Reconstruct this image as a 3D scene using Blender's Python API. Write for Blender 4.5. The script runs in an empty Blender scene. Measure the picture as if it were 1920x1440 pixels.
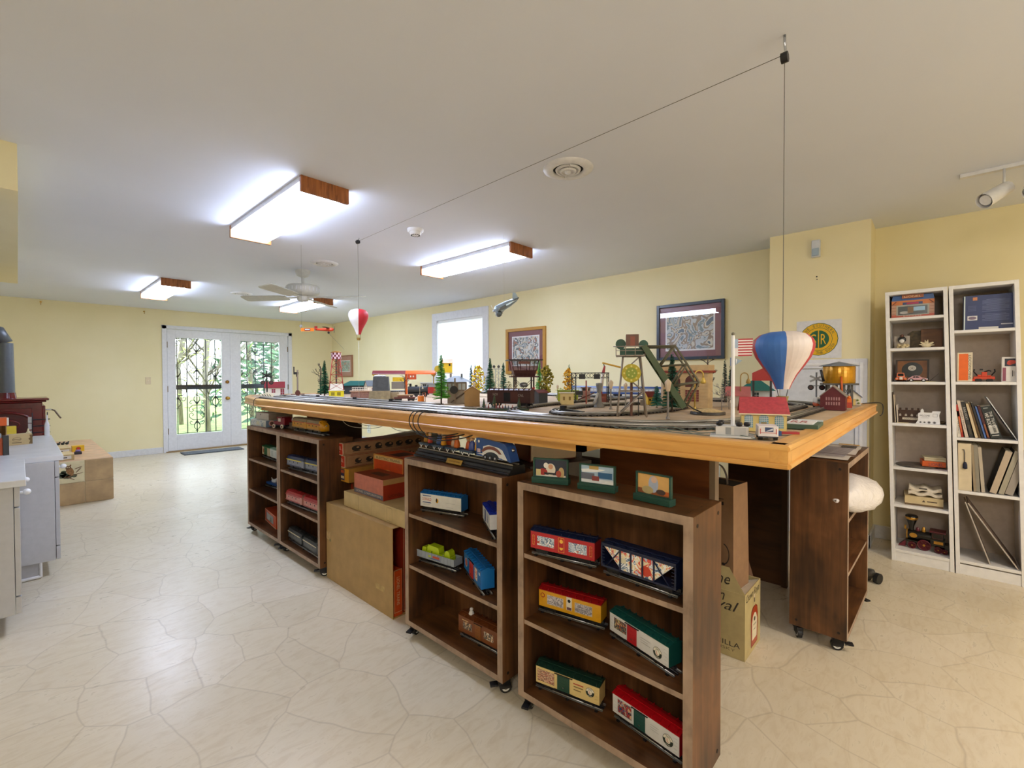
import bpy, math, random
from mathutils import Vector, Matrix
SC = bpy.context.scene
COL = SC.collection
PI = math.pi
R = math.radians
rnd = random.Random(7)

# ---------------------------------------------------------------- materials
def lin(h):
    h = h.lstrip('#')
    v = [int(h[i:i+2], 16)/255 for i in (0, 2, 4)]
    return tuple((c/12.92 if c <= .04045 else ((c+.055)/1.055)**2.4) for c in v) + (1,)
MATS = {}
def newmat(name):
    m = bpy.data.materials.new(name); m.use_nodes = True
    nt = m.node_tree
    return m, nt, nt.nodes['Principled BSDF']
def coords(nt, scale=(1, 1, 1), loc=(0, 0, 0), kind='Object'):
    tc = nt.nodes.new('ShaderNodeTexCoord'); mp = nt.nodes.new('ShaderNodeMapping')
    mp.inputs['Scale'].default_value = scale; mp.inputs['Location'].default_value = loc
    nt.links.new(tc.outputs[kind], mp.inputs['Vector'])
    return mp.outputs['Vector']
def noise(nt, vec, scale, detail=3, rough=.55, dist=0):
    n = nt.nodes.new('ShaderNodeTexNoise')
    n.inputs['Scale'].default_value = scale; n.inputs['Detail'].default_value = detail
    n.inputs['Roughness'].default_value = rough; n.inputs['Distortion'].default_value = dist
    nt.links.new(vec, n.inputs['Vector'])
    return n.outputs['Fac']
def ramp(nt, fac, stops, interp='LINEAR'):
    r = nt.nodes.new('ShaderNodeValToRGB'); cr = r.color_ramp; cr.interpolation = interp
    while len(cr.elements) < len(stops): cr.elements.new(.5)
    for e, (p, c) in zip(cr.elements, stops):
        e.position = p; e.color = lin(c) if isinstance(c, str) else c
    nt.links.new(fac, r.inputs['Fac'])
    return r.outputs['Color']
def bump(nt, b, fac, strength=.2, dist=.01):
    n = nt.nodes.new('ShaderNodeBump'); n.inputs['Strength'].default_value = strength
    n.inputs['Distance'].default_value = dist
    nt.links.new(fac, n.inputs['Height']); nt.links.new(n.outputs['Normal'], b.inputs['Normal'])
def shade(c, k):
    return '%02x%02x%02x' % tuple(max(0, min(255, int(int(c[i:i+2], 16)*k))) for i in (0, 2, 4))
def K(c, rough=.45, metal=0, var=.025, scale=30, emit=0, alpha=1):
    """plain surface in one colour with a little mottling"""
    key = (c, rough, metal, var, scale, emit)
    if key in MATS: return MATS[key]
    m, nt, b = newmat('paint_' + c)
    col = ramp(nt, noise(nt, coords(nt), scale), [(.3, shade(c, 1-var)), (.7, shade(c, 1+var))])
    nt.links.new(col, b.inputs['Base Color'])
    b.inputs['Roughness'].default_value = rough; b.inputs['Metallic'].default_value = metal
    if emit:
        b.inputs['Emission Color'].default_value = lin(c); b.inputs['Emission Strength'].default_value = emit
    MATS[key] = m
    return m
def wood(key, stops, scale, big=None, rough=.5, bmp=.08):
    """grain stretched along one axis (small scale component = grain direction)"""
    if key in MATS: return MATS[key]
    m, nt, b = newmat(key)
    f = noise(nt, coords(nt, scale), 1, 5, .6, .6)
    if big:
        g = noise(nt, coords(nt, big, (3, 5, 1)), 1, 3, .6, .4)
        mx = nt.nodes.new('ShaderNodeMix'); mx.data_type = 'FLOAT'; mx.inputs['Factor'].default_value = .62
        nt.links.new(f, mx.inputs['A']); nt.links.new(g, mx.inputs['B']); f = mx.outputs['Result']
    nt.links.new(ramp(nt, f, stops), b.inputs['Base Color'])
    b.inputs['Roughness'].default_value = rough
    if bmp: bump(nt, b, f, bmp, .004)
    MATS[key] = m
    return m
def art(key, cols, scale, seed=0, rough=.35, interp='CONSTANT', stretch=(1, 1, 1), coat=0):
    """busy printed picture made of colour patches"""
    if key in MATS: return MATS[key]
    m, nt, b = newmat('print_' + key)
    f = noise(nt, coords(nt, stretch, (seed*1.7, seed*.9, seed*2.3)), scale, 2.5, .6, .8)
    n = len(cols)
    lo, hi = .3, .7
    nt.links.new(ramp(nt, f, [(0 if i == 0 else lo+(hi-lo)*i/n, c) for i, c in enumerate(cols)], interp), b.inputs['Base Color'])
    b.inputs['Roughness'].default_value = rough; b.inputs['Coat Weight'].default_value = coat
    MATS[key] = m
    return m
def glassy(key, tint='ffffff', refl=.06, rough=0.0):
    if key in MATS: return MATS[key]
    m = bpy.data.materials.new(key); m.use_nodes = True; nt = m.node_tree
    nt.nodes.remove(nt.nodes['Principled BSDF'])
    t = nt.nodes.new('ShaderNodeBsdfTransparent'); g = nt.nodes.new('ShaderNodeBsdfGlossy'); x = nt.nodes.new('ShaderNodeMixShader')
    t.inputs['Color'].default_value = lin(tint); g.inputs['Roughness'].default_value = rough
    x.inputs['Fac'].default_value = refl
    nt.links.new(t.outputs[0], x.inputs[1]); nt.links.new(g.outputs[0], x.inputs[2])
    nt.links.new(x.outputs[0], nt.nodes['Material Output'].inputs['Surface'])
    MATS[key] = m
    return m

# ---------------------------------------------------------------- mesh builder
TXT = {}
def glyphs(s, shear=0):
    k = (s, shear)
    if k not in TXT:
        cu = bpy.data.curves.new('t', 'FONT'); cu.body = s; cu.resolution_u = 2; cu.shear = shear
        ob = bpy.data.objects.new('t', cu)
        COL.objects.link(ob)
        dg = bpy.context.evaluated_depsgraph_get()
        me = bpy.data.meshes.new_from_object(ob.evaluated_get(dg))
        vs = [v.co.copy() for v in me.vertices]; fs = [tuple(p.vertices) for p in me.polygons]
        bpy.data.objects.remove(ob); bpy.data.meshes.remove(me); bpy.data.curves.remove(cu)
        x0 = min(v.x for v in vs); x1 = max(v.x for v in vs); y0 = min(v.y for v in vs); y1 = max(v.y for v in vs)
        TXT[k] = ([((v.x-x0)/(x1-x0)-.5, (v.y-y0)/(y1-y0)-.5) for v in vs], fs, (x1-x0)/(y1-y0))
    return TXT[k]
class MB:
    def __init__(s): s.v = []; s.f = []; s.mi = []; s.sm = []; s.sl = []; s.M = Matrix()
    def at(s, x=0, y=0, z=0, rz=0, rx=0, ry=0):
        s.M = Matrix.Translation((x, y, z)) @ Matrix.Rotation(R(rz), 4, 'Z') @ Matrix.Rotation(R(ry), 4, 'Y') @ Matrix.Rotation(R(rx), 4, 'X'); return s
    def add(s, vs, fs, m, smooth=False):
        if m not in s.sl: s.sl.append(m)
        k = s.sl.index(m); n = len(s.v)
        s.v += [tuple(s.M @ Vector(v)) for v in vs]
        for f in fs: s.f.append([n+i for i in f]); s.mi.append(k); s.sm.append(smooth)
        return s
    def box(s, x0, y0, z0, x1, y1, z1, m, front=None):
        v = [(x, y, z) for z in (z0, z1) for y in (y0, y1) for x in (x0, x1)]
        fs = [(0, 2, 3, 1), (4, 5, 7, 6), (0, 1, 5, 4), (2, 6, 7, 3), (0, 4, 6, 2), (1, 3, 7, 5)]
        if front:   # another material on the -y face
            s.add(v, [fs[2]], front); s.add(v, fs[:2]+fs[3:], m)
        else: s.add(v, fs, m)
        return s
    def taper(s, x0, y0, z0, x1, y1, z1, k, m, ky=None):
        ky = k if ky is None else ky; cx, cy = (x0+x1)/2, (y0+y1)/2
        v = [(x, y, z0) for y in (y0, y1) for x in (x0, x1)] + [(cx+(x-cx)*k, cy+(y-cy)*ky, z1) for y in (y0, y1) for x in (x0, x1)]
        return s.add(v, [(0, 2, 3, 1), (4, 5, 7, 6), (0, 1, 5, 4), (2, 6, 7, 3), (0, 4, 6, 2), (1, 3, 7, 5)], m)
    def prism(s, pts, a, b, m, ax='z', smooth=False):
        f = {'z': lambda p, h: (p[0], p[1], h), 'y': lambda p, h: (p[0], h, p[1]), 'x': lambda p, h: (h, p[0], p[1])}[ax]
        n = len(pts); v = [f(p, a) for p in pts] + [f(p, b) for p in pts]
        s.add(v, [tuple(range(n))[::-1], tuple(range(n, 2*n))], m)
        return s.add(v, [(i, (i+1) % n, n+(i+1) % n, n+i) for i in range(n)], m, smooth)
    def cyl(s, p, q, r, m, r2=None, n=12, cap=True):
        p = Vector(p); q = Vector(q); r2 = r if r2 is None else r2
        d = (q-p).normalized(); u = d.orthogonal().normalized(); w = d.cross(u)
        v = [p+(u*math.cos(2*PI*i/n)+w*math.sin(2*PI*i/n))*r for i in range(n)] + [q+(u*math.cos(2*PI*i/n)+w*math.sin(2*PI*i/n))*r2 for i in range(n)]
        s.add(v, [(i, (i+1) % n, n+(i+1) % n, n+i) for i in range(n)], m, n > 6)
        if cap: s.add(v, [tuple(range(n))[::-1], tuple(range(n, 2*n))], m)
        return s
    def tube(s, pts, r, m, n=6, closed=False):
        pts = [Vector(p) for p in pts]; N = len(pts); v = []; u = None
        for i, p in enumerate(pts):
            a = pts[i-1] if (i or closed) else p; b = pts[(i+1) % N] if (i < N-1 or closed) else p
            d = (b-a).normalized()
            if u is None: u = d.orthogonal().normalized()
            u = (u-d*u.dot(d)); u = u.normalized() if u.length > 1e-6 else d.orthogonal().normalized()
            w = d.cross(u)
            v += [p+(u*math.cos(2*PI*k/n)+w*math.sin(2*PI*k/n))*r for k in range(n)]
        fs = []
        for i in range(N if closed else N-1):
            j = (i+1) % N
            fs += [(i*n+k, i*n+(k+1) % n, j*n+(k+1) % n, j*n+k) for k in range(n)]
        if not closed: fs += [tuple(range(n))[::-1], tuple(range((N-1)*n, N*n))]
        return s.add(v, fs, m, True)
    def lathe(s, prof, m, n=24, c=(0, 0, 0), mats=None):
        v = []; N = len(prof)
        for r, z in prof: v += [(c[0]+r*math.cos(2*PI*i/n), c[1]+r*math.sin(2*PI*i/n), c[2]+z) for i in range(n)]
        for i in range(n):
            mm = mats(i) if mats else m
            s.add([v[j*n+i] for j in range(N)] + [v[j*n+(i+1) % n] for j in range(N)], [(j, N+j, N+j+1, j+1) for j in range(N-1)], mm, True)
        for j, o in ((0, 1), (N-1, 0)):
            if prof[j][0] > 1e-4:
                f = list(range(n)); s.add(v[j*n:(j+1)*n], [f[::-1] if o else f], mats(0) if mats else m)
        return s
    def ball(s, c, r, m, n=10, k=(1, 1, 1)):
        pr = [(math.sin(PI*i/n)*r, -math.cos(PI*i/n)*r) for i in range(n+1)]
        v = []; h = n
        for a, z in pr: v += [(c[0]+a*k[0]*math.cos(2*PI*i/h), c[1]+a*k[1]*math.sin(2*PI*i/h), c[2]+z*k[2]) for i in range(h)]
        return s.add(v, [(j*h+i, j*h+(i+1) % h, (j+1)*h+(i+1) % h, (j+1)*h+i) for j in range(n) for i in range(h)], m, True)
    def poly(s, pts, m): return s.add(pts, [tuple(range(len(pts)))], m)
    def card(s, o, u, v, w, h, m):   # flat rectangle centred at o
        o = Vector(o); u = Vector(u).normalized()*w/2; v = Vector(v).normalized()*h/2
        return s.poly([o-u-v, o+u-v, o+u+v, o-u+v], m)
    def ell(s, o, u, v, rx, ry, m, n=20, a0=0, a1=360):
        o = Vector(o); u = Vector(u).normalized(); v = Vector(v).normalized()
        full = a1-a0 >= 360
        p = [o+u*rx*math.cos(R(a0+(a1-a0)*i/n))+v*ry*math.sin(R(a0+(a1-a0)*i/n)) for i in range(n if full else n+1)]
        return s.poly(p, m)
    def text(s, t, o, u, v, w, h, m, shear=0):
        vs, fs, asp = glyphs(t, shear); o = Vector(o); u = Vector(u).normalized(); v = Vector(v).normalized()
        if w is None: w = h*asp
        if h is None: h = w/asp
        return s.add([o+u*(x*w)+v*(y*h) for x, y in vs], fs, m)
    def build(s, name, par=None, bev=0, seg=2, loc=None, rz=0):
        me = bpy.data.meshes.new(name); me.from_pydata(s.v, [], s.f)
        for m in s.sl: me.materials.append(m)
        me.polygons.foreach_set('material_index', s.mi); me.polygons.foreach_set('use_smooth', s.sm); me.update()
        o = bpy.data.objects.new(name, me); COL.objects.link(o)
        if par: o.parent = par
        if loc: o.location = loc
        if rz: o.rotation_euler = (0, 0, R(rz))
        if bev:
            b = o.modifiers.new('edge', 'BEVEL'); b.width = bev; b.segments = seg; b.limit_method = 'ANGLE'; b.angle_limit = R(50)
        return o
def tag(o, label, cat, group=None, kind=None):
    o['label'] = label; o['category'] = cat
    if group: o['group'] = group
    if kind: o['kind'] = kind
    return o
def T(name, label, cat, loc=(0, 0, 0), rz=0, group=None):
    o = bpy.data.objects.new(name, None); COL.objects.link(o); o.empty_display_size = .05
    o.location = loc; o.rotation_euler = (0, 0, R(rz))
    return tag(o, label, cat, group)
def struct(b, name, par=None, bev=0):
    o = b.build(name, par, bev)
    if not par: o['kind'] = 'structure'
    return o
def dup(root, label=None, loc=None, rz=None, group=None, scale=None):
    def cp(o, par):
        c = o.copy(); COL.objects.link(c); c.parent = par
        for ch in list(o.children): cp(ch, c)
        return c
    r = cp(root, None)
    if label: r['label'] = label
    if loc: r.location = loc
    if rz is not None: r.rotation_euler = (0, 0, R(rz))
    if group: r['group'] = group
    if scale: r.scale = scale if isinstance(scale, tuple) else (scale,)*3
    return r
UX, UY, UZ = Vector((1, 0, 0)), Vector((0, 1, 0)), Vector((0, 0, 1))
# ---------------------------------------------------------------- setting
H = 2.374
def wallpaint():
    m, nt, b = newmat('pale_yellow_wall')
    v = coords(nt)
    nt.links.new(ramp(nt, noise(nt, v, 1.6, 4), [(.3, 'e5d9ab'), (.7, 'ebe0b7')]), b.inputs['Base Color'])
    b.inputs['Roughness'].default_value = .62
    bump(nt, b, noise(nt, v, 160, 2), .04, .002)
    return m
WALL = wallpaint()
def ceilpaint():
    m, nt, b = newmat('white_ceiling')
    v = coords(nt)
    nt.links.new(ramp(nt, noise(nt, v, .9, 3), [(.3, 'dadfec'), (.7, 'dfe4f1')]), b.inputs['Base Color'])
    b.inputs['Roughness'].default_value = .8
    bump(nt, b, noise(nt, v, 120, 2), .05, .002)
    return m
CEIL = ceilpaint()
def flagstone():
    m, nt, b = newmat('flagstone_vinyl')
    v = coords(nt)
    # wobble the coordinates so that the joints are not straight
    n = nt.nodes.new('ShaderNodeTexNoise'); n.inputs['Scale'].default_value = 2.6; n.inputs['Detail'].default_value = 2
    nt.links.new(v, n.inputs['Vector'])
    mx = nt.nodes.new('ShaderNodeMix'); mx.data_type = 'VECTOR'; mx.inputs['Factor'].default_value = .11
    nt.links.new(v, mx.inputs['A']); nt.links.new(n.outputs['Color'], mx.inputs['B'])
    mp = nt.nodes.new('ShaderNodeMapping'); mp.inputs['Rotation'].default_value = (0, 0, .35); mp.inputs['Scale'].default_value = (4.6, 3.6, 1)
    nt.links.new(mx.outputs['Result'], mp.inputs['Vector'])
    vo = nt.nodes.new('ShaderNodeTexVoronoi'); vo.voronoi_dimensions = '2D'; vo.feature = 'DISTANCE_TO_EDGE'; vo.inputs['Scale'].default_value = 1
    vc = nt.nodes.new('ShaderNodeTexVoronoi'); vc.voronoi_dimensions = '2D'; vc.inputs['Scale'].default_value = 1
    nt.links.new(mp.outputs['Vector'], vo.inputs['Vector']); nt.links.new(mp.outputs['Vector'], vc.inputs['Vector'])
    sp = nt.nodes.new('ShaderNodeSeparateColor'); nt.links.new(vc.outputs['Color'], sp.inputs['Color'])
    tint = ramp(nt, sp.outputs[0], [(0, 'c7b99d'), (.35, 'd2c5ab'), (.7, 'cdbfa3'), (1, 'd6cab4')])
    # fine layered streaks in the stone
    st = noise(nt, coords(nt, (9, 26, 1)), 1, 4, .65, 1.2)
    streak = ramp(nt, st, [(.3, 'c3b49b'), (.52, 'dad1bf'), (.75, 'e1d9ca')])
    m1 = nt.nodes.new('ShaderNodeMix'); m1.data_type = 'RGBA'; m1.inputs['Factor'].default_value = .42
    nt.links.new(tint, m1.inputs['A']); nt.links.new(streak, m1.inputs['B'])
    jf = ramp(nt, vo.outputs['Distance'], [(.0, 'c0c0c0'), (.008, '909090'), (.02, '000000')])
    m2 = nt.nodes.new('ShaderNodeMix'); m2.data_type = 'RGBA'
    nt.links.new(jf, m2.inputs['Factor']); nt.links.new(m1.outputs['Result'], m2.inputs['A']); m2.inputs['B'].default_value = lin('a89a84')
    nt.links.new(m2.outputs['Result'], b.inputs['Base Color'])
    rr = ramp(nt, st, [(.3, (.36,)*3+(1,)), (.7, (.26,)*3+(1,))])
    nt.links.new(rr, b.inputs['Roughness'])
    bump(nt, b, noise(nt, coords(nt, (12, 20, 1)), 1, 3), .12, .004)
    return m
WHT = K('e3e3e4', .35, 0, .02); WHT2 = K('d8d8da', .4, 0, .03)
BLACK = K('15151a', .4, 0, .1); IRON = K('1b1d26', .45, .3, .1); CHROME = K('c9ccd0', .22, 1, .03)
BRASS = K('c79a4b', .25, 1, .05); DARK = K('0a0a0b', .8)

f = MB(); f.box(-2.4, -2.6, -.1, 4.9, 9.55, 0, flagstone()); struct(f, 'floor')
f = MB(); f.box(-2.4, -2.6, H, 4.9, 9.55, H+.1, CEIL); struct(f, 'ceiling')
f = MB()   # far wall round the french door
f.box(-.8, 9.38, 0, 1.66, 9.5, H, WALL).box(3.67, 9.38, 0, 4.65, 9.5, H, WALL).box(1.66, 9.38, 2.085, 3.67, 9.5, H, WALL)
struct(f, 'wall_far')
f = MB()   # right wall round the window
f.box(4.53, 1.0, 0, 4.65, 4.74, H, WALL).box(4.53, 5.81, 0, 4.65, 9.38, H, WALL).box(4.53, 4.74, 0, 4.65, 5.81, .98, WALL).box(4.53, 4.74, 2.14, 4.65, 5.81, H, WALL)
struct(f, 'wall_right')
f = MB(); f.box(4.17, .348, 0, 4.66, .998, H, WALL); struct(f, 'wall_column')
f = MB(); f.box(4.487, -2.5, 0, 4.62, .348, H, WALL); struct(f, 'wall_recess')
f = MB(); f.box(-.78, 2.6, 0, -.66, 9.38, H, WALL).box(-2.3, 2.6, 0, -.78, 2.72, H, WALL).box(-2.35, -2.5, 0, -2.23, 2.6, H, WALL); struct(f, 'wall_left')
f = MB()   # back wall (behind the viewer) with an added, unseen opening that lets in fill daylight
f.box(-2.3, -2.56, 0, .3, -2.44, H, WALL).box(1.9, -2.56, 0, 4.6, -2.44, H, WALL).box(.3, -2.56, 0, 1.9, -2.44, .9, WALL).box(.3, -2.56, 2.1, 1.9, -2.44, H, WALL)
struct(f, 'wall_back')
f = MB(); f.box(-.66, 3.245, 2.149, .014, 6.42, H, WALL); struct(f, 'wall_soffit')
# baseboards
def base(name, segs):
    b = MB()
    for x0, y0, x1, y1 in segs: b.box(x0, y0, 0, x1, y1, .1, WHT2)
    struct(b, name, None, .004)
base('baseboard_far', [(-.66, 9.365, 1.62, 9.38), (3.71, 9.365, 4.53, 9.38)])
base('baseboard_right', [(4.515, 1.0, 4.53, 9.365)])
base('baseboard_recess', [(4.472, -.75, 4.487, .348), (4.155, .333, 4.472, .348), (4.155, .333, 4.17, .36)])

# ---- french door with iron grilles
DX0, DX1, DY = 1.695, 3.629, 9.38
casing = K('dcdde2', .35, 0, .02)
f = MB()
f.box(1.626, 9.362, 0, 1.69, 9.4, 2.12, casing).box(3.636, 9.362, 0, 3.704, 9.4, 2.12, casing).box(1.626, 9.362, 2.062, 3.704, 9.4, 2.12, casing)
f.box(1.66, 9.38, 0, 1.69, 9.5, 2.08, casing).box(3.636, 9.38, 0, 3.67, 9.5, 2.08, casing).box(1.66, 9.38, 2.062, 3.67, 9.5, 2.085, casing)
f.box(1.66, 9.34, 0, 3.67, 9.5, .018, K('9a7b4c', .4))
struct(f, 'trim_1', None, .004)
leafm = K('dfe0e4', .3, 0, .02)
def grille(b, x, zc, k=1, sides=(1, -1)):
    """one wrought ornament of three pairs of scrolls about the bar at x"""
    def t(pts, r=.0055): b.tube([(x+p*k, 0, zc+q*k) for p, q in pts], r, IRON, 5)
    for s in sides:
        for g in (1, -1):
            t([(0, g*.22), (s*.028, g*.185), (s*.03, g*.155), (0, g*.11)])
            t([(s*.002, g*.1), (s*.03, g*.148), (s*.062, g*.146), (s*.075, g*.12), (s*.064, g*.104), (s*.05, g*.116)])
            t([(s*.002, g*.09), (s*.045, g*.088), (s*.078, g*.055), (s*.08, g*.02), (s*.055, g*.005), (s*.035, g*.025), (s*.05, g*.045)], .006)
    for zz in (.12, -.12): b.ball((x, 0, zc+zz*k), .013, IRON, 6, (1, 1, 2))
    for zz in (.225, -.225): b.box(x-.024, -.005, zc+zz*k-.005, x+.024, .005, zc+zz*k+.005, IRON)
d1 = bpy.data.objects.new('door_1', None); COL.objects.link(d1); d1['kind'] = 'structure'
PANE = glassy('door_glass', 'f4fbff', .05)
for n, (x0, x1, g0, g1) in enumerate(((1.697, 2.634, 1.815, 2.49), (2.642, 3.627, 2.797, 3.474))):
    f = MB()
    f.box(x0, 9.39, .02, g0, 9.43, 2.058, leafm).box(g1, 9.39, .02, x1, 9.43, 2.058, leafm)
    f.box(g0, 9.39, .02, g1, 9.43, .288, leafm).box(g0, 9.39, 1.922, g1, 9.43, 2.058, leafm)
    if n == 0: f.box(x1-.012, 9.382, .02, x1+.012, 9.392, 2.058, leafm)
    leaf = f.build('door_leaf', d1, .003)
    f = MB(); f.box(g0, 9.408, .288, g1, 9.412, 1.922, PANE); f.build('glass_pane', leaf)
    f = MB(); xs = [1.844, 1.982, 2.122, 2.262, 2.404] if n == 0 else [2.80, 2.919, 3.062, 3.207, 3.352]
    f.M = Matrix.Translation((0, 9.46, 0))
    for i, x in enumerate(xs): f.box(x-.006, -.006, .29, x+.006, .006, 1.92, IRON)
    f.box(g0, -.006, .292, g1, .006, .3, IRON).box(g0, -.006, 1.912, g1, .006, 1.92, IRON)
    for i, z, k in ((2, 1.54, 1.45), (2, .645, 1.42), (0, 1.085, 1.6), (4, 1.085, 1.6)): grille(f, xs[i], z, k, (1, -1) if i == 2 or n == 0 and i == 4 else (1,) if i == 0 else (-1,))
    f.build('iron_grille', leaf)
    f = MB(); f.box(g0, 9.445, 1.045, g1, 9.475, 1.125, IRON); f.build('push_bar', leaf, .004)
    if n == 0:
        f = MB(); f.cyl((2.571, 9.392, 1.17), (2.571, 9.37, 1.17), .03, K('8a6a45', .3, .9), n=16).cyl((2.571, 9.37, 1.17), (2.571, 9.36, 1.17), .016, BRASS); f.build('deadbolt', leaf)
        f = MB(); f.cyl((2.571, 9.392, .876), (2.571, 9.382, .876), .032, BRASS, n=16).cyl((2.571, 9.385, .876), (2.571, 9.345, .876), .011, BRASS).ball((2.571, 9.33, .876), .028, BRASS, 12); f.build('door_knob', leaf)
    for z in (.35, 1.06, 1.8):
        hx = x0 if n == 0 else x1
        f = MB(); f.box(hx-.006, 9.374, z-.05, hx+.006, 9.392, z+.05, K('7b6d58', .35, .8)); f.build('hinge', leaf)
f = MB(); f.box(0, 0, 0, .86, .34, .012, K('3b3f44', .9, 0, .5, 90)); f.box(.02, .02, .012, .84, .32, .014, K('55585c', .95, 0, .5, 120))
o = f.build('door_mat', None, .004, loc=(1.80, 8.83, 0), rz=-2); tag(o, 'dark ribbed door mat lying before the french door', 'mat')

# ---- window with closed blind
win = bpy.data.objects.new('window_1', None); COL.objects.link(win); win['kind'] = 'structure'
f = MB()
for a in ((4.512, 4.635, .9, 4.56, 4.75, 2.25), (4.512, 5.80, .9, 4.56, 5.92, 2.25), (4.512, 4.75, 2.13, 4.56, 5.80, 2.25), (4.49, 4.61, .9, 4.56, 5.95, .98)): f.box(*a, casing)
f.build('window_frame', win, .004)
f = MB(); f.box(4.63, 4.74, .98, 4.636, 5.81, 2.14, PANE); f.build('glass_pane', win)
def blindmat():
    m, nt, b = newmat('white_blind'); b.inputs['Base Color'].default_value = lin('e6e6ea'); b.inputs['Roughness'].default_value = .5
    t = nt.nodes.new('ShaderNodeBsdfTranslucent'); t.inputs['Color'].default_value = lin('f0f0f4')
    x = nt.nodes.new('ShaderNodeMixShader'); x.inputs['Fac'].default_value = .3
    nt.links.new(b.outputs[0], x.inputs[1]); nt.links.new(t.outputs[0], x.inputs[2])
    nt.links.new(x.outputs[0], nt.nodes['Material Output'].inputs['Surface'])
    return m
f = MB(); bm_ = blindmat()
f.box(4.54, 4.755, 2.095, 4.58, 5.795, 2.13, bm_)
for i in range(66):
    z = 2.09-i*.0168
    f.poly([(4.545, 4.76, z-.017), (4.545, 5.79, z-.017), (4.562, 5.79, z+.004), (4.562, 4.76, z+.004)], bm_)
f.build('window_blind', win)

# ---- low access door on the column, under the round railway sign
d2 = bpy.data.objects.new('door_2', None); COL.objects.link(d2); d2['kind'] = 'structure'
f = MB()
for a in ((.36, 0, .43, 1.373), (.92, 0, .99, 1.373), (.43, 1.303, .92, 1.373)): f.box(4.148, a[0], a[1], 4.17, a[2], a[3], casing)
for a in ((.385, 0, .405, 1.345), (.945, 0, .965, 1.345), (.405, 1.325, .945, 1.345)): f.box(4.14, a[0], a[1], 4.15, a[2], a[3], WHT)
f.build('door_frame', d2, .004)
f = MB(); f.box(4.158, .432, .01, 4.17, .918, 1.301, K('d3d6da', .35)); f.build('door_leaf', d2, .003)

# ---- small wall fittings
f = MB(); f.box(1.405, 9.37, 1.145, 1.475, 9.38, 1.262, K('d9c7a2', .35)); o = T('light_switch', 'cream toggle light switch left of the french door', 'switch')
f.build('cover_plate', o, .003); f = MB(); f.box(1.434, 9.362, 1.19, 1.446, 9.372, 1.215, K('e4d6b6', .3)); f.build('toggle', o)
def outlet(x, y, z, label):
    o = T('wall_outlet', label, 'outlet', (x, y, z), -90, 'wall outlets under the layout table')
    f = MB(); f.box(-.06, -.008, -.085, .06, 0, .085, K('dfe3d8', .4)); f.build('cover_plate', o, .003)
    for dz in (.038, -.038):
        f = MB(); f.box(-.03, -.011, dz-.028, .03, -.007, dz+.028, K('cfd5c8', .4))
        for s in (-.011, .011): f.box(s-.002, -.0115, dz-.004, s+.002, -.0105, dz+.012, BLACK)
        f.build('socket', o)
outlet(4.53, 1.555, .33, 'white wall outlet seen beside the paper bag under the table')
outlet(4.53, 7.9, .27, 'white wall outlet low on the far part of the right wall')
for x, z, l in ((.24, 2.335, 'small brass hook at the left end of the wall top'), (1.40, 2.318, 'small brass hook high above the light switch')):
    f = MB(); f.cyl((0, 0, 0), (0, -.02, 0), .012, BRASS).tube([(0, -.02, 0), (0, -.04, -.01), (0, -.045, -.03), (0, -.03, -.04)], .004, BRASS)
    o = f.build('wall_hook', None, loc=(x, 9.38, z)); tag(o, l, 'hook', 'cup hooks along the far wall')
o = T('motion_sensor', 'small white motion sensor high on the yellow column', 'sensor', (4.17, .678, 2.218), -90)
f = MB(); f.box(-.028, -.035, -.065, .028, 0, .065, K('cfd3da', .35)); f.build('housing', o, .006)
f = MB(); f.box(-.024, -.046, -.058, .024, -.034, .0, K('9fb2c2', .2)); f.build('lens', o, .006)
o = T('screw_hole', 'pair of small dark screw holes below the motion sensor', 'hole', (4.17, .675, 2.0), -90)
f = MB(); f.cyl((0, 0, .008), (0, -.002, .008), .005, BLACK).cyl((.002, 0, -.012), (.002, -.002, -.012), .004, K('4a4334')); f.build('anchor', o)

# ---- ceiling fittings
OAK = wood('fixture_oak', [(.3, '6d3f1c'), (.5, '96592b'), (.7, 'b06d38')], (60, 60, 9), None, .4)
DIFF = K('d6e3ff', .5, 0, 0, 30, 15)
def fixture(x, y, w, label):
    o = T('ceiling_light', label, 'ceiling light', (x, y, H), 0, 'oak ended fluorescent ceiling lights')
    f = MB(); f.box(0, .02, -.03, w, 1.24, 0, WHT2); f.build('housing', o)
    f = MB(); p = [(.012, -.03), (w-.012, -.03), (w-.012, -.062), (w-.03, -.078), (.03, -.078), (.012, -.062)]
    f.prism(p, .022, 1.238, DIFF, 'y'); f.build('diffuser', o)
    for a in (0, 1.238):
        f = MB(); f.box(-.004, a, -.088, w+.004, a+.022, 0, OAK); f.build('end_panel', o, .002)
fixture(1.086, 2.59, .275, 'large oak-ended ceiling light hanging nearest on the left row')
fixture(2.805, 2.60, .272, 'long oak-ended ceiling light above the layout table near the window wall')
fixture(1.11, 6.375, .275, 'oak-ended ceiling light far left, left of the ceiling fan')
fixture(2.835, 6.39, .272, 'oak-ended ceiling light behind the ceiling fan')
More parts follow.
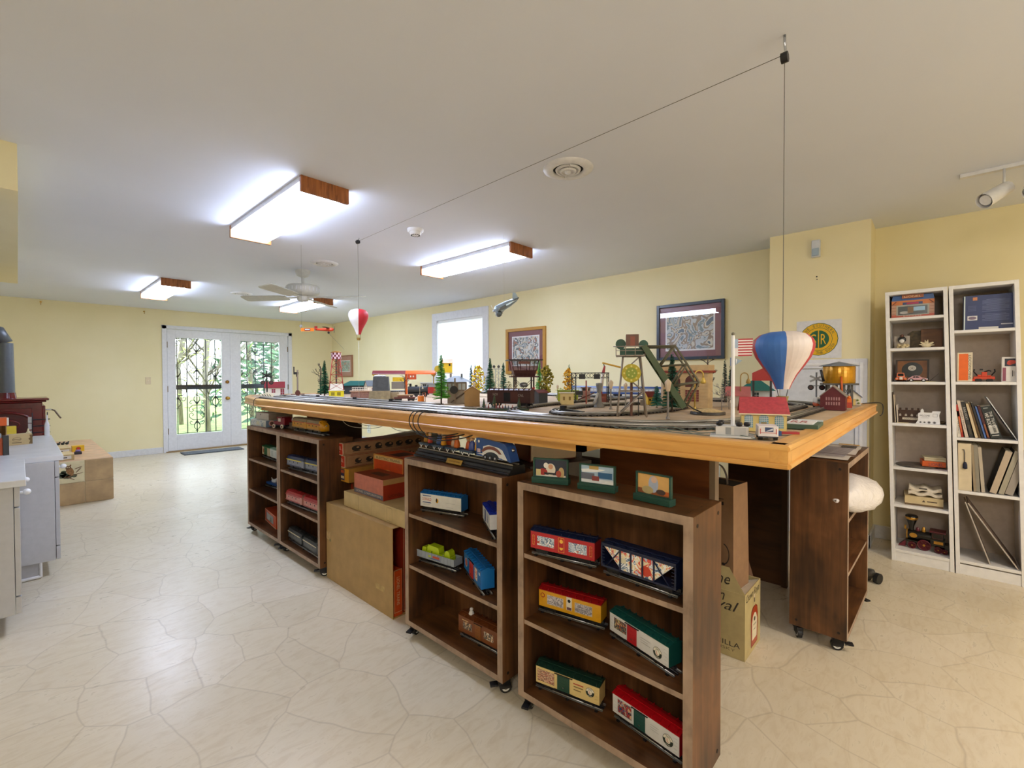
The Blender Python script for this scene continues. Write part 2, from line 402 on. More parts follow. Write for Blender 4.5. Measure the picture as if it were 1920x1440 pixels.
def vent(x, y, r, label):
    o = T('ceiling_vent', label, 'vent', (x, y, H), 0, 'round ceiling air vents')
    f = MB(); f.lathe([(r, 0), (r*.98, -.006), (r*.75, -.016), (r*.62, -.012), (r*.6, 0)], WHT2, 36); f.build('flange', o)
    f = MB(); f.cyl((0, 0, -.001), (0, 0, -.003), r*.6, DARK, n=32); f.build('duct_opening', o)
    for k, zz in ((.46, -.014), (.28, -.02)):
        f = MB(); f.lathe([(r*(k+.05), zz+.008), (r*(k+.03), zz), (r*(k-.03), zz-.002), (r*(k-.05), zz+.006)], WHT2, 32); f.build('ring', o)
    f = MB(); f.lathe([(r*.14, -.012), (r*.12, -.024), (0.0001, -.026)], WHT2, 20)
    for a in (45, 225): f.cyl((0, 0, -.014), (r*.62*math.cos(R(a)), r*.62*math.sin(R(a)), -.012), .004, WHT2, n=6)
    f.build('centre_cone', o)
vent(2.04, 1.47, .135, 'round white ceiling vent nearest to the viewer')
vent(2.07, 4.43, .13, 'round white ceiling vent beside the fan mount')
vent(2.05, 6.82, .13, 'round white ceiling vent beyond the fan blades')
o = T('smoke_detector', 'white round smoke detector on the ceiling', 'smoke detector', (2.076, 2.92, H))
f = MB(); f.lathe([(.062, 0), (.06, -.016), (.05, -.022)], WHT, 28); f.build('base', o)
f = MB(); f.lathe([(.046, -.02), (.042, -.036), (.034, -.044), (.0001, -.046)], WHT, 28); f.build('cover', o)
f = MB()
for i in range(12): f.box(.03*math.cos(i*PI/6)-.003, .03*math.sin(i*PI/6)-.003, -.049, .03*math.cos(i*PI/6)+.003, .03*math.sin(i*PI/6)+.003, -.04, DARK)
f.build('sensing_slots', o)
# ceiling fan
fanm = K('c9c9c2', .4, 0, .02)
o = T('ceiling_fan', 'white four blade ceiling fan beneath the middle of the ceiling', 'ceiling fan', (2.056, 4.9, H))
f = MB(); f.lathe([(.075, 0), (.074, -.02), (.055, -.06), (.02, -.075)], fanm, 28); f.build('canopy', o)
f = MB(); f.cyl((0, 0, -.06), (0, 0, -.16), .012, fanm); f.build('downrod', o)
f = MB(); f.lathe([(.02, -.14), (.07, -.15), (.155, -.165), (.165, -.18), (.165, -.235), (.15, -.25), (.1, -.265), (.09, -.27)], fanm, 36)
for i in range(24): f.box(.163*math.cos(i*PI/12)-.004, .163*math.sin(i*PI/12)-.004, -.225, .163*math.cos(i*PI/12)+.004, .163*math.sin(i*PI/12)+.004, -.19, WHT2)
f.build('motor_housing', o)
f = MB(); f.lathe([(.06, -.265), (.058, -.31), (.045, -.325), (.0001, -.33)], fanm, 24); f.build('switch_cup', o)
for a in (38, 128, 218, 308):
    f = MB(); f.at(0, 0, -.285, a); f.box(.05, -.02, -.004, .2, .02, .004, fanm); f.M = f.M @ Matrix.Rotation(R(12), 4, 'X')
    f.prism([(.17, -.05), (.24, -.062), (.62, -.07), (.655, -.06), (.66, 0), (.655, .06), (.62, .07), (.24, .062), (.17, .05)], -.004, .004, K('b9b8ae', .45, 0, .03)); f.build('blade', o, .001)
f = MB(); f.tube([(.03, 0, -.32), (.03, 0, -.42)], .0012, BRASS, 4).ball((.03, 0, -.425), .006, BRASS, 6); f.build('pull_chain', o)
# track spotlights at the right edge
o = T('track_light', 'white ceiling track with three cylinder spotlights at the right', 'track light', (3.62, -.42, H))
f = MB(); f.box(-.02, -.75, -.02, .02, .33, 0, WHT2); f.build('track_rail', o, .002)
def spot(x, y, z, d):
    f = MB(); d = Vector(d).normalized(); p = Vector((x, y, z))
    f.cyl(p-d*.02, p+d*.13, .034, WHT2, .04, 20, False); f.cyl(p-d*.02, p-d*.021, .034, WHT2, n=20)
    f.cyl(p+d*.10, p+d*.101, .037, K('a9a9ac', .3), n=20); f.cyl(p+d*.06, p+d*.12, .02, K('e8e8ea', .2), .028, 14)
    f.tube([(x, y, z), (x, y, -.02)], .006, WHT2)
    f.build('spot_head', o)
spot(-.02, .16, -.13, (-.55, .55, -.45)); spot(.0, .05, -.12, (-.75, .1, -.5)); spot(.02, -.06, -.1, (-.75, .0, -.5))
# ---------------------------------------------------------------- wood sorts
RUST = [(.3, '231710'), (.42, '452b17'), (.54, '633f22'), (.7, '855a38')]
RV = wood('rustic_vertical', RUST, (38, 38, 2.2), (5, 5, 3.4), .42)
RH = wood('rustic_horizontal', RUST, (38, 2.2, 38), (5, 3.4, 5), .38)
REDGE = wood('rustic_edge', [(.3, '6d5a4c'), (.5, '9c8470'), (.7, 'b39a84')], (30, 6, 6), (9, 9, 9), .5)
SIDE2 = wood('rustic_side', [(.3, '3c2c20'), (.5, '5f4835'), (.7, '7a604a')], (34, 34, 1.8), (4, 4, 2.5), .45)
OAKX = wood('honey_oak_across', [(.3, 'c08a44'), (.5, 'd9a257'), (.7, 'e8b96f')], (3, 42, 42), (2, 9, 9), .35, .05)
OAKY = wood('honey_oak', [(.3, 'c08a44'), (.5, 'd9a257'), (.7, 'e8b96f')], (42, 3, 42), (9, 2, 9), .35, .05)
PLYT = wood('worn_plywood_top', [(.3, 'a08a70'), (.5, 'bda588'), (.72, 'd0b996')], (14, 3, 10), (7, 7, 7), .6, .1)
PLY = wood('stained_plywood', [(.3, '4a2711'), (.5, '6f3f1e'), (.7, '8a542b')], (3, 3, 26), (2.5, 2.5, 7), .45, .05)
PLYD = wood('dark_plywood', [(.3, '2b180c'), (.5, '442814'), (.7, '5a381e')], (3, 3, 30), (2.5, 2.5, 7), .45, .05)
RUB = K('141416', .55, 0, .1)

# ---------------------------------------------------------------- rolling shelf units (local x = left to right, front faces -y)
def caster(par, x, y, turn, z=.06):
    c = MB().at(x, y, 0, turn)
    c.box(-.02, -.02, z-.004, .02, .02, z, BLACK).box(-.014, -.012, .02, -.011, .03, z-.004, BLACK).box(.011, -.012, .02, .014, .03, z-.004, BLACK).cyl((0, 0, .04), (0, 0, z), .012, BLACK)
    c.box(-.014, -.014, .03, .014, .03, z-.006, BLACK)
    o = c.build('caster', par, .001)
    w = MB().at(x, y, 0, turn); w.cyl((-.009, .012, .024), (.009, .012, .024), .024, RUB, n=20)
    for s in (-1, 1): w.cyl((s*.009, .012, .024), (s*.0105, .012, .024), .016, K('d9d9d6', .3), n=16).cyl((s*.0105, .012, .024), (s*.0115, .012, .024), .0085, RUB, n=12).cyl((s*.0115, .012, .024), (s*.013, .012, .024), .006, CHROME, n=8)
    w.build('wheel', o)
    b = MB().at(x, y, 0, turn); b.prism([(-.03, .034), (-.03, .05), (-.048, .04), (-.046, .034)], -.013, .013, BLACK, 'x') if 0 else b.box(-.013, -.05, .034, .013, -.018, .041, BLACK).cyl((0, -.024, .032), (0, -.024, .026), .004, CHROME, n=8)
    b.build('brake_lever', o)
UW, UD, UH = .652, .226, .86
def shelf_unit(label, loc, rz):
    o = T('rolling_shelf_unit', label, 'shelf', loc, rz, 'rustic rolling shelf units round the layout table')
    h = UW/2; t = .028
    for s in (-1, 1):
        m = MB(); a, b = (-h, -h+t) if s < 0 else (h-t, h)
        m.box(a, 0, .06, b, UD, UH, RV, REDGE)
        for zz in (UH-.03, .09):
            for yy in (.03, UD-.03): m.cyl((s*h, yy, zz), (s*(h+.0012), yy, zz), .006, K('171210', .6), n=8)
        m.build('side_panel', o, .0012)
    m = MB(); m.box(-h+t, 0, UH-.027, h-t, UD, UH, RX, REDGE); m.build('top_panel', o, .0012)
    m = MB(); m.box(-h+t, 0, .06, h-t, UD, .083, RX, REDGE); m.build('bottom_panel', o, .0012)
    for z in (.598, .352):
        m = MB(); m.box(-h+t, .004, z-.016, h-t, UD-.006, z, RX, REDGE); m.build('shelf', o, .001)
    m = MB(); m.box(-h+t, UD-.006, .07, h-t, UD, UH-.01, RV); m.build('back_panel', o)
    for x, y, a in ((-h+.03, .03, 20), (h-.03, .03, -35), (-h+.03, UD-.03, 120), (h-.03, UD-.03, 200)): caster(o, x, y, a)
    return o
RX = wood('rustic_boards', RUST, (2.2, 38, 38), (3.4, 5, 5), .38)
UX0 = 1.258
unitA = shelf_unit('rustic rolling shelf unit nearest the viewer with three small framed pictures on top', (UX0, .812, 0), -90)
unitB = dup(unitA, 'rustic rolling shelf unit with the long display train on top', (UX0, 1.545, 0), -90)
unitC1 = dup(unitA, 'rustic rolling shelf unit holding the twin diesel engines, beside the cardboard boxes', (UX0, 3.117, 0), -90)
unitC2 = dup(unitA, 'farthest rustic rolling shelf unit, with storage boxes piled on top', (UX0, 3.772, 0), -90)
unitD = dup(unitA, 'rustic rolling shelf unit at the table end with a white plastic bag', (2.822, .272, 0), -1.5)

# ---------------------------------------------------------------- layout table
ZT = 1.075
tb = T('model_railroad_table', 'large honey oak edged layout table covered with toy train scenery', 'table', (2.4, 2.6, 0))
tb_in = Matrix.Translation((-2.4, -2.6, 0))
OUT = [(1.3, .277), (3.56, .277), (3.56, 4.95), (1.55, 4.95), (1.40, 4.56), (1.3, 3.97)]
f = MB(); f.M = tb_in; f.prism(OUT, 1.022, ZT-.002, PLYT); f.build('tabletop', tb)
def edge_trim(p, q, m, ext=.0):
    f = MB(); p = Vector((*p, 0)); q = Vector((*q, 0)); d = (q-p).normalized(); n = Vector((d.y, -d.x, 0)); L = (q-p).length
    f.M = tb_in @ Matrix.Translation(p) @ Matrix((( d.x, -n.x, 0, 0), (d.y, -n.y, 0, 0), (0, 0, 1, 0), (0, 0, 0, 1)))
    prof = [(.03, 1.018), (-.016, 1.018), (-.019, 1.022), (-.019, 1.028), (-.016, 1.031), (-.011, 1.032), (-.011, 1.059), (-.013, 1.062), (-.016, 1.066), (-.016, 1.071), (-.012, 1.076), (-.003, 1.078), (.03, 1.078)]
    f.prism(prof, -ext, L+ext, m, 'x')
    f.build('edge_trim', tb)
edge_trim(OUT[5], OUT[0], OAKY, .012); edge_trim(OUT[0], OUT[1], OAKX, .012); edge_trim(OUT[1], OUT[2], OAKY); edge_trim(OUT[2], OUT[3], OAKX); edge_trim(OUT[3], OUT[4], OAKY); edge_trim(OUT[4], OUT[5], OAKY)
f = MB(); f.M = tb_in; f.box(1.335, .9, .985, 1.36, 4.0, 1.02, OAKY).box(1.335, .9, .985, 3.3, .93, 1.02, OAKX); f.build('apron', tb)
def panel(x0, y0, x1, y1, z0, m):
    f = MB(); f.M = tb_in; f.box(x0, y0, z0, x1, y1, 1.022, m); f.build('support_panel', tb, .001)
panel(1.985, .70, 2.0, 1.236, 0, PLY); panel(3.068, .66, 3.083, .965, 0, PLYD)
panel(1.53, 3.3, 1.83, 3.315, 0, PLYD); panel(1.53, 3.315, 1.545, 3.6, 0, PLY)
panel(2.55, 2.05, 2.59, 2.09, 0, PLYD)
f = MB(); f.M = tb_in; f.box(1.985, .676, 0, 2.03, .70, 1.022, K('8c7a66', .5)); f.build('post', tb, .001)
f = MB(); f.M = tb_in; f.box(3.05, .63, 0, 3.09, .66, 1.022, K('4f3420', .5)); f.build('post', tb, .001)
f = MB(); f.M = tb_in; f.box(1.93, .905, .905, 1.985, .94, 1.02, PLY); f.build('bracket', tb, .001)
# dark storage furniture under the table
ESP = wood('espresso', [(.3, '1f1511'), (.6, '33241c')], (30, 30, 2), None, .4)
o = T('low_storage_cabinet', 'long dark low cabinet under the table behind the small framed pictures', 'cabinet', (2.66, 1.45, 0))
f = MB(); f.box(0, 0, 0, .3, .85, .688, ESP); f.build('body', o, .002)
f = MB(); f.box(-.006, -.006, .688, .306, .856, .70, K('3a2d26', .4)); f.build('top_board', o, .002)
o = T('slatted_back_unit', 'dark unit with slatted back under the table behind the long train boxes', 'shelf', (1.83, 2.83, 0), 19)
f = MB(); f.box(0, 0, 0, .8, .22, .79, ESP)
for i in range(9): f.box(.01+i*.088, -.006, .03, .09+i*.088, 0, .77, ESP)
f.build('body', o, .001)
f = MB(); f.box(-.01, -.01, .79, .81, .23, .803, K('8a7f78', .4)); f.build('top_board', o, .002)
for i in range(3): f = MB(); f.box(.03+i*.26, .02, .803, .17+i*.26, .07, .81, WHT); f.build('paper_strip', o)

# ---------------------------------------------------------------- cabinets on the left
GREY = K('b4b4b6', .4, 0, .02); GREYD = K('a6a6a9', .4, 0, .02); CTOP = K('cfd0d2', .3, 0, .03, 9)
def cabinet(x0, x1, y0, y1, label, knobz):
    o = T('base_cabinet', label, 'cabinet', (x1, y0, 0), 0, 'grey base cabinets along the left wall')
    w = x0-x1
    f = MB(); f.box(w, 0, .1, -.022, y1-y0, .724, GREY).box(w, .01, 0, -.09, y1-y0, .1, GREYD); f.build('body', o, .001)
    n = 2; L = (y1-y0)/n
    for i in range(n):
        f = MB(); f.box(-.02, i*L+.002, .625, 0, (i+1)*L-.004, .722, GREY); d = f.build('drawer', o, .002)
        k = MB(); k.cyl((0, i*L+.12, .672), (.016, i*L+.12, .672), .007, WHT).ball((.024, i*L+.12, .672), .016, WHT, 10); k.build('knob', d)
        f = MB(); f.box(-.02, i*L+.002, .19, 0, (i+1)*L-.004, .618, GREY); d = f.build('door', o, .002)
        f = MB(); f.box(-.02, i*L+.002, .102, 0, (i+1)*L-.004, .183, GREY); f.build('lower_rail', o, .002)
    f = MB(); f.at(-.09, .01, 0).cyl((-.4, 0, .012), (0, 0, .012), .01, WHT2).cyl((0, 0, .01), (0, .0, .1), .008, WHT2); f.build('quarter_round', o)
cabinet(-.66, .0, 3.27, 4.07, 'grey base cabinet nearest the viewer at the left edge', .6)
cabinet(-.66, .172, 4.075, 5.60, 'deeper grey base cabinet behind it with the train boxes on its counter', .6)
f = MB(); f.box(-.66, 3.245, .724, .022, 4.09, .757, CTOP); o = f.build('countertop', None, .003); tag(o, 'light grey countertop on the nearest base cabinet', 'countertop', 'light grey countertops on the left')
f = MB(); f.box(-.66, 4.098, .724, .193, 5.63, .757, CTOP); o = f.build('countertop', None, .003); tag(o, 'light grey countertop on the deeper cabinet carrying train boxes', 'countertop', 'light grey countertops on the left')
o = T('wall_cabinet', 'pale grey wall cabinet under the soffit at the left edge', 'cabinet', (-.66, 3.3, 1.06))
f = MB(); f.box(0, 0, 0, .52, 2.2, 1.088, GREY); f.build('body', o, .002)
for i in range(4):
    f = MB(); f.box(.52, i*.55+.003, .01, .54, i*.55+.547, 1.07, GREY); d = f.build('door', o, .002)
    k = MB(); k.ball((.555, i*.55+.06, .1), .014, WHT, 8); k.build('knob', d)

# ---------------------------------------------------------------- hearth and stove
TILE = K('b39770', .35, 0, .1, 7); TILET = K('c09a76', .35, 0, .1, 7); CREAM = K('d8cda8', .3, 0, .05, 9); GROUT = K('cdb994', .6)
o = T('tiled_hearth', 'raised tan tiled hearth with a painted bird tile', 'hearth', (.66, 6.235, 0))
f = MB(); f.box(-1.31, .004, 0, -.004, 2.05, .428, GROUT); f.build('core', o)
f = MB()
for i in range(4):
    for j in range(2): f.box(-.215*(i+1)+.003*(i < 99), -.002, .003+j*.215, -.215*i-.003, .006, .212+j*.216, CREAM if (i, j) == (1, 1) else TILE)
for i in range(3):
    for j in range(9):
        f.box(-.44*(i+1)+.004, .008+j*.228, .424, -.44*i-.004, .008+(j+1)*.228-.005, .431, TILET)
for j in range(9):
    for k in range(2): f.box(-.006, .008+j*.228, .003+k*.215, .001, .008+(j+1)*.228-.005, .212+k*.216, TILE)
f.build('tiles', o, .0015)
# painted owl tile
f = MB(); c = (-.3225, -.0035, .32)
def blob(b, x, z, rx, rz, m, a=0, d=0): b.ell((c[0]+x, c[1]-d, c[2]+z), (math.cos(R(a)), 0, math.sin(R(a))), (-math.sin(R(a)), 0, math.cos(R(a))), rx, rz, m, 16)
OW1, OW2, LF = K('6b4a2e', .4, 0, .2, 90), K('8a6238', .4, 0, .2, 90), K('46503a', .4, 0, .2, 90)
for x, z, r in ((-.05, -.01, .028), (-.03, -.03, .032), (-.06, -.03, .024), (-.01, -.04, .024), (.03, -.035, .02), (-.045, .01, .02)): blob(f, x, z, r, r*.8, LF)
for a, x, z, l in ((15, .02, -.03, .08), (-35, 0, -.055, .04), (50, .06, .015, .03), (20, .06, .04, .03)): blob(f, x, z, l, .004, OW1, a, .0002)
blob(f, 0, .015, .026, .045, OW2, 20, .0004); blob(f, -.012, .05, .02, .018, OW1, 0, .0006); blob(f, -.026, .065, .006, .012, OW1, 20, .0006); blob(f, .003, .068, .006, .012, OW1, -20, .0006)
for s in (-.019, -.005): blob(f, s, .052, .005, .005, CREAM, 0, .0008)
f.build('bird_painting', o)
ENAM = K('5a0f16', .18, 0, .08); ENAMD = K('43090f', .22, 0, .08)
o = T('wood_stove', 'deep red enamel cast iron stove standing on the tiled hearth', 'stove', (-.06, 7.3, .431))
f = MB(); f.box(-.34, -.22, .10, .24, .24, .56, ENAM)
f.box(-.37, -.25, .56, .27, .27, .578, ENAM).box(-.39, -.27, .578, .29, .29, .602, ENAM)
for s in (-.32, .21): f.prism([(s-.03, -.2), (s+.03, -.2), (s+.02, -.14), (s-.02, -.14)], 0, .1, ENAMD)
for s in (-.32, .21): f.prism([(s-.03, .22), (s+.03, .22), (s+.02, .16), (s-.02, .16)], 0, .1, ENAMD)
f.build('firebox', o, .008)
f = MB(); f.box(-.24, -.235, .18, .16, -.215, .5, ENAM)
ar = [(-.22, .2), (.14, .2), (.14, .33)]+[(-.04+.18*math.cos(R(a)), .33+.11*math.sin(R(a))) for a in range(10, 180, 17)]+[(-.22, .33)]
f.prism(ar, -.245, -.232, ENAMD, 'y'); f.tube([(-.04+.2*math.cos(R(a)), -.243, .35+.11*math.sin(R(a))) for a in range(0, 181, 15)], .012, ENAM, 8)
f.tube([(-.04+.11*math.cos(R(a)), -.247, .33+.05*math.sin(R(a))) for a in range(0, 361, 30)], .008, ENAM, 6)
f.build('front_door', o, .004)
f = MB(); f.box(.235, -.2, .16, .262, .2, .52, ENAM); f.build('side_door', o, .008)
f = MB(); f.cyl((.26, -.12, .47), (.31, -.12, .47), .009, CHROME).tube([(.31, -.12, .47), (.335, -.12, .46), (.375, -.12, .385), (.385, -.12, .37)], .008, K('6d6353', .3, .8), 8); f.build('door_handle', o)
f = MB(); f.cyl((-.03, .12, .6), (-.03, .12, .66), .085, ENAM, .075, 24).cyl((-.03, .12, .66), (-.03, .12, 1.2), .072, K('595d63', .4, .4), .066, 24); f.tube([(-.03, .12, 1.2), (-.08, .12, 1.32), (-.2, .12, 1.36), (-.55, .12, 1.36)], .066, K('595d63', .4, .4), 16); f.build('flue_pipe', o)

# ---------------------------------------------------------------- white bookcases (slightly racked)
BKW = K('e2e1e0', .4, 0, .02); BACKP = K('c6b8ac', .5, 0, .03)
def bookcase(y1, y0, shelves, label):
    o = T('white_bookcase', label, 'bookcase', (4.01, y1, 0), -90, 'narrow white bookcases beside the column')
    w = y1-y0; D = .30; t = .02; HH = 1.813; sh = lambda z: -z*.0272   # leaning a little to the left
    def bx(x0, ya, z0, x1, yb, z1, m, name):
        f = MB(); v = [(x+sh(z), y, z) for z in (z0, z1) for y in (ya, yb) for x in (x0, x1)]
        f.add(v, [(0, 2, 3, 1), (4, 5, 7, 6), (0, 1, 5, 4), (2, 6, 7, 3), (0, 4, 6, 2), (1, 3, 7, 5)], m); f.build(name, o, .001)
    bx(0, 0, 0, t, D, HH, BKW, 'side_panel'); bx(w-t, 0, 0, w, D, HH, BKW, 'side_panel')
    bx(t, 0, HH-.022, w-t, D, HH, BKW, 'top_panel'); bx(t, D-.006, .07, w-t, D, HH-.02, BACKP, 'back_panel')
    bx(t, .006, 0, w-t, .02, .062, BKW, 'plinth')
    for i, z in enumerate(shelves): bx(t, .002, z-.018, w-t, D-.006, z, BKW, 'shelf')
    return o
BC1 = [1.637, 1.432, 1.207, .93, .636, .383, .08]; BC2 = [1.532, 1.209, .86, .526, .089]
bookcase(.208, -.099, BC1, 'narrow white bookcase of many shelves next to the yellow column')
bookcase(-.105, -.405, BC2, 'white bookcase at the right edge holding rows of books')
# ---------------------------------------------------------------- toy trains on the shelves
STEEL = K('b9bcbf', .3, .85, .05); WHEEL = K('3a3a3e', .4, .5)
def between(l, r, z, off=.0):
    """location and heading of a thing whose front edge runs from l (viewer's left) to r"""
    l = Vector(l); r = Vector(r); d = (r-l).normalized(); n = Vector((-d.y, d.x))
    c = (l+r)/2+n*off
    return (c.x, c.y, z), math.degrees(math.atan2(d.y, d.x))
def display_track(L, loc, rz, label):
    o = T('display_track', label, 'track', loc, rz, 'short tracks under the shelved train cars')
    for y in (-.0165, 0, .0165):
        f = MB(); f.tube([(-L/2, y, .0085), (L/2, y, .0085)], .0024, STEEL if y else WHEEL, 6).box(-L/2, y-.004, .0035, L/2, y+.004, .0055, STEEL if y else WHEEL); f.build('rail', o)
    for x in (-L*.42, 0, L*.42): f = MB(); f.box(x-.005, -.027, 0, x+.005, .027, .0045, BLACK); f.build('tie', o)
    return o
TRUCK = None
def truck(par, x, z=.0115):
    global TRUCK
    if TRUCK is None:
        f = MB()
        for s in (-1, 1):
            f.prism([(-.026, .014), (-.02, .006), (-.008, .004), (.008, .004), (.02, .006), (.026, .014), (.02, .018), (-.02, .018)], s*.021-.002, s*.021+.002, BLACK, 'y')
            for a in (-.016, .016): f.cyl((a, s*.016, .0075), (a, s*.019, .0075), .0085, WHEEL, n=14)
        for a in (-.016, .016): f.cyl((a, -.016, .0075), (a, .016, .0075), .002, WHEEL, n=6)
        f.box(-.008, -.02, .01, .008, .02, .019, BLACK).box(.024, -.003, .008, .042, .003, .013, WHEEL).box(.038, -.006, .006, .044, .006, .015, WHEEL)
        TRUCK = f.build('truck', par); TRUCK.location = (x, 0, z); return
    c = TRUCK.copy(); COL.objects.link(c); c.parent = par; c.location = (x, 0, z)
    if x < 0: c.rotation_euler = (0, 0, PI)
def draw(f, y, ops, s=-1):
    """flat printing on the face at local y, seen from -y"""
    u, e = UX*(-s), .0005
    for k, op in enumerate(ops):
        yy = y+s*(e+k*.00012)
        if op[0] == 'r': f.card((op[1], yy, op[2]), u, UZ, op[3], op[4], op[5])
        elif op[0] == 'e': f.ell((op[1], yy, op[2]), u, UZ, op[3], op[4], op[5])
        elif op[0] == 'h': f.ell((op[1], yy, op[2]), u, UZ, op[3], op[4], op[5], 14, op[6], op[7])
        elif op[0] == 't': f.text(op[1], (op[2], yy, op[3]), u, UZ, op[4], op[5], op[6], op[7] if len(op) > 7 else 0)
        elif op[0] == 'p': f.poly([(x, yy, z) for x, z in op[1]], op[2])
        elif op[0] == 'o':   # outline
            x, z, w, h, t, m = op[1:]
            for a in ((x, z+h/2, w, t), (x, z-h/2, w, t)): f.card((a[0], yy, a[1]), u, UZ, a[2], a[3], m)
            for a in ((x-w/2, z, t, h), (x+w/2, z, t, h)): f.card((a[0], yy, a[1]), u, UZ, a[2], a[3], m)
def logo(x, z, r):
    k, w, rd = K('23302b'), K('e9e4d2'), K('c22a22')
    return [('e', x, z, r, r, k), ('h', x, z, r*.93, r*.93, w, 8, 172), ('e', x, z, r*.55, r*.55, k), ('e', x, z, r*.5, r*.5, w), ('t', 'L', x, z, r*.4, r*.6, rd), ('t', 'LIONEL', x, z-r*.74, r*1.05, r*.22, w), ('t', 'TRAINS', x, z+r*.7, r*.95, r*.22, k)]
def lines(x, z, w, n, dz, m, h=.0016):
    return [('r', x-(w*.12 if i % 2 else 0), z-i*dz, w*(.76 if i % 2 else 1), h, m) for i in range(n)]
def railcar(label, l, r, z, body, roof, ops, L=.248, ht=.062, end=None, door=None, roofp='arch', W=.058, track=True, group='toy railcars on the shelves', name='toy_boxcar', extra=None):
    loc, rz = between(l, r, z, .018)
    if track: display_track(max(.25, (Vector(r)-Vector(l)).length*1.0), loc, rz, 'short track section under the '+label.split(' on ')[0].split(' with ')[0])
    o = T(name, label, 'toy train car', (loc[0], loc[1], z+.0105), rz, group)
    a, b, zb = L/2, W/2, .018
    f = MB(); f.box(-a, -b, zb, a, b, zb+ht, body)
    if end:
        for s in (-1, 1): f.card((s*(a+.0004), 0, zb+ht/2), UY*s, UZ, W, ht, end)
    draw(f, -b, [tuple([q[0]]+([q[1], q[2]+zb+ht/2] if q[0] not in 'tp' else [q[1], q[2], q[3]+zb+ht/2] if q[0] == 't' else [[(x, zz+zb+ht/2) for x, zz in q[1]]])+list(q[(3 if q[0] not in 'tp' else 4 if q[0] == 't' else 2):])) for q in ops])
    for s in (-1, 1):   # ladders
        for i in range(5): f.box(s*(a-.012)-.006, -b-.0015, zb+.006+i*ht*.17, s*(a-.012)+.006, -b-.0005, zb+.0075+i*ht*.17, body)
    f.build('car_body', o, .0008)
    if roof:
        f = MB()
        p = [(-b-.002, zb+ht), (-b-.002, zb+ht+.002), (-b*.5, zb+ht+.0075), (0, zb+ht+.0095), (b*.5, zb+ht+.0075), (b+.002, zb+ht+.002), (b+.002, zb+ht)]
        f.prism(p, -a-.0015, a+.0015, roof, 'x'); f.box(-a-.002, -.007, zb+ht+.009, a+.002, .007, zb+ht+.0115, roof)
        for i in range(9): f.box(-a+.01+i*(2*a-.02)/8-.0006, -b-.001, zb+ht+.001, -a+.01+i*(2*a-.02)/8+.0006, b+.001, zb+ht+.0088, roof)
        f.build('roof', o)
    if door:
        dx, dw, dm = door
        f = MB(); f.box(dx-dw/2, -b-.003, zb+.002, dx+dw/2, -b, zb+ht-.004, dm)
        for i in range(5): f.box(dx-dw/2+.003, -b-.0038, zb+.008+i*.011, dx+dw/2-.003, -b-.003, zb+.009+i*.011, dm)
        f.box(dx-dw*.75, -b-.0045, zb+ht-.005, dx+dw*.75, -b-.001, zb+ht-.003, BLACK).box(dx-dw*.75, -b-.0045, zb, dx+dw*.75, -b-.001, zb+.002, BLACK)
        f.box(dx-.003, -b-.0045, zb+.014, dx+.003, -b-.003, zb+.017, CHROME); f.build('door', o, .0004)
    f = MB(); f.box(-a*.5, -.012, .012, a*.5, .012, zb, BLACK).box(-a+.002, -.004, .012, a-.002, .004, zb, BLACK); f.build('underframe', o)
    truck(o, -a+.042, 0); truck(o, a-.042, 0)
    if extra: extra(o)
    return o
SNOW = art('snow_scene', ['dfe4ea', '9fb0c4', 'c9d2dc', '6b7f9c', 'f0f2f4', 'a84a38'], 60, 3)
GREYV = art('grey_scene', ['b9b4bb', 'd5d0d0', '8f8a93', 'c8c4c8', 'a59fa8'], 50, 5)
RED, NAVY, YEL, REDR = K('b3242c', .3), K('16203f', .35), K('dca21f', .3), K('a5161c', .3)
TEAL, WCAR, CREAMC, DGRN = K('15504b', .4), K('d6d6d6', .3), K('dcc384', .35), K('17352b', .4)
YLINE = K('f0b84a', .4)
Z1, Z2, Z3 = .598, .352, .083
railcar('red boxcar with navy roof and two snowy windows on the nearest unit', (1.276, 1.084), (1.322, .838), Z1, RED, NAVY,
  [('r', -.062, 0, .068, .034, SNOW), ('r', .062, 0, .068, .034, SNOW), ('o', 0, 0, .022, .05, .0012, YLINE), ('e', 0, .013, .007, .007, YLINE), ('h', 0, -.004, .008, .014, YLINE, 200, 340), ('o', -.111, 0, .007, .034, .001, YLINE), ('o', .111, 0, .007, .034, .001, YLINE)])
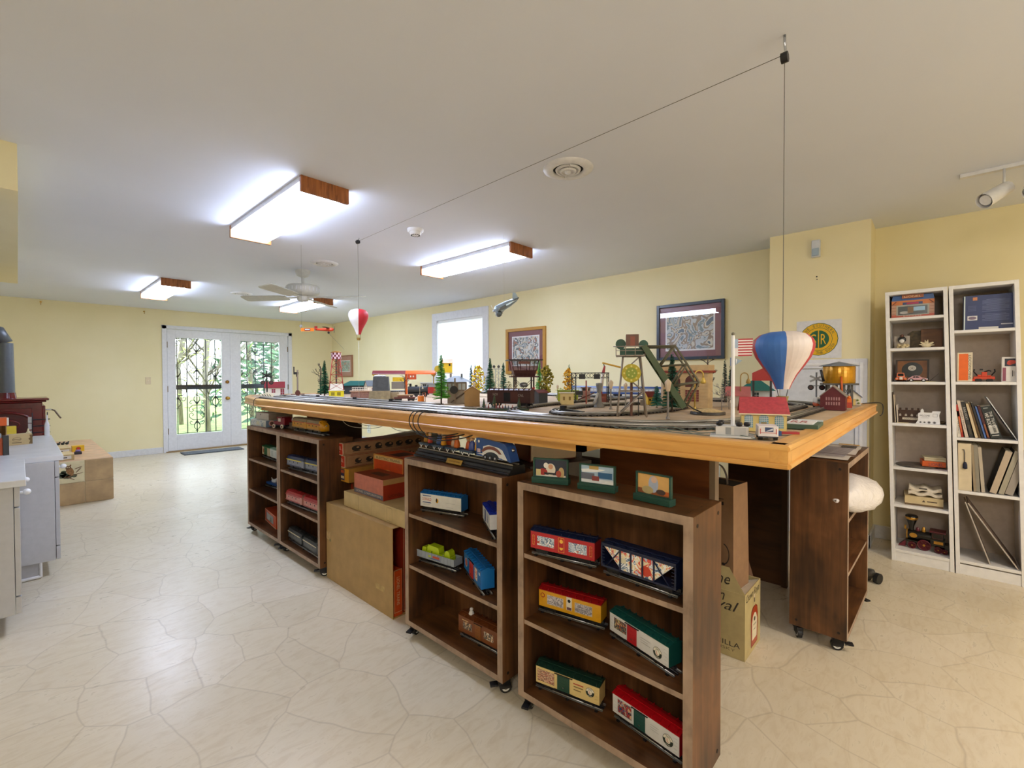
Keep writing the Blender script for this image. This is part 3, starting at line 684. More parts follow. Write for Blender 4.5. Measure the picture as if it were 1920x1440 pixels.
def hopper(label, l, r, z):
    loc, rz = between(l, r, z, .018); display_track(.255, loc, rz, 'short track section under the navy hopper car')
    o = T('toy_hopper_car', label, 'toy train car', (loc[0], loc[1], z+.0105), rz, 'toy railcars on the shelves')
    a, b = .128, .03
    f = MB(); f.prism([(-a, .085), (-a*.86, .085), (-a*.45, .03), (-a*.4, .018), (a*.4, .018), (a*.45, .03), (a*.86, .085), (a, .085), (a, .092), (-a, .092)][:0] or [(-a*.96, .088), (-a*.42, .022), (a*.42, .022), (a*.96, .088)], -b+.004, b-.004, K('cfd3d6', .35), 'y')
    sc = art('hopper_scene', ['e6e8ea', 'b9c6d4', 'd9534a', 'ead9b4', 'f2f3f4', '5b7696', 'e8eaee'], 34, 9)
    draw(f, -b+.004, [('p', [(-a*.93, .087), (-a*.42, .024), (a*.42, .024), (a*.93, .087)], sc), ('e', .03, .045, .018, .016, K('c8432e')), ('r', -.05, .055, .024, .016, K('d8d2b8'))])
    f.build('scene_panel', o)
    f = MB(); f.box(-a, -b, .086, a, b, .096, NAVY).box(-a, -.01, .096, a, .01, .101, NAVY).box(-a, -b, .018, a, b, .024, NAVY)
    for x in (-a+.002, -.058, -.02, .02, .058, a-.002): f.box(x-.0022, -b-.001, .018, x+.0022, -b+.003, .09, NAVY)
    for s in (-1, 1):
        f.tube([(s*.058, -b, .086), (s*.108, -b, .024)], .0022, NAVY, 5)
        for i in range(6): f.box(s*(a-.006)-.007, -b-.002, .028+i*.01, s*(a-.006)+.007, -b, .03+i*.01, NAVY)
        f.box(s*a-.001, -b, .024, s*a+.001, b, .086, NAVY)
    for i in range(6): f.box(-a+.02+i*.043, -.022, .096, -a+.04+i*.043, .022, .0985, NAVY)
    f.build('frame', o)
    truck(o, -.088, 0); truck(o, .088, 0)
hopper('navy hopper car with a winter scene panel right of the red boxcar', (1.31, .80), (1.30, .549), Z1)
railcar('yellow boxcar with red roof and grey window scenes on the middle shelf', (1.346, 1.112), (1.395, .85), Z2, YEL, REDR,
  [('r', -.055, .0, .066, .034, GREYV), ('r', .058, 0, .066, .034, GREYV), ('o', -.055, 0, .068, .036, .001, CREAMC), ('o', .058, 0, .068, .036, .001, CREAMC), ('r', .002, .006, .022, .048, K('e4ddcf')), ('e', .002, .016, .006, .006, K('202020')), ('r', .002, -.012, .018, .01, K('6b4a52')), ('e', -.107, .012, .009, .009, REDR), ('e', -.107, .012, .006, .006, YEL)]+lines(.058, .004, .05, 2, .006, K('6f6a74')))
railcar('white boxcar with teal roof and red door on the middle shelf', (1.385, .822), (1.312, .562), Z2, WCAR, TEAL,
  [('r', -.075, .003, .056, .036, art('poster_a', ['c9b98a', '8b7a55', '2d3b52', 'b06a3c', 'd8cca6'], 70, 2))]+logo(.082, -.006, .017)+lines(.035, .01, .04, 3, .007, K('8d8f90'), .001), end=TEAL, door=(-.022, .04, K('b01c26', .35)))
railcar('cream boxcar with dark green roof and green door on the bottom shelf', (1.31, 1.095), (1.362, .838), Z3, CREAMC, DGRN,
  [('r', -.083, .0, .068, .042, art('poster_b', ['8d3f34', 'c98e77', 'e2c9a8', '5b2a26', 'b7695a', 'ddb79a'], 64, 6, stretch=(1, 1, 4))), ('o', -.083, 0, .068, .042, .0008, K('5b5238')), ('t', 'Night Before', .046, .014, .036, .006, K('b32b26'), .3), ('t', 'Christmas', .046, .004, .036, .006, K('5c4527'), .3), ('t', 'Box Car', .044, -.007, .028, .006, K('5c4527'), .3)][:2]+[('r', .046, .014, .038, .004, K('b0392e')), ('r', .046, .004, .036, .0035, K('7a6238')), ('r', .042, -.007, .028, .0035, K('7a6238'))]+logo(.09, .004, .016), door=(-.012, .048, K('1f4436', .4)))
railcar('white boxcar with bright red roof and dark green door, bottom shelf', (1.372, .797), (1.336, .548), Z3, WCAR, K('b50f1b', .28),
  [('r', -.075, .001, .054, .042, art('poster_c', ['1f2f52', '3c5a86', 'b5332c', '243a4c', 'd9b08a', '5a7fb0'], 60, 11)), ('o', -.075, .001, .056, .044, .001, K('8f8a86'))]+logo(.086, -.002, .018)+lines(.04, .012, .03, 3, .007, K('9a9c9d'), .001), end=K('b50f1b', .28), door=(-.016, .042, K('1d4a44', .4)))
# second unit
CAPB = K('1d6fb8', .3)
railcar('white boxcar with blue roof and red lettering on the second unit', (1.327, 1.832), (1.392, 1.6), Z1, K('e4e4e2', .3), CAPB,
  [('t', 'DONALD', -.078, .006, .052, .014, K('c63a25')), ('p', [(-.106, .024), (-.05, .024), (-.056, .02), (-.1, .02)], K('2d4f93')), ('p', [(-.106, -.012), (-.05, -.012), (-.056, -.008), (-.1, -.008)], K('2d4f93')), ('e', -.018, .004, .008, .011, K('e0a92c')), ('e', -.021, .006, .004, .009, K('2d2a2a'))]+lines(-.078, -.017, .04, 2, .004, K('9aa0a8'), .001)+lines(.06, .0, .05, 2, .02, K('b9bcc0'), .0012), L=.235, end=CAPB, door=None, extra=lambda o: None)
railcar('white boxcar with blue window panels standing end-on against the right post', (1.398, 1.458), (1.305, 1.318), Z1, K('dfe1e6', .3), K('1b2f9a', .3), [('r', -.02, 0, .03, .05, K('6a7aa8', .3)), ('r', .04, .002, .022, .04, art('poster_d', ['5a6da0', 'cdd3e2', '8693bd'], 80, 4))], L=.17)
def gondola(l, r, z):
    loc, rz = between(l, r, z, .018); display_track(.25, loc, rz, 'short track section under the grey gondola car')
    o = T('toy_gondola_car', 'grey gondola car carrying a lime green load on the second unit', 'toy train car', (loc[0], loc[1], z+.0105), rz, 'toy railcars on the shelves')
    g = K('9da7b6', .35); a, b = .123, .03
    f = MB()
    f.box(-a, -b, .018, a, b, .022, g).box(-a, -b, .022, a, -b+.003, .05, g).box(-a, b-.003, .022, a, b, .05, g).box(-a, -b, .022, -a+.003, b, .05, g).box(a-.003, -b, .022, a, b, .05, g).box(-a-.001, -b-.0015, .048, a+.001, -b, .051, g)
    for i in range(13): f.box(-a+i*a/6-.0015, -b-.002, .02, -a+i*a/6+.0015, -b, .05, g)
    draw(f, -b-.002, [('r', -.03, .036, .018, .009, K('b7c94a')), ('r', .012, .037, .044, .01, K('c9553a')), ('r', .005, .028, .07, .004, K('54699c'))])
    f.build('car_body', o)
    truck(o, -.083, 0); truck(o, .083, 0)
    li = K('b5cf1f', .3); y0, y1 = -.018, .018
    q = T('toy_machine_load', 'lime green moulded machine load riding in the grey gondola', 'toy load', (loc[0], loc[1], z+.0325), rz)
    f = MB()
    for p in ([(-.095, 0), (.09, 0), (.09, .028), (-.095, .028)], [(-.095, .028), (-.066, .028), (-.066, .045), (-.09, .045)], [(-.06, .028), (.018, .028), (.014, .056), (-.012, .058), (-.05, .06), (-.058, .05)], [(.052, .028), (.088, .028), (.082, .05), (.068, .056), (.056, .048)]): f.prism(p, y0, y1, li, 'y')
    f.build('moulded_body', q, .004)
    for x in (-.03, .045): f = MB(); f.tube([(x, y0-.004, -.01), (x, y0-.003, .02), (x+.004, y0-.003, .035)], .0014, BLACK if x < 0 else CHROME, 5); f.build('tie_chain', q)
gondola((1.319, 1.85), (1.352, 1.607), Z2)
railcar('bright blue boxcar with red door turned aslant on the second unit', (1.384, 1.57), (1.281, 1.345), Z2, CAPB, CAPB,
  [('e', -.085, .0, .017, .02, K('d9d2c2')), ('e', -.085, .0, .014, .016, K('b04a3a')), ('r', .055, .002, .036, .05, art('poster_e', ['e2c24a', 'd9d9d4', 'c6452f', 'efe9d8'], 70, 8)), ('r', .1, .02, .02, .01, K('cfd6de'))], L=.24, ht=.074, end=CAPB, door=(-.008, .05, K('b12a26', .35)))
def mascot(o):
    f = MB(); f.at(-.07, 0, .091).lathe([(.011, 0), (.013, .008), (.009, .018), (.004, .022)], WHT, 12).ball((0, 0, .027), .008, WHT, 8); f.build('peg_figure', o)
BRN = K('7a4420', .35)
railcar('brown boxcar with a tiny white peg figure on its roof on the bottom shelf', (1.344, 1.565), (1.354, 1.32), Z3, BRN, K('6d3a1b', .35),
  [('r', -.066, .0, .056, .032, art('poster_f', ['d9cdb8', '8a7a6a', '3d3a3c', 'c49a68', 'e6e0d2'], 70, 12)), ('r', .062, 0, .056, .032, art('poster_f', [], 1)), ('r', -.08, .022, .04, .003, CREAMC)], ht=.07, door=(0, .034, K('86501f', .35)), extra=mascot)
# far double unit
railcar('small boxcar with green door between cream panels, top shelf of the farthest unit', (1.363, 4.04), (1.352, 3.85), Z1, K('d9c9a2', .35), K('2f6b45', .35), [('r', .0, 0, .08, .058, K('3f7a4c')), ('r', -.055, .0, .03, .03, K('b5643a'))], L=.19)
railcar('small white boxcar with pale green roof beside the green door boxcar', (1.352, 3.84), (1.346, 3.65), Z1, K('dfe6e2', .35), K('9dbfb0', .35), [('r', -.04, 0, .05, .04, K('c6d2cc')), ('r', .04, 0, .05, .04, K('cbd6d6'))], L=.18)
o = railcar('blue flat toy car with a white animal load on the farthest unit', (1.386, 4.02), (1.40, 3.86), Z2, K('1f4f95', .35), None, [], L=.17, ht=.016, name='toy_flat_car')
f = MB(); f.ball((0, 0, .045), .022, WHT, 10, (1.8, .9, .7)).ball((.035, 0, .058), .014, WHT, 8).cyl((-.03, 0, .045), (-.055, 0, .066), .008, WHT, .002, 8); f.build('load', o)
f = MB(); f.box(-.05, -.012, 0, .05, .012, .1, K('c9a59a')); f.card((0, -.0125, .06), UX, UZ, .07, .06, art('poster_g', ['b84a42', 'd8d2cc', '7a6a8a'], 50, 3)); o = f.build('picture_box', None, .001, loc=(1.44, 3.60, Z2), rz=-70); tag(o, 'narrow red and white printed box leaning by the divider of the far units', 'box')
OBX = K('c8502c', .4)
o = T('window_box', 'orange train box with clear window lying in the bottom of the farthest unit', 'box', (1.345, 3.86, .083), -96)
f = MB(); f.box(-.16, 0, 0, .16, .09, .1, OBX); draw(f, 0, [('o', 0, .05, .312, .092, .004, K('e8c9a8'))]); f.build('carton', o, .001)
f = MB(); f.card((-.01, -.001, .052), UX, UZ, .21, .06, K('a6a8a2', .25)); f.card((-.055, -.0014, .052), UX, UZ, .085, .05, K('c9c9c9', .2)); f.card((.02, -.0014, .045), UX, UZ, .04, .03, K('7d837c', .2)); f.build('window', o)

def diesel(label, l, r, z, top, side, stripe, nose=None, L=.236, track=True):
    loc, rz = between(l, r, z, .018)
    o = T('toy_diesel_engine', label, 'toy locomotive', (loc[0], loc[1], z+.0105), rz, 'toy diesel engines on the far shelf units')
    a, b, zb, h = L/2, .03, .02, .07
    f = MB(); pr = [(-b, 0), (-b, h*.72), (-b*.8, h*.92), (-b*.35, h), (b*.35, h), (b*.8, h*.92), (b, h*.72), (b, 0)]
    x1 = a-.05 if nose else a
    f.prism([(p, q+zb) for p, q in pr], -a, x1, side, 'x')
    f.prism([(-b-.0006, zb+h*.66), (-b-.0006, zb+h*.73), (-b*.8-.0006, zb+h*.92+.0006), (-b*.35, zb+h+.0008), (b*.35, zb+h+.0008), (b*.8+.0006, zb+h*.92+.0006), (b+.0006, zb+h*.73), (b+.0006, zb+h*.66)], -a, x1, top, 'x')
    ops = [('r', -.02, zb+h*.6, L*.92, .006, stripe), ('r', -.02, zb+h*.07, L*.92, .005, top)]
    for x in (-.075, -.02, .035): ops.append(('e', x, zb+h*.42, .006, .006, WHEEL))
    for x in (-.1, -.048, .008, .06): ops.append(('r', x, zb+h*.32, .0012, h*.5, top))
    draw(f, -b, ops); f.build('car_body', o, .001)
    if nose:
        f = MB(); segs = [(x1, 1, 1), (x1+.008, 1, .98), (x1+.02, .98, .82), (x1+.036, .9, .72), (x1+.048, .7, .58), (x1+.053, .4, .4)]
        n = len(pr); v = []
        for x, k, kh in segs: v += [(x, p*k, zb+q*kh) for p, q in pr]
        f.add(v, [(i*n+j, i*n+(j+1) % n, (i+1)*n+(j+1) % n, (i+1)*n+j) for i in range(len(segs)-1) for j in range(n)]+[tuple(range((len(segs)-1)*n, len(segs)*n))], side, True)
        f.ball((x1+.05, 0, zb+.036), .007, CHROME, 8)
        for s in (-1, 1): f.poly([(x1+.012, s*.004, zb+h*.92), (x1+.012, s*.024, zb+h*.86), (x1+.022, s*.023, zb+h*.74), (x1+.022, s*.004, zb+h*.8)], DARK)
        f.build('nose', o)
    f = MB()
    for x in (-.07, -.02, .03): f.cyl((x, 0, zb+h), (x, 0, zb+h+.004), .01, top, n=14)
    f.box(-.05, -.012, zb+h, -.04, .012, zb+h+.003, top); f.build('roof_fans', o)
    f = MB(); f.box(-.03, -.022, .006, .03, .022, zb, BLACK); f.build('fuel_tank', o, .002)
    truck(o, -a+.05, 0); truck(o, a-.055, 0)
def pair(label, l, r, z, top, side, stripe, nose=True, first='lead'):
    l = Vector(l); r = Vector(r); d = (r-l); m = l+d*.5
    loc, rz = between(l, r, z, .018); display_track(d.length, loc, rz, 'long track section under the '+label+' engines')
    diesel('left hand '+label+' toy diesel engine of the coupled pair', l+d*.01, l+d*.49, z, top, side, stripe)
    diesel('right hand '+label+' toy diesel engine of the coupled pair', l+d*.51, l+d*.99, z, top, side, stripe, nose)
pair('grey and navy', (1.305, 3.395), (1.345, 2.87), Z1, K('1f2c55', .3), K('8c93a3', .3), K('e0d22a', .35), False)
pair('red and pink', (1.297, 3.395), (1.322, 2.87), Z2, K('a3242a', .3), K('c98f86', .35), K('a3242a', .3), False)
pair('black and cream', (1.31, 3.395), (1.297, 2.86), Z3, K('23272a', .35), K('4a4f50', .35), K('ddd2ae', .35))
pair('golden yellow', (1.366, 3.437), (1.367, 2.955), .86, K('8c7a5a', .35), K('d79a1c', .3), K('b3402a', .35))
# ---------------------------------------------------------------- cartons between the shelf units
KR = K('a98a58', .65, 0, .05, 12); KR2 = K('bfa878', .6, 0, .05, 12); ORB = K('c94a17', .4, 0, .05); ORD = K('8e2a14', .45, 0, .06); INK = K('2c2622', .6)
def carton(label, loc, rz, w, d, h, m, front=(), right=(), top=(), left=None, group=None, name='cardboard_box', cat='box', lid=None, bev=.0015):
    """box with its front at local y=0 (centred in x); printing on front and right side"""
    o = T(name, label, cat, loc, rz, group)
    f = MB(); f.box(-w/2, 0, 0, w/2, d, h, m); draw(f, 0, front)
    f.M = Matrix.Translation((w/2, d/2, 0)) @ Matrix.Rotation(PI/2, 4, 'Z'); draw(f, 0, right)
    f.M = Matrix.Translation((0, d/2, h)) @ Matrix.Rotation(-PI/2, 4, 'X'); draw(f, 0, top)
    f.M = Matrix(); f.build('carton', o, bev)
    if lid:
        f = MB(); f.box(-w/2-.002, -.002, h, w/2+.002, d+.002, h+.004, lid); f.build('lid', o)
    return o
o = T('open_carton', 'big flat brown cardboard carton standing on the floor between the shelf units', 'box', (1.296, 2.41, 0), -90)
f = MB(); w, h, d = .37, .472, .135
f.box(-w, 0, 0, w, .004, h, KR).box(-w, d-.004, 0, w, d, h, KR).box(-w, .004, 0, w, d-.004, .004, KR).box(-w, .004, h-.004, w, d-.004, h, KR).box(-w, .004, .004, -w+.004, d-.004, h-.004, KR)
draw(f, 0, [('r', -.345, .27, .05, .05, K('b59a6e', .7, 0, .2, 60)), ('r', .25, .13, .09, .03, K('b39863', .7, 0, .1)), ('e', -.32, .245, .01, .01, K('6f6a3a'))])
f.build('carton', o, .001)
for nm, y0, y1, z0, z1, x1, m, t in (('tall dark red train box inside the open end of the big carton', .075, .125, .008, .455, .355, ORD, 'LIONEL'), ('short orange train box inside the open end of the big carton', .012, .062, .03, .24, .363, ORB, 'LIONEL')):
    q = T('train_box', nm, 'box', (1.296, 2.41, 0), -90, 'train boxes stored in the big carton')
    f = MB(); f.box(-.1, y0, .005, x1, y1, z1, m); f.M = Matrix.Translation((x1, (y0+y1)/2, 0)) @ Matrix.Rotation(PI/2, 4, 'Z')
    draw(f, 0, [('o', 0, (z0+z1)/2, .046, z1-.02, .002, K('d8b98c'))]); f.M = f.M @ Matrix.Translation((0, 0, (z0+z1)/2)) @ Matrix.Rotation(PI/2, 4, 'Y')
    f.text('LIONEL TRAINS', (0, -.0012, 0), UX, UZ, (z1-z0)*.7, .018, K('d8b98c')); f.build('carton', q, .001)
carton('long pale cardboard box lying on top of the big brown carton', (1.334, 2.285, .4735), -90, .68, .3, .088, KR2, [('r', -.17, .045, .002, .08, K('6e5a38')), ('r', -.02, .045, .001, .08, K('8a744c')), ('o', .16, .044, .05, .07, .0012, INK)], (), [('r', .16, .06, .12, .07, K('ece4d6')), ('r', .17, .055, .06, .03, K('232a27'))])
T0 = 'train boxes stacked beside the shelf units'
carton('faded pink and orange train box in front, on the pale long box', (1.362, 2.392, .563), -90, .318, .16, .116, K('bb6e58', .5, 0, .06),
  [('r', 0, .016, .316, .026, K('5b5f6d', .5, 0, .1, 60)), ('t', 'LIONEL CORPORATION', 0, .016, .27, .012, K('cfc0ae'))], [('r', 0, .058, .158, .114, K('9c2f17', .45)), ('r', 0, .1, .158, .03, K('b48a58')), ('t', 'LIONEL', .0, .02, .09, .014, K('5b2315'))], [('r', 0, 0, .14, .06, K('3f2a22', .5, 0, .2)), ('r', 0, 0, .316, .158, K('8a3a1c', .5))][::-1], group=T0, name='train_box')
carton('tall bright orange train box standing behind the faded pink box', (1.53, 2.452, .563), -90, .325, .2, .2, ORB,
  [('o', 0, .1, .323, .198, .006, K('d9a24a')), ('r', 0, .183, .31, .024, K('d4b87c')), ('t', 'ELECTRIC TRAINS', 0, .183, .26, .014, INK), ('e', 0, .1, .05, .018, K('d9a860'))], [('r', 0, .1, .198, .198, K('a52c12', .4))], [('r', .0, 0, .12, .12, K('4a1d14')), ('r', .13, .0, .05, .1, K('d9d2cc'))], group=T0, name='train_box')
LABEL = [('r', 0, .04, .135, .068, K('c4321f', .35)), ('o', 0, .04, .14, .073, .004, K('e6d9c8')), ('t', 'LIONEL', 0, .046, .105, .022, K('eadfd2')), ('r', 0, .022, .07, .004, K('e0b8a4'))]
def lio(z, label, dx=0):
    side = []
    r_ = random.Random(int(z*99))
    for i in range(7): side += [('e', -.24+i*.08, .04, .022+.012*r_.random(), .012+.01*r_.random(), INK), ('e', -.24+i*.08+.01, .045, .01, .006, K('b28c6c')), ('r', -.24+i*.08, .022, .05, .004, INK)]
    carton(label, (1.39+dx, 2.815, z), -90, .15, .66, .079, K('a07c5c', .55, 0, .05), LABEL, [('o', 0, .04, .64, .07, .002, K('8c2f1e'))]+side, [('r', 0, 0, .148, .3, K('8a2c1e', .5)), ('r', 0, 0, .14, .64, K('7d5c44', .5))][::-1], group=T0, name='train_box')
lio(.752, 'long train box with red end label, upper of the stacked pair'); lio(.672, 'long train box with red end label, lower of the stacked pair', .012)
carton('yellow ended train box under the two long red labelled boxes', (1.40, 2.77, .585), -90, .16, .35, .086, K('a87e3c', .5), [('r', 0, .043, .158, .084, K('c98f2a', .4)), ('r', -.005, .045, .06, .07, K('2d2f55')), ('r', -.005, .064, .05, .018, K('c05a35')), ('r', -.005, .028, .05, .016, K('d8c7a2'))], group=T0, name='train_box')
o = T('hat_box', 'round topped red and brown box below the yellow train box', 'box', (1.47, 2.77, .4735), -90, T0)
f = MB(); f.prism([(-.07, 0), (.07, 0), (.07, .075), (.05, .1), (-.05, .1), (-.07, .075)], 0, .2, K('7a4a28', .5), 'y'); f.box(-.068, -.002, .002, .0, 0, .08, K('b23a22', .4)); f.build('carton', o, .003)
# ---- things on the far unit's top
carton('white and blue picture storage box on the farthest unit', (1.295, 3.955, .861), -88, .30, .19, .052, K('d5dad8', .45), [('r', 0, .026, .29, .045, art('box_clouds', ['dfe4de', 'b9c9cf', 'e8e6d6', '90a8ba'], 30, 4, .4, 'LINEAR')), ('r', .0, .0265, .06, .03, K('d9d8bc'))], [('r', 0, .026, .185, .05, K('6d86a8', .4)), ('e', -.05, .03, .022, .022, K('d8a79a')), ('e', -.05, .03, .013, .013, K('6b4a44'))], name='storage_box')
carton('plain grey lidded box stacked on the white and blue box', (1.315, 3.92, .915), -86, .22, .19, .052, K('c9c2b6', .5), [('e', -.03, .04, .006, .006, INK)], [('r', 0, .026, .185, .05, K('8a7c72', .5))], name='storage_box', lid=K('a59a90', .5))
carton('dark navy box behind the plain grey lidded box', (1.38, 4.045, .915), -88, .1, .1, .05, K('2f3746', .5), name='storage_box')
carton('low brown box behind the red toy truck', (1.40, 3.62, .861), -88, .12, .1, .045, K('7c6e60', .5), name='storage_box')
RDT = K('7d1420', .3)
o = T('toy_truck', 'dark red old fashioned toy truck on the farthest unit', 'toy truck', (1.375, 3.68, .861), -75)
f = MB(); f.box(-.075, -.03, .018, .075, .03, .026, BLACK).box(-.012, -.032, .026, .073, .032, .082, RDT).box(-.065, -.022, .026, -.012, .022, .052, RDT).cyl((-.065, 0, .038), (-.069, 0, .038), .014, CHROME); f.build('truck_body', o, .002)
f = MB(); f.box(-.016, -.034, .078, .05, .034, .088, RDT); draw(f, -.0325, [('r', .015, .065, .03, .024, K('d8cfc4'))]); f.build('cab_roof', o, .001)
for x in (-.05, .045):
    for s in (-1, 1): f = MB(); f.cyl((x, s*.03, .016), (x, s*.036, .016), .016, K('e0d8c2', .4), n=16).cyl((x, s*.036, .016), (x, s*.038, .016), .007, RDT, n=10); f.build('wheel', o)

# ---- display train on the second unit
o = T('display_train_base', 'black stepped display base with brass plaque under the blue display train', 'display stand', (1.362, 1.552, .861), -92.5)
f = MB(); BL = K('1b1c20', .3); f.prism([(-.052, 0), (-.052, .008), (-.044, .011), (-.04, .02), (-.03, .024), (-.028, .034), (.04, .034), (.045, 0)], -.335, .335, BL, 'x'); f.build('base', o, .001)
f = MB()
for y in (-.022, .012): f.box(-.33, y-.0016, .036, .33, y+.0016, .041, K('a39c8c', .35, .5))
for i in range(60): f.box(-.328+i*.011, -.028, .034, -.323+i*.011, .02, .036, K('2c2624', .5))
f.build('track', o)
f = MB(); f.M = Matrix.Translation((-.01, -.0505, .012)) @ Matrix.Rotation(R(-28), 4, 'X'); f.box(-.055, -.002, -.011, .055, 0, .011, BRASS); f.text('COLLECTORS EXPRESS', (0, -.0024, 0), UX, UZ, .08, .006, K('6a4a1c')); f.build('plaque', o)
MICK = K('2c4f8f', .25)
DB = Matrix.Translation((1.362, 1.552, .861+.0415)) @ Matrix.Rotation(R(-92.5), 4, 'Z')
def onb(x, y=-.005): p = DB @ Vector((x, y, 0)); return tuple(p)
o = T('display_locomotive', 'blue and white streamlined display locomotive on the black base', 'toy locomotive', onb(.215), -92.5)
f = MB(); p = [(-.1, .012), (.085, .012), (.105, .006), (.112, .006), (.088, .066), (.07, .078), (-.06, .088), (-.1, .088)]
f.prism(p, -.024, .024, MICK, 'y')
draw(f, -.024, [('p', [(-.095, .02), (-.06, .025), (-.055, .055), (-.02, .064), (.04, .058), (.062, .05), (.092, .012), (.075, .012), (.04, .02), (-.04, .02)], K('dfe0e0', .3)), ('h', -.005, .012, .07, .048, K('7d4a40'), 25, 155), ('h', -.005, .01, .06, .036, K('dfe0e0'), 10, 170), ('h', -.002, .012, .045, .024, K('24303f'), 0, 180), ('e', -.082, .074, .006, .006, WHT), ('r', -.082, .035, .02, .016, K('c9b6c6'))])
f.build('locomotive_body', o, .004)
for x in (-.04, -.01, .02): f = MB(); f.cyl((x, -.022, .012), (x, -.026, .012), .012, WHEEL, n=16).cyl((x, -.026, .012), (x, -.027, .012), .005, CHROME, n=8); f.build('wheel', o)
f = MB(); f.ball((.098, 0, .052), .008, CHROME, 8); f.build('headlamp', o)
wag = K('33465c', .35)
for i, x in enumerate((-.285, -.175, -.07, .04)):
    o = T('display_wagon', ['rearmost', 'third', 'second', 'first'][i]+' little open wagon behind the blue display locomotive', 'toy train car', onb(x), -92.5, 'open wagons of the display train')
    f = MB(); f.box(-.045, -.022, .014, .045, .022, .024, wag)
    f.build('wagon_body', o, .001)
    for s in (-.022, .022): f = MB(); f.poly([(s-.012, -.0225, .015), (s, -.0225, 0), (s+.012, -.0225, .015), (s+.006, -.0225, .015), (s, -.0225, .006), (s-.006, -.0225, .015)], WHT).cyl((s, -.018, .008), (s, -.021, .008), .008, WHEEL, n=12).cyl((s, .018, .008), (s, .021, .008), .008, WHEEL, n=12); f.build('wheelset', o)
SK = K('d8a982', .5)
def peg(x, y, z, h, b, hat, label):
    """plain turned peg doll"""
    o = T('peg_figurine', label, 'figurine', tuple(DB @ Vector((x, y, z))), -92.5, 'painted peg figurines riding the display train')
    f = MB(); f.lathe([(h*.2, 0), (h*.24, h*.1), (h*.17, h*.45), (h*.08, h*.6)], b, 12); f.build('body', o)
    f = MB(); f.ball((0, 0, h*.72), h*.17, SK, 8); f.build('head', o)
    f = MB(); f.lathe([(h*.19, h*.78), (h*.17, h*.86), (h*.06, h*1.0), (.0001, h*1.01)], hat, 12); f.build('hat', o)
PG = [('b8862e', 'b04030', .07), ('c64a3a', 'd9c9a4', .055), ('3d5fa5', 'e6e2d6', .075), ('d99a26', 'd9d4c8', .06), ('d8b9a2', 'c64a3a', .055), ('c8641f', '8a3c1c', .065), ('c25a22', 'd98a3c', .06), ('41549c', '35508c', .07), ('d6a12c', 'cfc8ba', .045), ('a5303a', '2a3550', .06), ('8a4a2c', '7a3a22', .062)]
for i, ((b, hat, h), (x, z)) in enumerate(zip(PG, ((-.305, .025), (-.262, .025), (-.195, .025), (-.152, .025), (-.088, .025), (-.05, .025), (.02, .025), (.058, .025), (.075, .025), (.15, .089), (.178, .087)))):
    cn = {'b8862e': 'mustard', 'c64a3a': 'coral red', '3d5fa5': 'blue', 'd99a26': 'amber', 'd8b9a2': 'pale pink', 'c8641f': 'orange', 'c25a22': 'rust orange', '41549c': 'indigo', 'd6a12c': 'golden', 'a5303a': 'crimson', '8a4a2c': 'brown'}[b]
    peg(x, -.004 if i % 2 else .006, z, h, K(b, .4), K(hat, .4), 'little '+cn+' peg figurine '+('on top of the blue display locomotive' if z > .05 else 'riding in the display wagons'))
f = MB(); f.box(-.03, -.002, 0, .03, .002, .075, K('c2521f', .4)); draw(f, -.002, [('r', 0, .02+i*.016, .056, .004, K('7a2c14')) for i in range(4)])
o = f.build('striped_panel', None, loc=tuple(DB @ Vector((-.13, .018, .025))), rz=-92.5); tag(o, 'small striped orange panel standing among the peg figurines', 'panel')

# ---- three small green framed pictures on the nearest unit
GRN = K('1f4a41', .35)
def stand(l, r, key, label, hh=.09):
    loc, rz = between(l, r, .861, .0); w = (Vector(r)-Vector(l)).length
    o = T('picture_stand', label, 'picture', loc, rz, 'small green framed pictures')
    f = MB(); f.box(-w/2, 0, 0, w/2, .034, .021, GRN).box(-w/2+.004, -.001, .012, w/2-.004, .001, .014, GRN); f.build('base', o, .003)
    f = MB(); a = w/2-.003
    for q in ((-a, .021, -a+.006, hh), (a-.006, .021, a, hh), (-a, hh-.005, a, hh), (-a, .018, a, .024)): f.box(q[0], .01, q[1], q[2], .022, q[3], GRN)
    f.build('frame', o, .001)
    f = MB(); f.card((0, .015, (hh+.02)/2), UX, UZ, 2*a-.01, hh-.026, key[0]); draw(f, .015, key[1]); f.build('picture', o)
SKY = K('2a3248', .3)
stand((1.277, 1.086), (1.327, .957), (SKY, [('r', 0, .026, .112, .008, K('d9d4cf')), ('e', 0, .05, .018, .022, K('ded4c4')), ('e', 0, .06, .009, .009, K('cf9a7c')), ('e', -.018, .064, .009, .01, K('e4e0d8')), ('e', -.03, .04, .018, .012, K('a03030')), ('r', 0, .035, .05, .007, K('23232e')), ('r', -.047, .038, .018, .022, K('cdbb86')), ('e', .04, .04, .011, .02, K('c3a878')), ('e', .03, .036, .01, .012, K('a84c3e'))]), 'small green framed picture of a white bearded man on dark sky, leftmost of three')
stand((1.312, .908), (1.336, .775), (K('a9c3da', .3), [('r', 0, .03, .122, .016, K('dfe3ea')), ('p', [(-.06, .068), (-.01, .074), (.03, .072), (.0, .062), (-.055, .058)], K('e9ecef')), ('r', -.012, .076, .034, .012, K('b89a5c')), ('r', -.035, .046, .05, .022, K('6a6f80')), ('r', .028, .052, .05, .02, K('2f6390')), ('r', -.006, .04, .026, .016, K('8c4444')), ('p', [(.01, .022), (.055, .022), (.06, .032), (.035, .034)], K('eef0f2'))]), 'small green framed picture of a blue train at a snowy station, middle of three', .088)
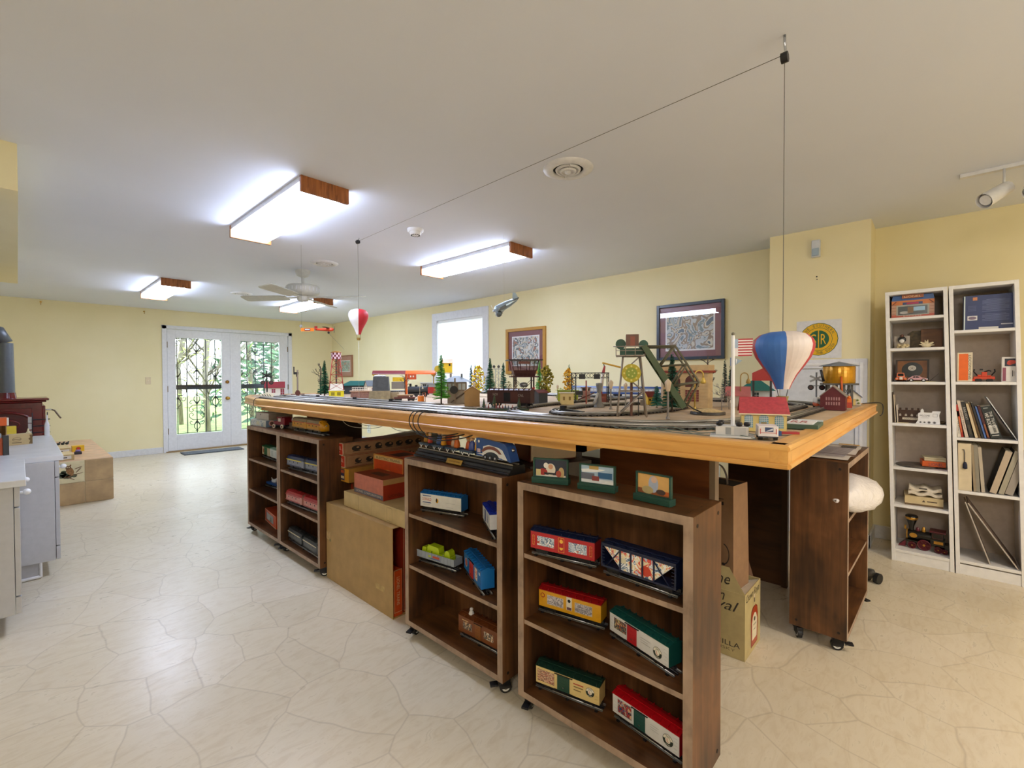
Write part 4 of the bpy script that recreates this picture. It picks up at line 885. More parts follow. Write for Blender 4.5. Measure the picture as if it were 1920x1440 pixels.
stand((1.318, .70), (1.303, .573), (K('dcae6a', .3), [('r', 0, .03, .118, .018, K('8a4f2e')), ('e', .0, .056, .017, .026, K('aab6cf')), ('e', .002, .07, .01, .01, K('d9b7a2')), ('e', -.02, .036, .02, .012, K('b9a878')), ('r', .045, .034, .016, .012, K('c8642a')), ('e', .026, .036, .016, .008, K('4d3a3a'))]), 'small green framed picture with orange background, rightmost of three')
# ---- plastic wrapped packs at the back of the second unit
def pack(loc, rz, w, d, h, label):
    o = T('wrapped_pack', label, 'pack', loc, rz, 'clear wrapped brown packs')
    f = MB(); f.box(-w/2, -d/2, 0, w/2, d/2, h, K('5f2c1c', .35, 0, .12, 14)); f.build('contents', o, .006)
    f = MB(); f.box(-w/2-.004, -d/2-.004, 0, w/2+.004, d/2+.004, h+.004, glassy('cellophane', 'f4e6dc', .12, .12)); f.build('wrapper', o, .008)
for x, y in ((1.66, 1.32), (1.85, 1.50)):
    f = MB(); f.box(-.16, -.13, 0, .16, .13, .87, ESP); o = f.build('plant_box', None, .002, loc=(x, y, 0), rz=-20)
    tag(o, 'tall narrow dark box under the table carrying the '+('nearer' if x < 1.7 else 'farther')+' wrapped pack', 'box')
pack((1.66, 1.33, .871), -22, .24, .16, .085, 'clear wrapped brown pack right behind the display train'); pack((1.86, 1.50, .871), -8, .24, .14, .085, 'clear wrapped brown pack farther back under the table')
# ---- crate and paper bag behind the nearest unit
CR = K('b3a272', .6, 0, .05, 14)
o = T('bottle_carton', 'pale cardboard bottle carton with script lettering and a bottle picture', 'box', (2.138, .60, 0), 0)
f = MB(); w, d, h = .236, .29, .293
f.box(0, 0, 0, w, .004, h, CR).box(0, d-.004, 0, w, d, h, CR).box(0, .004, 0, .004, d-.004, h, CR).box(w-.004, .004, 0, w, d-.004, h, CR).box(.004, .004, 0, w-.004, d-.004, .004, CR)
BOT = K('a83f1d', .3); c = .14
draw(f, 0, [('t', 'Crown Royal', .118, .262, .205, .042, INK, .35), ('r', c, .238, .018, .03, K('c9b79a')), ('r', c, .226, .012, .02, K('3c2f28')), ('p', [(c-.052, .022), (c+.046, .022), (c+.052, .15), (c+.044, .185), (c+.02, .2), (c-.022, .2), (c-.048, .185), (c-.055, .15)], K('7d3320')), ('p', [(c-.048, .026), (c+.042, .026), (c+.048, .15), (c+.04, .18), (c+.018, .195), (c-.02, .195), (c-.044, .18), (c-.05, .15)], BOT), ('p', [(c-.036, .05), (c+.034, .05), (c+.038, .13), (c+.024, .16), (c, .168), (c-.024, .16), (c-.038, .13)], K('dcd2b4')), ('e', c, .14, .012, .01, K('4a4034')), ('t', 'Crown Royal', c, .115, .05, .012, INK, .3), ('t', 'VANILLA', c, .094, .038, .007, INK)])
f.M = Matrix.Rotation(-PI/2, 4, 'Z'); draw(f, 0, [('t', 'Crown', -.16, .27, .15, .05, INK, .35), ('t', 'Royal', -.12, .222, .19, .06, INK, .35), ('t', 'VANILLA', -.1, .06, .16, .022, INK), ('t', 'WHISKY', -.1, .034, .12, .012, K('6d6244'))]); f.M = Matrix()
f.build('carton', o, .001)
f = MB(); f.M = Matrix.Translation((w-.002, 0, h)) @ Matrix.Rotation(R(6), 4, 'Y'); f.poly([(0, .03, 0), (0, d-.01, 0), (-.0, d-.03, .085), (.0, .06, .09)], K('8d6a52', .6)); f.build('flap', o)
f = MB(); f.M = Matrix.Translation((.002, 0, h)); f.poly([(0, 0, 0), (0, d, 0), (.012, d, .1), (.012, .07, .1)], CR); f.M = f.M @ Matrix.Translation((-.0006, .17, .045)) @ Matrix.Rotation(-PI/2, 4, 'Z'); f.text('Fine', (.06, -.008, .01), UX, UZ, .1, .05, INK, .3); f.build('flap', o)
f = MB(); f.M = Matrix.Translation((.0, .004, h)); f.poly([(.01, 0, -.002), (w-.01, 0, -.002), (w-.02, .05, -.018), (.02, .05, -.018)], K('d6d0c0', .6)); f.build('flap', o)
BAGM = K('8c6c4e', .7, 0, .05, 20)
o = T('paper_bag', 'tall brown paper shopping bag with folded top standing on the bottle carton', 'bag', (2.255, .75, .20), -8)
f = MB(); ZB = .555; a, b = .075, .105
ring = lambda z, kx, ky, dx=0, dy=0: [(-a*kx+dx, -b*ky+dy, z), (a*kx+dx, -b*ky+dy, z), (a*kx+dx, b*ky+dy, z), (-a*kx+dx, b*ky+dy, z)]
rs = [ring(0, 1, 1), ring(.15, 1.02, 1), ring(.35, .98, .98), ring(ZB, .92, .95)]
v = sum(rs, []); f.add(v, [(i*4+j, i*4+(j+1) % 4, (i+1)*4+(j+1) % 4, (i+1)*4+j) for i in range(3) for j in range(4)]+[(3, 2, 1, 0)], BAGM)
f.M = Matrix.Translation((-a-.0015, 0, 0)) @ Matrix.Rotation(-PI/2, 4, 'Z'); draw(f, 0, [('h', .055, .24, .032, .05, INK, -80, 80), ('h', .055, .24, .028, .044, BAGM, -80, 80), ('e', .06, .195, .008, .006, INK), ('r', .04, .49, .04, .003, INK), ('r', .055, .47, .01, .015, INK)]); f.M = Matrix()
f.build('paper_body', o)
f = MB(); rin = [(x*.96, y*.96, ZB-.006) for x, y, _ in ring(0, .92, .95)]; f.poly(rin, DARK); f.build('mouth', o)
f = MB()
pts = [(.0+.03*math.cos(R(t)), .055*math.cos(R(t)), ZB-.01+.085*math.sin(R(t))) for t in range(0, 181, 15)]
for i in range(len(pts)-1):
    p, q = Vector(pts[i]), Vector(pts[i+1]); f.add([p-UX*.009, p+UX*.009, q+UX*.009, q-UX*.009], [(0, 1, 2, 3)], K('4b4038', .6))
f.build('handle', o)
# ---- end unit: magazine, plastic bag, box
o = T('magazine', 'open white magazine with a yellow corner on the end shelf unit', 'magazine', (2.80, .385, .861), -1)
f = MB(); pts = [(-.24+.48*i/12, .006*math.sin(i*.9)+.004+(0.012 if i > 10 else 0)) for i in range(13)]
f.add([(x, y, z) for x, z in pts for y in (-.1, .09)], [(2*i, 2*i+2, 2*i+3, 2*i+1) for i in range(12)], K('d9d5cf', .35), True); f.build('pages', o)
f = MB(); pr = K('8d8790', .5)
for i in range(14): f.box(-.2+i*.025, -.08, .0125, -.19+i*.025, .06, .0135, pr)
for i in range(5): f.box(.13+i*.012, -.085, .0125+.001*i, .137+i*.012, -.02, .0135+.001*i, INK)
f.box(.2, -.09, .019, .235, .0, .02, K('c99a1c')); f.build('printing', o)
def bagmat():
    m, nt, b = newmat('plastic_bag'); b.inputs['Base Color'].default_value = lin('d9d4d2'); b.inputs['Roughness'].default_value = .25
    bump(nt, b, noise(nt, coords(nt), 22, 3, .6, 1), .5, .02); return m
o = T('plastic_bag', 'crumpled white plastic bag stuffed into the top of the end shelf unit', 'bag', (2.72, .265, .675))
f = MB(); n = 14; v = []
r_ = random.Random(5)
for i in range(n+1):
    t = i/n; rr = math.sin(PI*min(1, t*1.02+.001))**.6
    for j in range(20):
        an = 2*PI*j/20; k = 1+.10*math.sin(3*an+t*9)+.06*r_.random()
        v.append((-.23+t*.50, .06+math.cos(an)*.11*rr*k-.03*math.sin(PI*t), max(-.068, math.sin(an)*.085*rr*k+.012)))
f.add(v, [(i*20+j, i*20+(j+1) % 20, (i+1)*20+(j+1) % 20, (i+1)*20+j) for i in range(n) for j in range(20)], bagmat(), True); f.build('crumpled_film', o)
carton('salmon printed box on the middle shelf of the end unit', (2.66, .315, .353), 0, .22, .13, .19, K('b7694e', .45), [('r', 0, .1, .2, .16, art('salmon', ['b7694e', 'd8b9a2', '9a4a34', 'e2d2c4'], 25, 7))], name='printed_box')
o = T('swivel_chair_foot', 'black swivel chair foot with a twin wheel castor beyond the end unit', 'chair', (3.42, .285, 0))
f = MB(); f.tube([(-.14, .02, .11), (.02, .0, .075), (.07, -.01, .06)], .022, BLACK, 8); f.build('leg', o)
f = MB()
for s in (-1, 1): f.cyl((.085+s*.006, -.015+s*.014, .031), (.085+s*.016, -.015+s*.036, .031), .031, RUB, n=20)
f.cyl((.08, -.013, .04), (.08, -.013, .075), .01, BLACK); f.build('wheel', o)
# ---- things on the left counter and hearth
carton('torn brown cardboard carton with an oval stamp on the grey counter', (.0, 4.96, .757), 14, .145, .11, .076, KR2, [('e', -.01, .042, .024, .014, K('7c6a48')), ('e', -.01, .042, .021, .011, KR2), ('r', -.01, .042, .04, .004, K('6d5c3c')), ('r', -.01, .018, .05, .006, K('7c6a48')), ('p', [(.052, .004), (.0725, .002), (.0725, .07), (.056, .068), (.06, .05), (.05, .04), (.06, .026)], K('6d5630'))], [('r', 0, .036, .1, .06, K('3d3020'))], name='torn_carton')
TAN = K('c2a268', .55)
o = T('open_tan_box', 'open tan box standing on its side on the grey counter', 'box', (-.135, 4.78, .757), 10, 'boxes on the left counter')
f = MB(); f.box(-.1, 0, .075, .08, .12, .08, TAN).box(-.1, .115, .0, .08, .12, .16, TAN).box(.075, 0, 0, .08, .12, .155, KR).box(-.1, 0, .09, .03, .02, .15, K('cbb27a', .5)); f.build('carton', o)
carton('bright orange box with cream edge on top of the tan box', (-.13, 4.80, .915), 8, .17, .11, .055, K('d8590f', .4), [('r', .08, .028, .01, .055, K('e6dccb'))], name='orange_box')
o = carton('small yellow packet behind the tan box', (-.035, 5.12, .757), 10, .05, .03, .13, K('d8c23a', .4), name='yellow_packet')
o = T('toy_crossing_gate_box', 'orange and black toy train box nearest the viewer on the counter', 'box', (-.155, 4.36, .757), 4)
f = MB(); f.box(-.1, 0, 0, .085, .06, .11, K('c7501c', .4)); draw(f, 0, [('r', -.02, .03, .13, .012, K('e6ddd2')), ('r', -.02, .075, .13, .008, K('2a2a2c'))]); f.build('carton', o)
f = MB(); f.box(.085, -.012, 0, .112, .05, .125, K('22262a', .35)); f.build('end_cap', o, .002)
f = MB(); f.box(-.1, -.004, .11, .08, .05, .14, K('9a9fa2', .35)); f.build('tray', o, .004)
o = T('wire_rack', 'black wire rack with white bottles at the counter end', 'rack', (.14, 5.60, .757))
f = MB()
for x in (-.06, .03):
    for y in (-.02, .02): f.tube([(x, y, 0), (x, y, .2)], .003, IRON, 5)
for z in (.03, .085, .14): f.tube([(-.06, -.02, z), (.045, -.02, z), (.045, .02, z), (-.06, .02, z)], .003, IRON, 5, True)
f.build('frame', o)
for z in (.0, .06, .115):
    f = MB(); f.box(-.085, -.012, z, -.062, .012, z+.048, K('b9b5b2', .4)); f.build('label_block', o)
o = T('white_bottle', 'slim white bottle at the right end of the counter', 'bottle', (.165, 5.56, .757))
f = MB(); f.lathe([(.016, 0), (.016, .09), (.012, .11), (.006, .13), (.005, .16), (.0001, .165)], K('dcdce2', .3), 16); f.build('bottle_body', o)
f = MB(); f.cyl((0, 0, .155), (0, 0, .178), .006, WHT2); f.build('cap', o)
o = T('glue_bottle', 'tiny cream glue bottle in front of the wire rack', 'bottle', (.055, 5.58, .757))
f = MB(); f.lathe([(.014, 0), (.016, .03), (.007, .05), (.004, .07), (.0001, .072)], K('dccfa4', .4), 12); f.build('bottle_body', o)
HB = 'flat boxes on the tiled hearth'
carton('flat tan box with white label on the hearth, nearer one', (.26, 6.33, .431), 4, .235, .3, .055, KR2, [('r', .03, .028, .13, .032, K('dcdad6')), ('r', .04, .026, .05, .01, INK)], group=HB, name='flat_box')
carton('flat tan box with white label on the hearth, farther one', (.245, 6.85, .431), 2, .27, .4, .065, KR2, [('r', .06, .032, .13, .036, K('dcdad6')), ('r', .05, .03, .05, .012, INK)], group=HB, name='flat_box')
carton('small bright yellow toy box on the hearth', (.45, 7.0, .431), 5, .1, .06, .065, K('e0b41c', .4), [('e', 0, .032, .022, .02, K('8a5a2c')), ('e', 0, .034, .013, .012, K('c9301f'))], name='yellow_box')
o = T('toy_figure_bag', 'small purple and black toy beside the yellow box on the hearth', 'toy', (.43, 6.75, .431))
f = MB(); f.box(-.03, -.02, 0, .03, .02, .028, K('2a2630', .5)).ball((.0, 0, .036), .016, K('6d5a8c', .5), 8, (1.5, 1, .8)); f.build('toy_body', o, .004)
for i in range(3):
    f = MB(); f.ball((0, 0, .014), .014, K('23251f', .5), 8, (1.2, .8, 1)).ball((.012, 0, .03), .008, K('23251f', .5), 6); o = f.build('bird_figure', None, loc=(.3+i*.035, 7.2, .498 if 0 else .4965)); tag(o, ['leftmost', 'middle', 'rightmost'][i]+' of three tiny dark bird figures on the farther flat box', 'figurine', 'tiny dark bird figures')
# ---------------------------------------------------------------- things on the white bookcases (viewer's right = -y)
BX = 4.03
def yl(y, z): return y
def shelfbox(name, label, cat, y1, y0, z, h, d, m, front=(), dx=0, rot=0, group=None, bev=.001, right=()):
    return carton(label, (BX+dx, (y1+y0)/2, z+.0005), -90+rot, y1-y0, d, h, m, front, right, group=group, name=name, cat=cat, bev=bev)
o = T('train_set_box', 'train set box printed as a brick engine shed with an arched window', 'box', (BX+.03, .117, 1.6375), -88)
f = MB(); w = .108; BRK = K('b8907c', .45)
f.box(-w, 0, 0, w, .07, .115, BRK); f.prism([(-w, .115), (w, .115), (w*.94, .15), (-w*.94, .15)], .01, .06, K('2a5a9c', .35), 'y')
draw(f, 0, [('r', 0, .058, 2*w, .114, BRK), ('r', 0, .011, 2*w, .02, K('b5523f', .4)), ('r', 0, .1, 2*w, .028, K('c4743c', .4)), ('r', 0, .05, .165, .07, K('9fa19a')), ('r', 0, .048, .148, .056, K('2b3430', .25)), ('r', .032, .056, .06, .026, K('8fb8d6', .3)), ('e', -.04, .034, .026, .009, K('a9a7a4')), ('r', -.01, .05, .03, .04, K('7c6248')), ('r', 0, .094, .1, .016, K('3b4a75')), ('r', 0, .094, .06, .01, K('b0315a')), ('p', [(-w, .088), (-.085, .11), (-.08, .11), (-.1, .088)], K('5d2f20')), ('p', [(w, .088), (.085, .11), (.08, .11), (.1, .088)], K('5d2f20')), ('t', 'EXPRESS', 0, .011, .09, .007, K('e8cdb8'))]+[('r', s*(w-.012), .028+i*.02, .022, .002, K('8a5a4a')) for i in range(4) for s in (-1, 1)])
f.box(-.055, -.003, .128, .055, 0, .152, K('9c5a3a', .4)); f.text('LIONEL', (0, -.0036, .14), UX, UZ, .085, .012, K('e6c79c')); f.build('carton', o, .001)
# second shelf
o = T('figure_plaque', 'black and white bird figure plaque standing on a pebble base', 'ornament', (BX+.04, .17, 1.4325), -90)
f = MB(); f.box(-.04, .02, 0, .04, .028, .085, K('a89f96', .5)); f.build('plaque', o, .001)
f = MB(); f.ball((0, .008, .06), .022, BLACK, 10, (1, .5, 1)).ball((0, .004, .085), .011, K('5a3a30'), 8).ball((0, -.0, .05), .014, WHT, 8, (1, .5, 1)); f.build('bird_figure', o)
f = MB()
r_ = random.Random(3)
for i in range(16): f.ball((r_.uniform(-.035, .035), r_.uniform(-.01, .014), r_.uniform(.006, .024)), r_.uniform(.007, .012), K('cdbd97', .5), 6)
f.build('pebble_base', o)
o = T('metal_plaque', 'dark weathered plaque leaning at the back of the second shelf', 'plaque', (BX+.11, .10, 1.4325), -94)
f = MB().at(rx=-6); f.prism([(-.045, 0), (.045, 0), (.045, .12), (-.02, .12), (-.045, .1)], -.004, .004, K('4a3f2c', .5, 0, .3, 50), 'y'); f.build('plate', o, .002)
o = T('wooden_box_lid', 'flat brown wooden panel leaning at the right of the second shelf', 'panel', (BX+.10, .02, 1.4325), -84)
f = MB().at(rx=-5); f.box(-.055, -.006, 0, .052, .006, .128, wood('walnut', [(.3, '523219'), (.6, '6f4724')], (6, 40, 40), None, .5)); f.build('board', o, .002)
f = MB(); r_ = random.Random(9); sh = K('d8c9a4', .5, 0, .1)
for i in range(9):
    a = r_.uniform(-.6, PI+.6); f.cyl((0, 0, .016), (math.cos(a)*.038, r_.uniform(-.02, .01), .016+abs(math.sin(a))*.036), .012, sh, .001, 7)
f.ball((0, 0, .016), .016, sh, 8, (1.6, 1, 1)); o = f.build('sea_shell', None, loc=(BX+.03, .045, 1.4325), rz=-90); tag(o, 'spiky cream sea shell on the second shelf', 'shell')
# third shelf
o = T('record_plaque', 'dark wooden plaque with a black record and white centre', 'plaque', (BX+.10, .118, 1.2075), -90)
f = MB().at(rx=-5); f.box(-.086, 0, 0, .086, .012, .15, K('2a1c14', .4)).box(-.076, -.001, .008, .076, 0, .142, K('7a4c20', .4, 0, .15, 14)); f.build('board', o, .001)
f = MB().at(rx=-5); f.ell((0, -.0018, .08), UX, UZ, .054, .052, K('141a18', .25), 32); f.ell((0, -.0024, .092), UX, UZ, .021, .018, K('c6c4bc', .4), 24).ell((0, -.003, .092), UX, UZ, .004, .004, DARK, 10)
for i in range(8): f.ell((.011*math.cos(i*PI/4), -.0028, .092+.010*math.sin(i*PI/4)), UX, UZ, .002, .002, K('5a5a55'), 8)
f.build('record', o)
def toycar(label, loc, rz, body, L, W, hh, kind):
    o = T('toy_car', label, 'toy car', loc, rz, 'toy cars before the record plaque'); a = L/2
    f = MB()
    if kind == 'beetle':
        p = [(-a, .012), (-a*.98, .02), (-a*.8, .027), (-a*.5, hh*.92), (-a*.2, hh), (a*.15, hh*.95), (a*.42, hh*.68), (a*.75, hh*.6), (a, hh*.38), (a, .012)]
        f.prism(p, -W/2, W/2, body, 'y', True)
        draw(f, -W/2, [('p', [(-a*.5, hh*.66), (-a*.38, hh*.86), (-a*.22, hh*.88), (-a*.22, hh*.66)], DARK), ('p', [(-a*.17, hh*.66), (-a*.17, hh*.88), (a*.06, hh*.86), (a*.24, hh*.66)], DARK)])
        f.ball((a-.004, -W/2+.006, hh*.45), .005, CHROME, 6)
    else:
        f.box(-a, -W*.3, .012, a*.4, W*.3, hh*.5, body).taper(-a*.6, -W*.38, hh*.5, a*.3, W*.38, hh, .8, body).box(-a, -W/2, .012, a, -W*.28, hh*.42, body).box(-a, W*.28, .012, a, W/2, hh*.42, body)
        f.box(a*.3, -W*.2, .012, a*.9, W*.2, hh*.55, body).box(a*.88, -W*.14, .014, a*.95, W*.14, hh*.55, CHROME)
        for s in (-1, 1): f.cyl((a*.9, s*W*.36, hh*.36), (a*.97, s*W*.36, hh*.36), .006, WHT2, n=10)
        f.poly([(a*.302, -W*.26, hh*.62), (a*.302, W*.26, hh*.62), (a*.26, W*.24, hh*.92), (a*.26, -W*.24, hh*.92)], DARK)
    f.build('car_body', o, .002)
    for x in (-a*.62, a*.6):
        for s in (-1, 1): f = MB(); f.cyl((x, s*(W/2-.008), .011), (x, s*(W/2+.001), .011), .011, RUB, n=14).cyl((x, s*(W/2+.001), .011), (x, s*(W/2+.002), .011), .006, WHT2, n=10); f.build('wheel', o)
toycar('orange vintage toy truck facing forward on the third shelf', (BX+.035, .174, 1.2075), 185, K('d8692a', .3), .085, .058, .06, 'truck')
toycar('pink toy car side-on before the record plaque', (BX+.03, .087, 1.2075), -92, K('c79a9f', .3), .1, .046, .041, 'beetle')
f = MB(); f.poly([(0, 0, .002), (-.09, .02, .006), (-.09, .02, .007), (0, 0, .004)], K('d9cf9c', .5)); f.box(-.1, -.03, 0, .03, .03, .002, K('d9cf9c', .5)); o = f.build('paper_sheet', None, loc=(BX+.04, .03, 1.2075), rz=-90); tag(o, 'pale yellow paper lying at the right of the third shelf', 'paper')
f = MB().at(0, 0, 0, 0, 0, 0); f.poly([(0, 0, 0), (.05, .01, .055), (.052, .012, .055), (.004, .004, 0)], K('5a5652', .5)); o = f.build('thin_blade', None, loc=(BX+.09, .035, 1.208), rz=-90); tag(o, 'thin grey blade leaning at the right of the third shelf', 'blade')
# fourth shelf
for i, (y, h, c, l) in enumerate(((.209, .205, '4a3b30', 'dark folder standing at the left of the fourth shelf'), (.198, .19, 'b5a795', 'tan booklet beside the dark folder on the fourth shelf'), (.186, .12, 'cfc4ba', 'clear plastic sleeve beside the tan booklet'))):
    f = MB().at(rx=0, ry=-3); f.box(-.003, 0, 0, .003, .14, h, K(c, .5)); o = f.build('booklet', None, .0005, loc=(BX+.02, y, .9305), rz=-90); tag(o, l, 'booklet')
CHOC = K('3b2319', .45)
o = T('engine_ornament', 'dark brown wooden railway engine ornament with cream name strip', 'ornament', (BX+.05, .125, .9305), -90)
f = MB(); f.box(-.055, -.01, 0, .055, .02, .03, CHOC).box(-.06, -.002, .03, .052, .016, .085, CHOC)
for x in (-.05, -.018, .012, .042): f.box(x-.006, .0, .085, x+.006, .012, .1, CHOC)
draw(f, -.002, [('p', [(x-.006, .045), (x+.006, .045), (x+.006, .055), (x, .062), (x-.006, .055)], K('a9a29a')) for x in (-.05, -.02, .01, .038)]); f.build('body', o, .001)
f = MB(); f.box(-.038, -.013, .022, .052, -.01, .036, K('cfc6b6', .5)); f.text('DAHLONEGA', (.007, -.0136, .029), UX, UZ, .07, .008, CHOC) if 0 else f.text('COUNTRY', (.007, -.0136, .029), UX, UZ, .07, .008, CHOC); f.build('name_strip', o)
o = T('white_train_cutout', 'white painted wooden train cutout with small wheels', 'ornament', (BX+.015, .033, .9305), -90)
f = MB(); f.prism([(-.062, 0), (-.04, .0), (.058, .0), (.052, .06), (.06, .085), (.02, .085), (.018, .075), (-.022, .075), (-.022, .09), (-.03, .1), (-.038, .09), (-.038, .075), (-.05, .07), (-.05, .025)], 0, .014, WHT, 'y'); draw(f, 0, [('o', .033, .058, .02, .02, .0012, K('6a6a6e')), ('t', 'WELCOME', -.018, .055, .05, .011, K('55555a')), ('r', -.018, .04, .04, .0012, K('8a8a8e'))]); f.build('board', o, .002)
for x, r in ((-.038, .006), (-.018, .006), (.004, .0085), (.03, .0085)): f = MB(); f.cyl((x, 0, .011), (x, -.002, .011), r, K('9a9a9e', .4), n=14).cyl((x, -.002, .011), (x, -.0025, .011), r*.6, K('3a3a3e', .4), n=10); f.build('wheel', o)
f = MB(); f.ball((0, 0, .01), .022, K('5a4428', .5), 8, (1, .8, .5)); o = f.build('brown_stone', None, loc=(BX+.06, -.035, .9305)); tag(o, 'small brown stone behind the white train cutout', 'stone')
f = MB(); f.box(-.03, 0, 0, .03, .02, .004, K('c9b98e', .5)); o = f.build('wood_strip', None, loc=(BX+.0, .16, .9305), rz=-90); tag(o, 'short pale wooden strip at the front of the fourth shelf', 'strip')
# fifth shelf
f = MB(); f.lathe([(.105, .0), (.11, .006), (.1, .012), (.0001, .012)], K('4d4640', .45, 0, .25, 40), 36); o = f.build('round_plate', None, loc=(BX+.1, .09, .6365)); tag(o, 'dark round plate lying flat on the fifth shelf', 'plate')
o = carton('orange train box lettered in dark print lying on the round plate', (BX+.04, .003, .6495), -84, .115, .14, .034, K('cf5a1c', .4), [('t', 'LIONEL', .01, .016, .07, .02, K('3d3250'))], name='train_box')
f = MB()
for i, c in enumerate(('c9bd9c', 'd9d2b8', 'bfb38c', 'cfc7aa')): f.at(0, 0, .001+i*.006, i*3-4); f.box(-.052, 0, 0, .052, .12, .0055, K(c, .5))
o = f.build('booklet_pile', None, loc=(BX+.05, -.002, .684), rz=-86); tag(o, 'few cream booklets lying on the orange train box', 'booklets')
# sixth shelf
o = carton('flat cream box with a small dark logo on the sixth shelf', (BX+.025, .05, .3835), -86, .19, .2, .06, K('cbb88e', .45), [('r', 0, .006, .19, .012, K('6a553c')), ('t', 'Nordic', .03, .034, .06, .012, K('4a3a2c'), .3), ('p', [(-.02, .028), (-.005, .028), (-.012, .04)], K('4a3a2c'))][:1]+[('r', .04, .034, .05, .006, K('4a3a2c')), ('p', [(-.01, .028), (.008, .028), (0, .042)], K('4a3a2c'))], name='flat_box')
f = MB(); TW = K('d8cfbe', .9, 0, .06, 60)
def fold(z0, t, w, ph): 
    v = []
    for i in range(17):
        x = -w+2*w*i/16
        for y in (0, .15): v += [(x, y, z0+.006*math.sin(i*.8+ph)), (x, y, z0+t+.008*math.sin(i*.8+ph))]
    n = 4; fs = []
    for i in range(16):
        a, b = i*n, (i+1)*n
        fs += [(a, b, b+1, a+1), (a+2, a+3, b+3, b+2), (a+1, b+1, b+3, a+3), (a, a+2, b+2, b)]
    fs += [(0, 1, 3, 2), (64, 66, 67, 65)]
    f.add(v, fs, TW, True)
fold(.008, .02, .084, 0); fold(.036, .02, .08, 1.7); f.box(-.03, -.001, .05, .01, .0, .058, K('4a463e', .7))
o = f.build('folded_towel', None, .003, loc=(BX+.035, .045, .444), rz=-88); tag(o, 'folded off white towel on the flat cream box', 'towel')
# ornate engine at the bottom
GOLD = K('b98a3a', .3, .7, .1); CRIM = K('5c1220', .35); JET = K('16130f', .25)
o = T('steam_engine_ornament', 'large ornate black red and gold steam engine ornament on the bottom shelf', 'ornament', (BX+.10, .05, .0815), -93)
f = MB(); f.cyl((-.08, 0, .085), (.04, 0, .085), .033, JET, n=24).cyl((-.086, 0, .085), (-.08, 0, .085), .035, GOLD, n=24); f.ell((-.05, -.0335, .088), UX, UZ, .02, .016, GOLD); f.build('boiler', o)
f = MB(); f.lathe([(.012, .11), (.014, .14), (.03, .19), (.034, .2), (.034, .212), (.026, .218), (.0001, .22)], JET, 20, (-.062, 0, 0)).lathe([(.0305, .188), (.0345, .198), (.035, .203), (.033, .206)], GOLD, 20, (-.062, 0, 0)); f.build('chimney', o)
for x, h in ((-.03, .022), (.0, .03)): f = MB(); f.lathe([(.008, .11), (.012, .118), (.009, .118+h*.7), (.0001, .12+h)], CRIM if x < 0 else GOLD, 14, (x, 0, 0)); f.build('dome', o)
f = MB(); f.box(.035, -.04, .05, .105, .04, .085, JET).box(.04, -.036, .085, .1, .036, .13, JET).box(.03, -.044, .13, .11, .044, .14, CRIM)
draw(f, -.036, [('o', .07, .108, .045, .03, .002, CRIM)]); draw(f, -.04, [('r', .075, .067, .045, .018, GOLD)]); f.box(.105, -.035, .03, .13, .035, .06, JET); f.build('cab', o, .002)
f = MB(); f.box(-.09, -.03, .04, .12, .03, .052, JET); f.prism([(-.09, .045), (-.128, .0), (-.09, .005)], -.03, .03, CRIM, 'y'); f.cyl((-.098, -.0, .128), (-.088, 0, .128), .015, GOLD, n=14); f.build('frame', o, .001)
for x, r in ((-.055, .022), (.005, .035), (.075, .02), (.105, .016)):
    for s in (-1, 1):
        f = MB(); f.lathe([(r, -.003), (r, .003), (r*.84, .003), (r*.84, -.003), (r, -.003)], CRIM, 24)
        for k in range(6): f.cyl((0, 0, 0), (r*.86*math.cos(k*PI/3), r*.86*math.sin(k*PI/3), 0), .0022, CRIM, n=5)
        f.cyl((0, 0, -.004), (0, 0, .004), r*.2, GOLD, n=10)
        q = f.build('wheel', o); q.location = (x, s*.04, r); q.rotation_euler = (PI/2, 0, 0)
# ---- second bookcase
BL1 = K('1c2f66', .35)
sb = [('r', .03, .185-i*.0066, .115 if i % 5 else .08, .0016, K('7f8cb4')) for i in range(12)]+[('r', .03, .095-i*.0066, .115 if i % 4 else .09, .0016, K('7f8cb4')) for i in range(7)]+[('r', -.072, .15-i*.006, .036, .0014, K('66709a')) for i in range(6)]
shelfbox('blue_set_box', 'big dark blue box with rows of white print on the top shelf', 'box', -.128, -.345, 1.5325, .215, .07, BL1, [('r', -.106, .107, .006, .214, K('c9dbe2'))]+sb+[('e', -.06, .193, .008, .008, K('c9855a')), ('r', -.06, .193, .02, .02, K('c9855a')), ('r', -.071, .074, .044, .028, K('dcdce0')), ('e', -.071, .074, .018, .01, K('7a6a80')), ('t', 'Smart Village', .075, .03, .05, .01, K('e2e4ea'), .3)][:-1]+[('r', .078, .03, .05, .006, K('d8dae4'))]+[('r', .0, .008, .085, .017, K('d6d2cb'))], dx=.05, rot=3)
shelfbox('locomotive_box', 'cream box with a bright orange panel lettered upright', 'box', -.100, -.168, 1.2095, .182, .06, K('d9ceb4', .4), [('r', -.006, .091, .042, .166, K('e2650f', .35))], dx=.01)
f = MB(); f.M = Matrix.Translation((BX+.0094, -.156, 1.3)) @ Matrix.Rotation(-PI/2, 4, 'Z') @ Matrix.Rotation(PI/2, 4, 'Y'); f.text('LOCOMOTIVE', (0, 0, 0), UX, UZ, .15, .012, INK)
q = [c for c in COL.objects if c.name == 'locomotive_box'][0]; t = f.build('lettering'); t.parent = q; t.matrix_parent_inverse = Matrix.LocRotScale(q.location, q.rotation_euler, q.scale).inverted()
o = T('toy_snowplow', 'orange red toy snow plough vehicle with black arms', 'toy vehicle', (BX+.06, -.222, 1.2095), -90)
OR2 = K('c83f1c', .35)
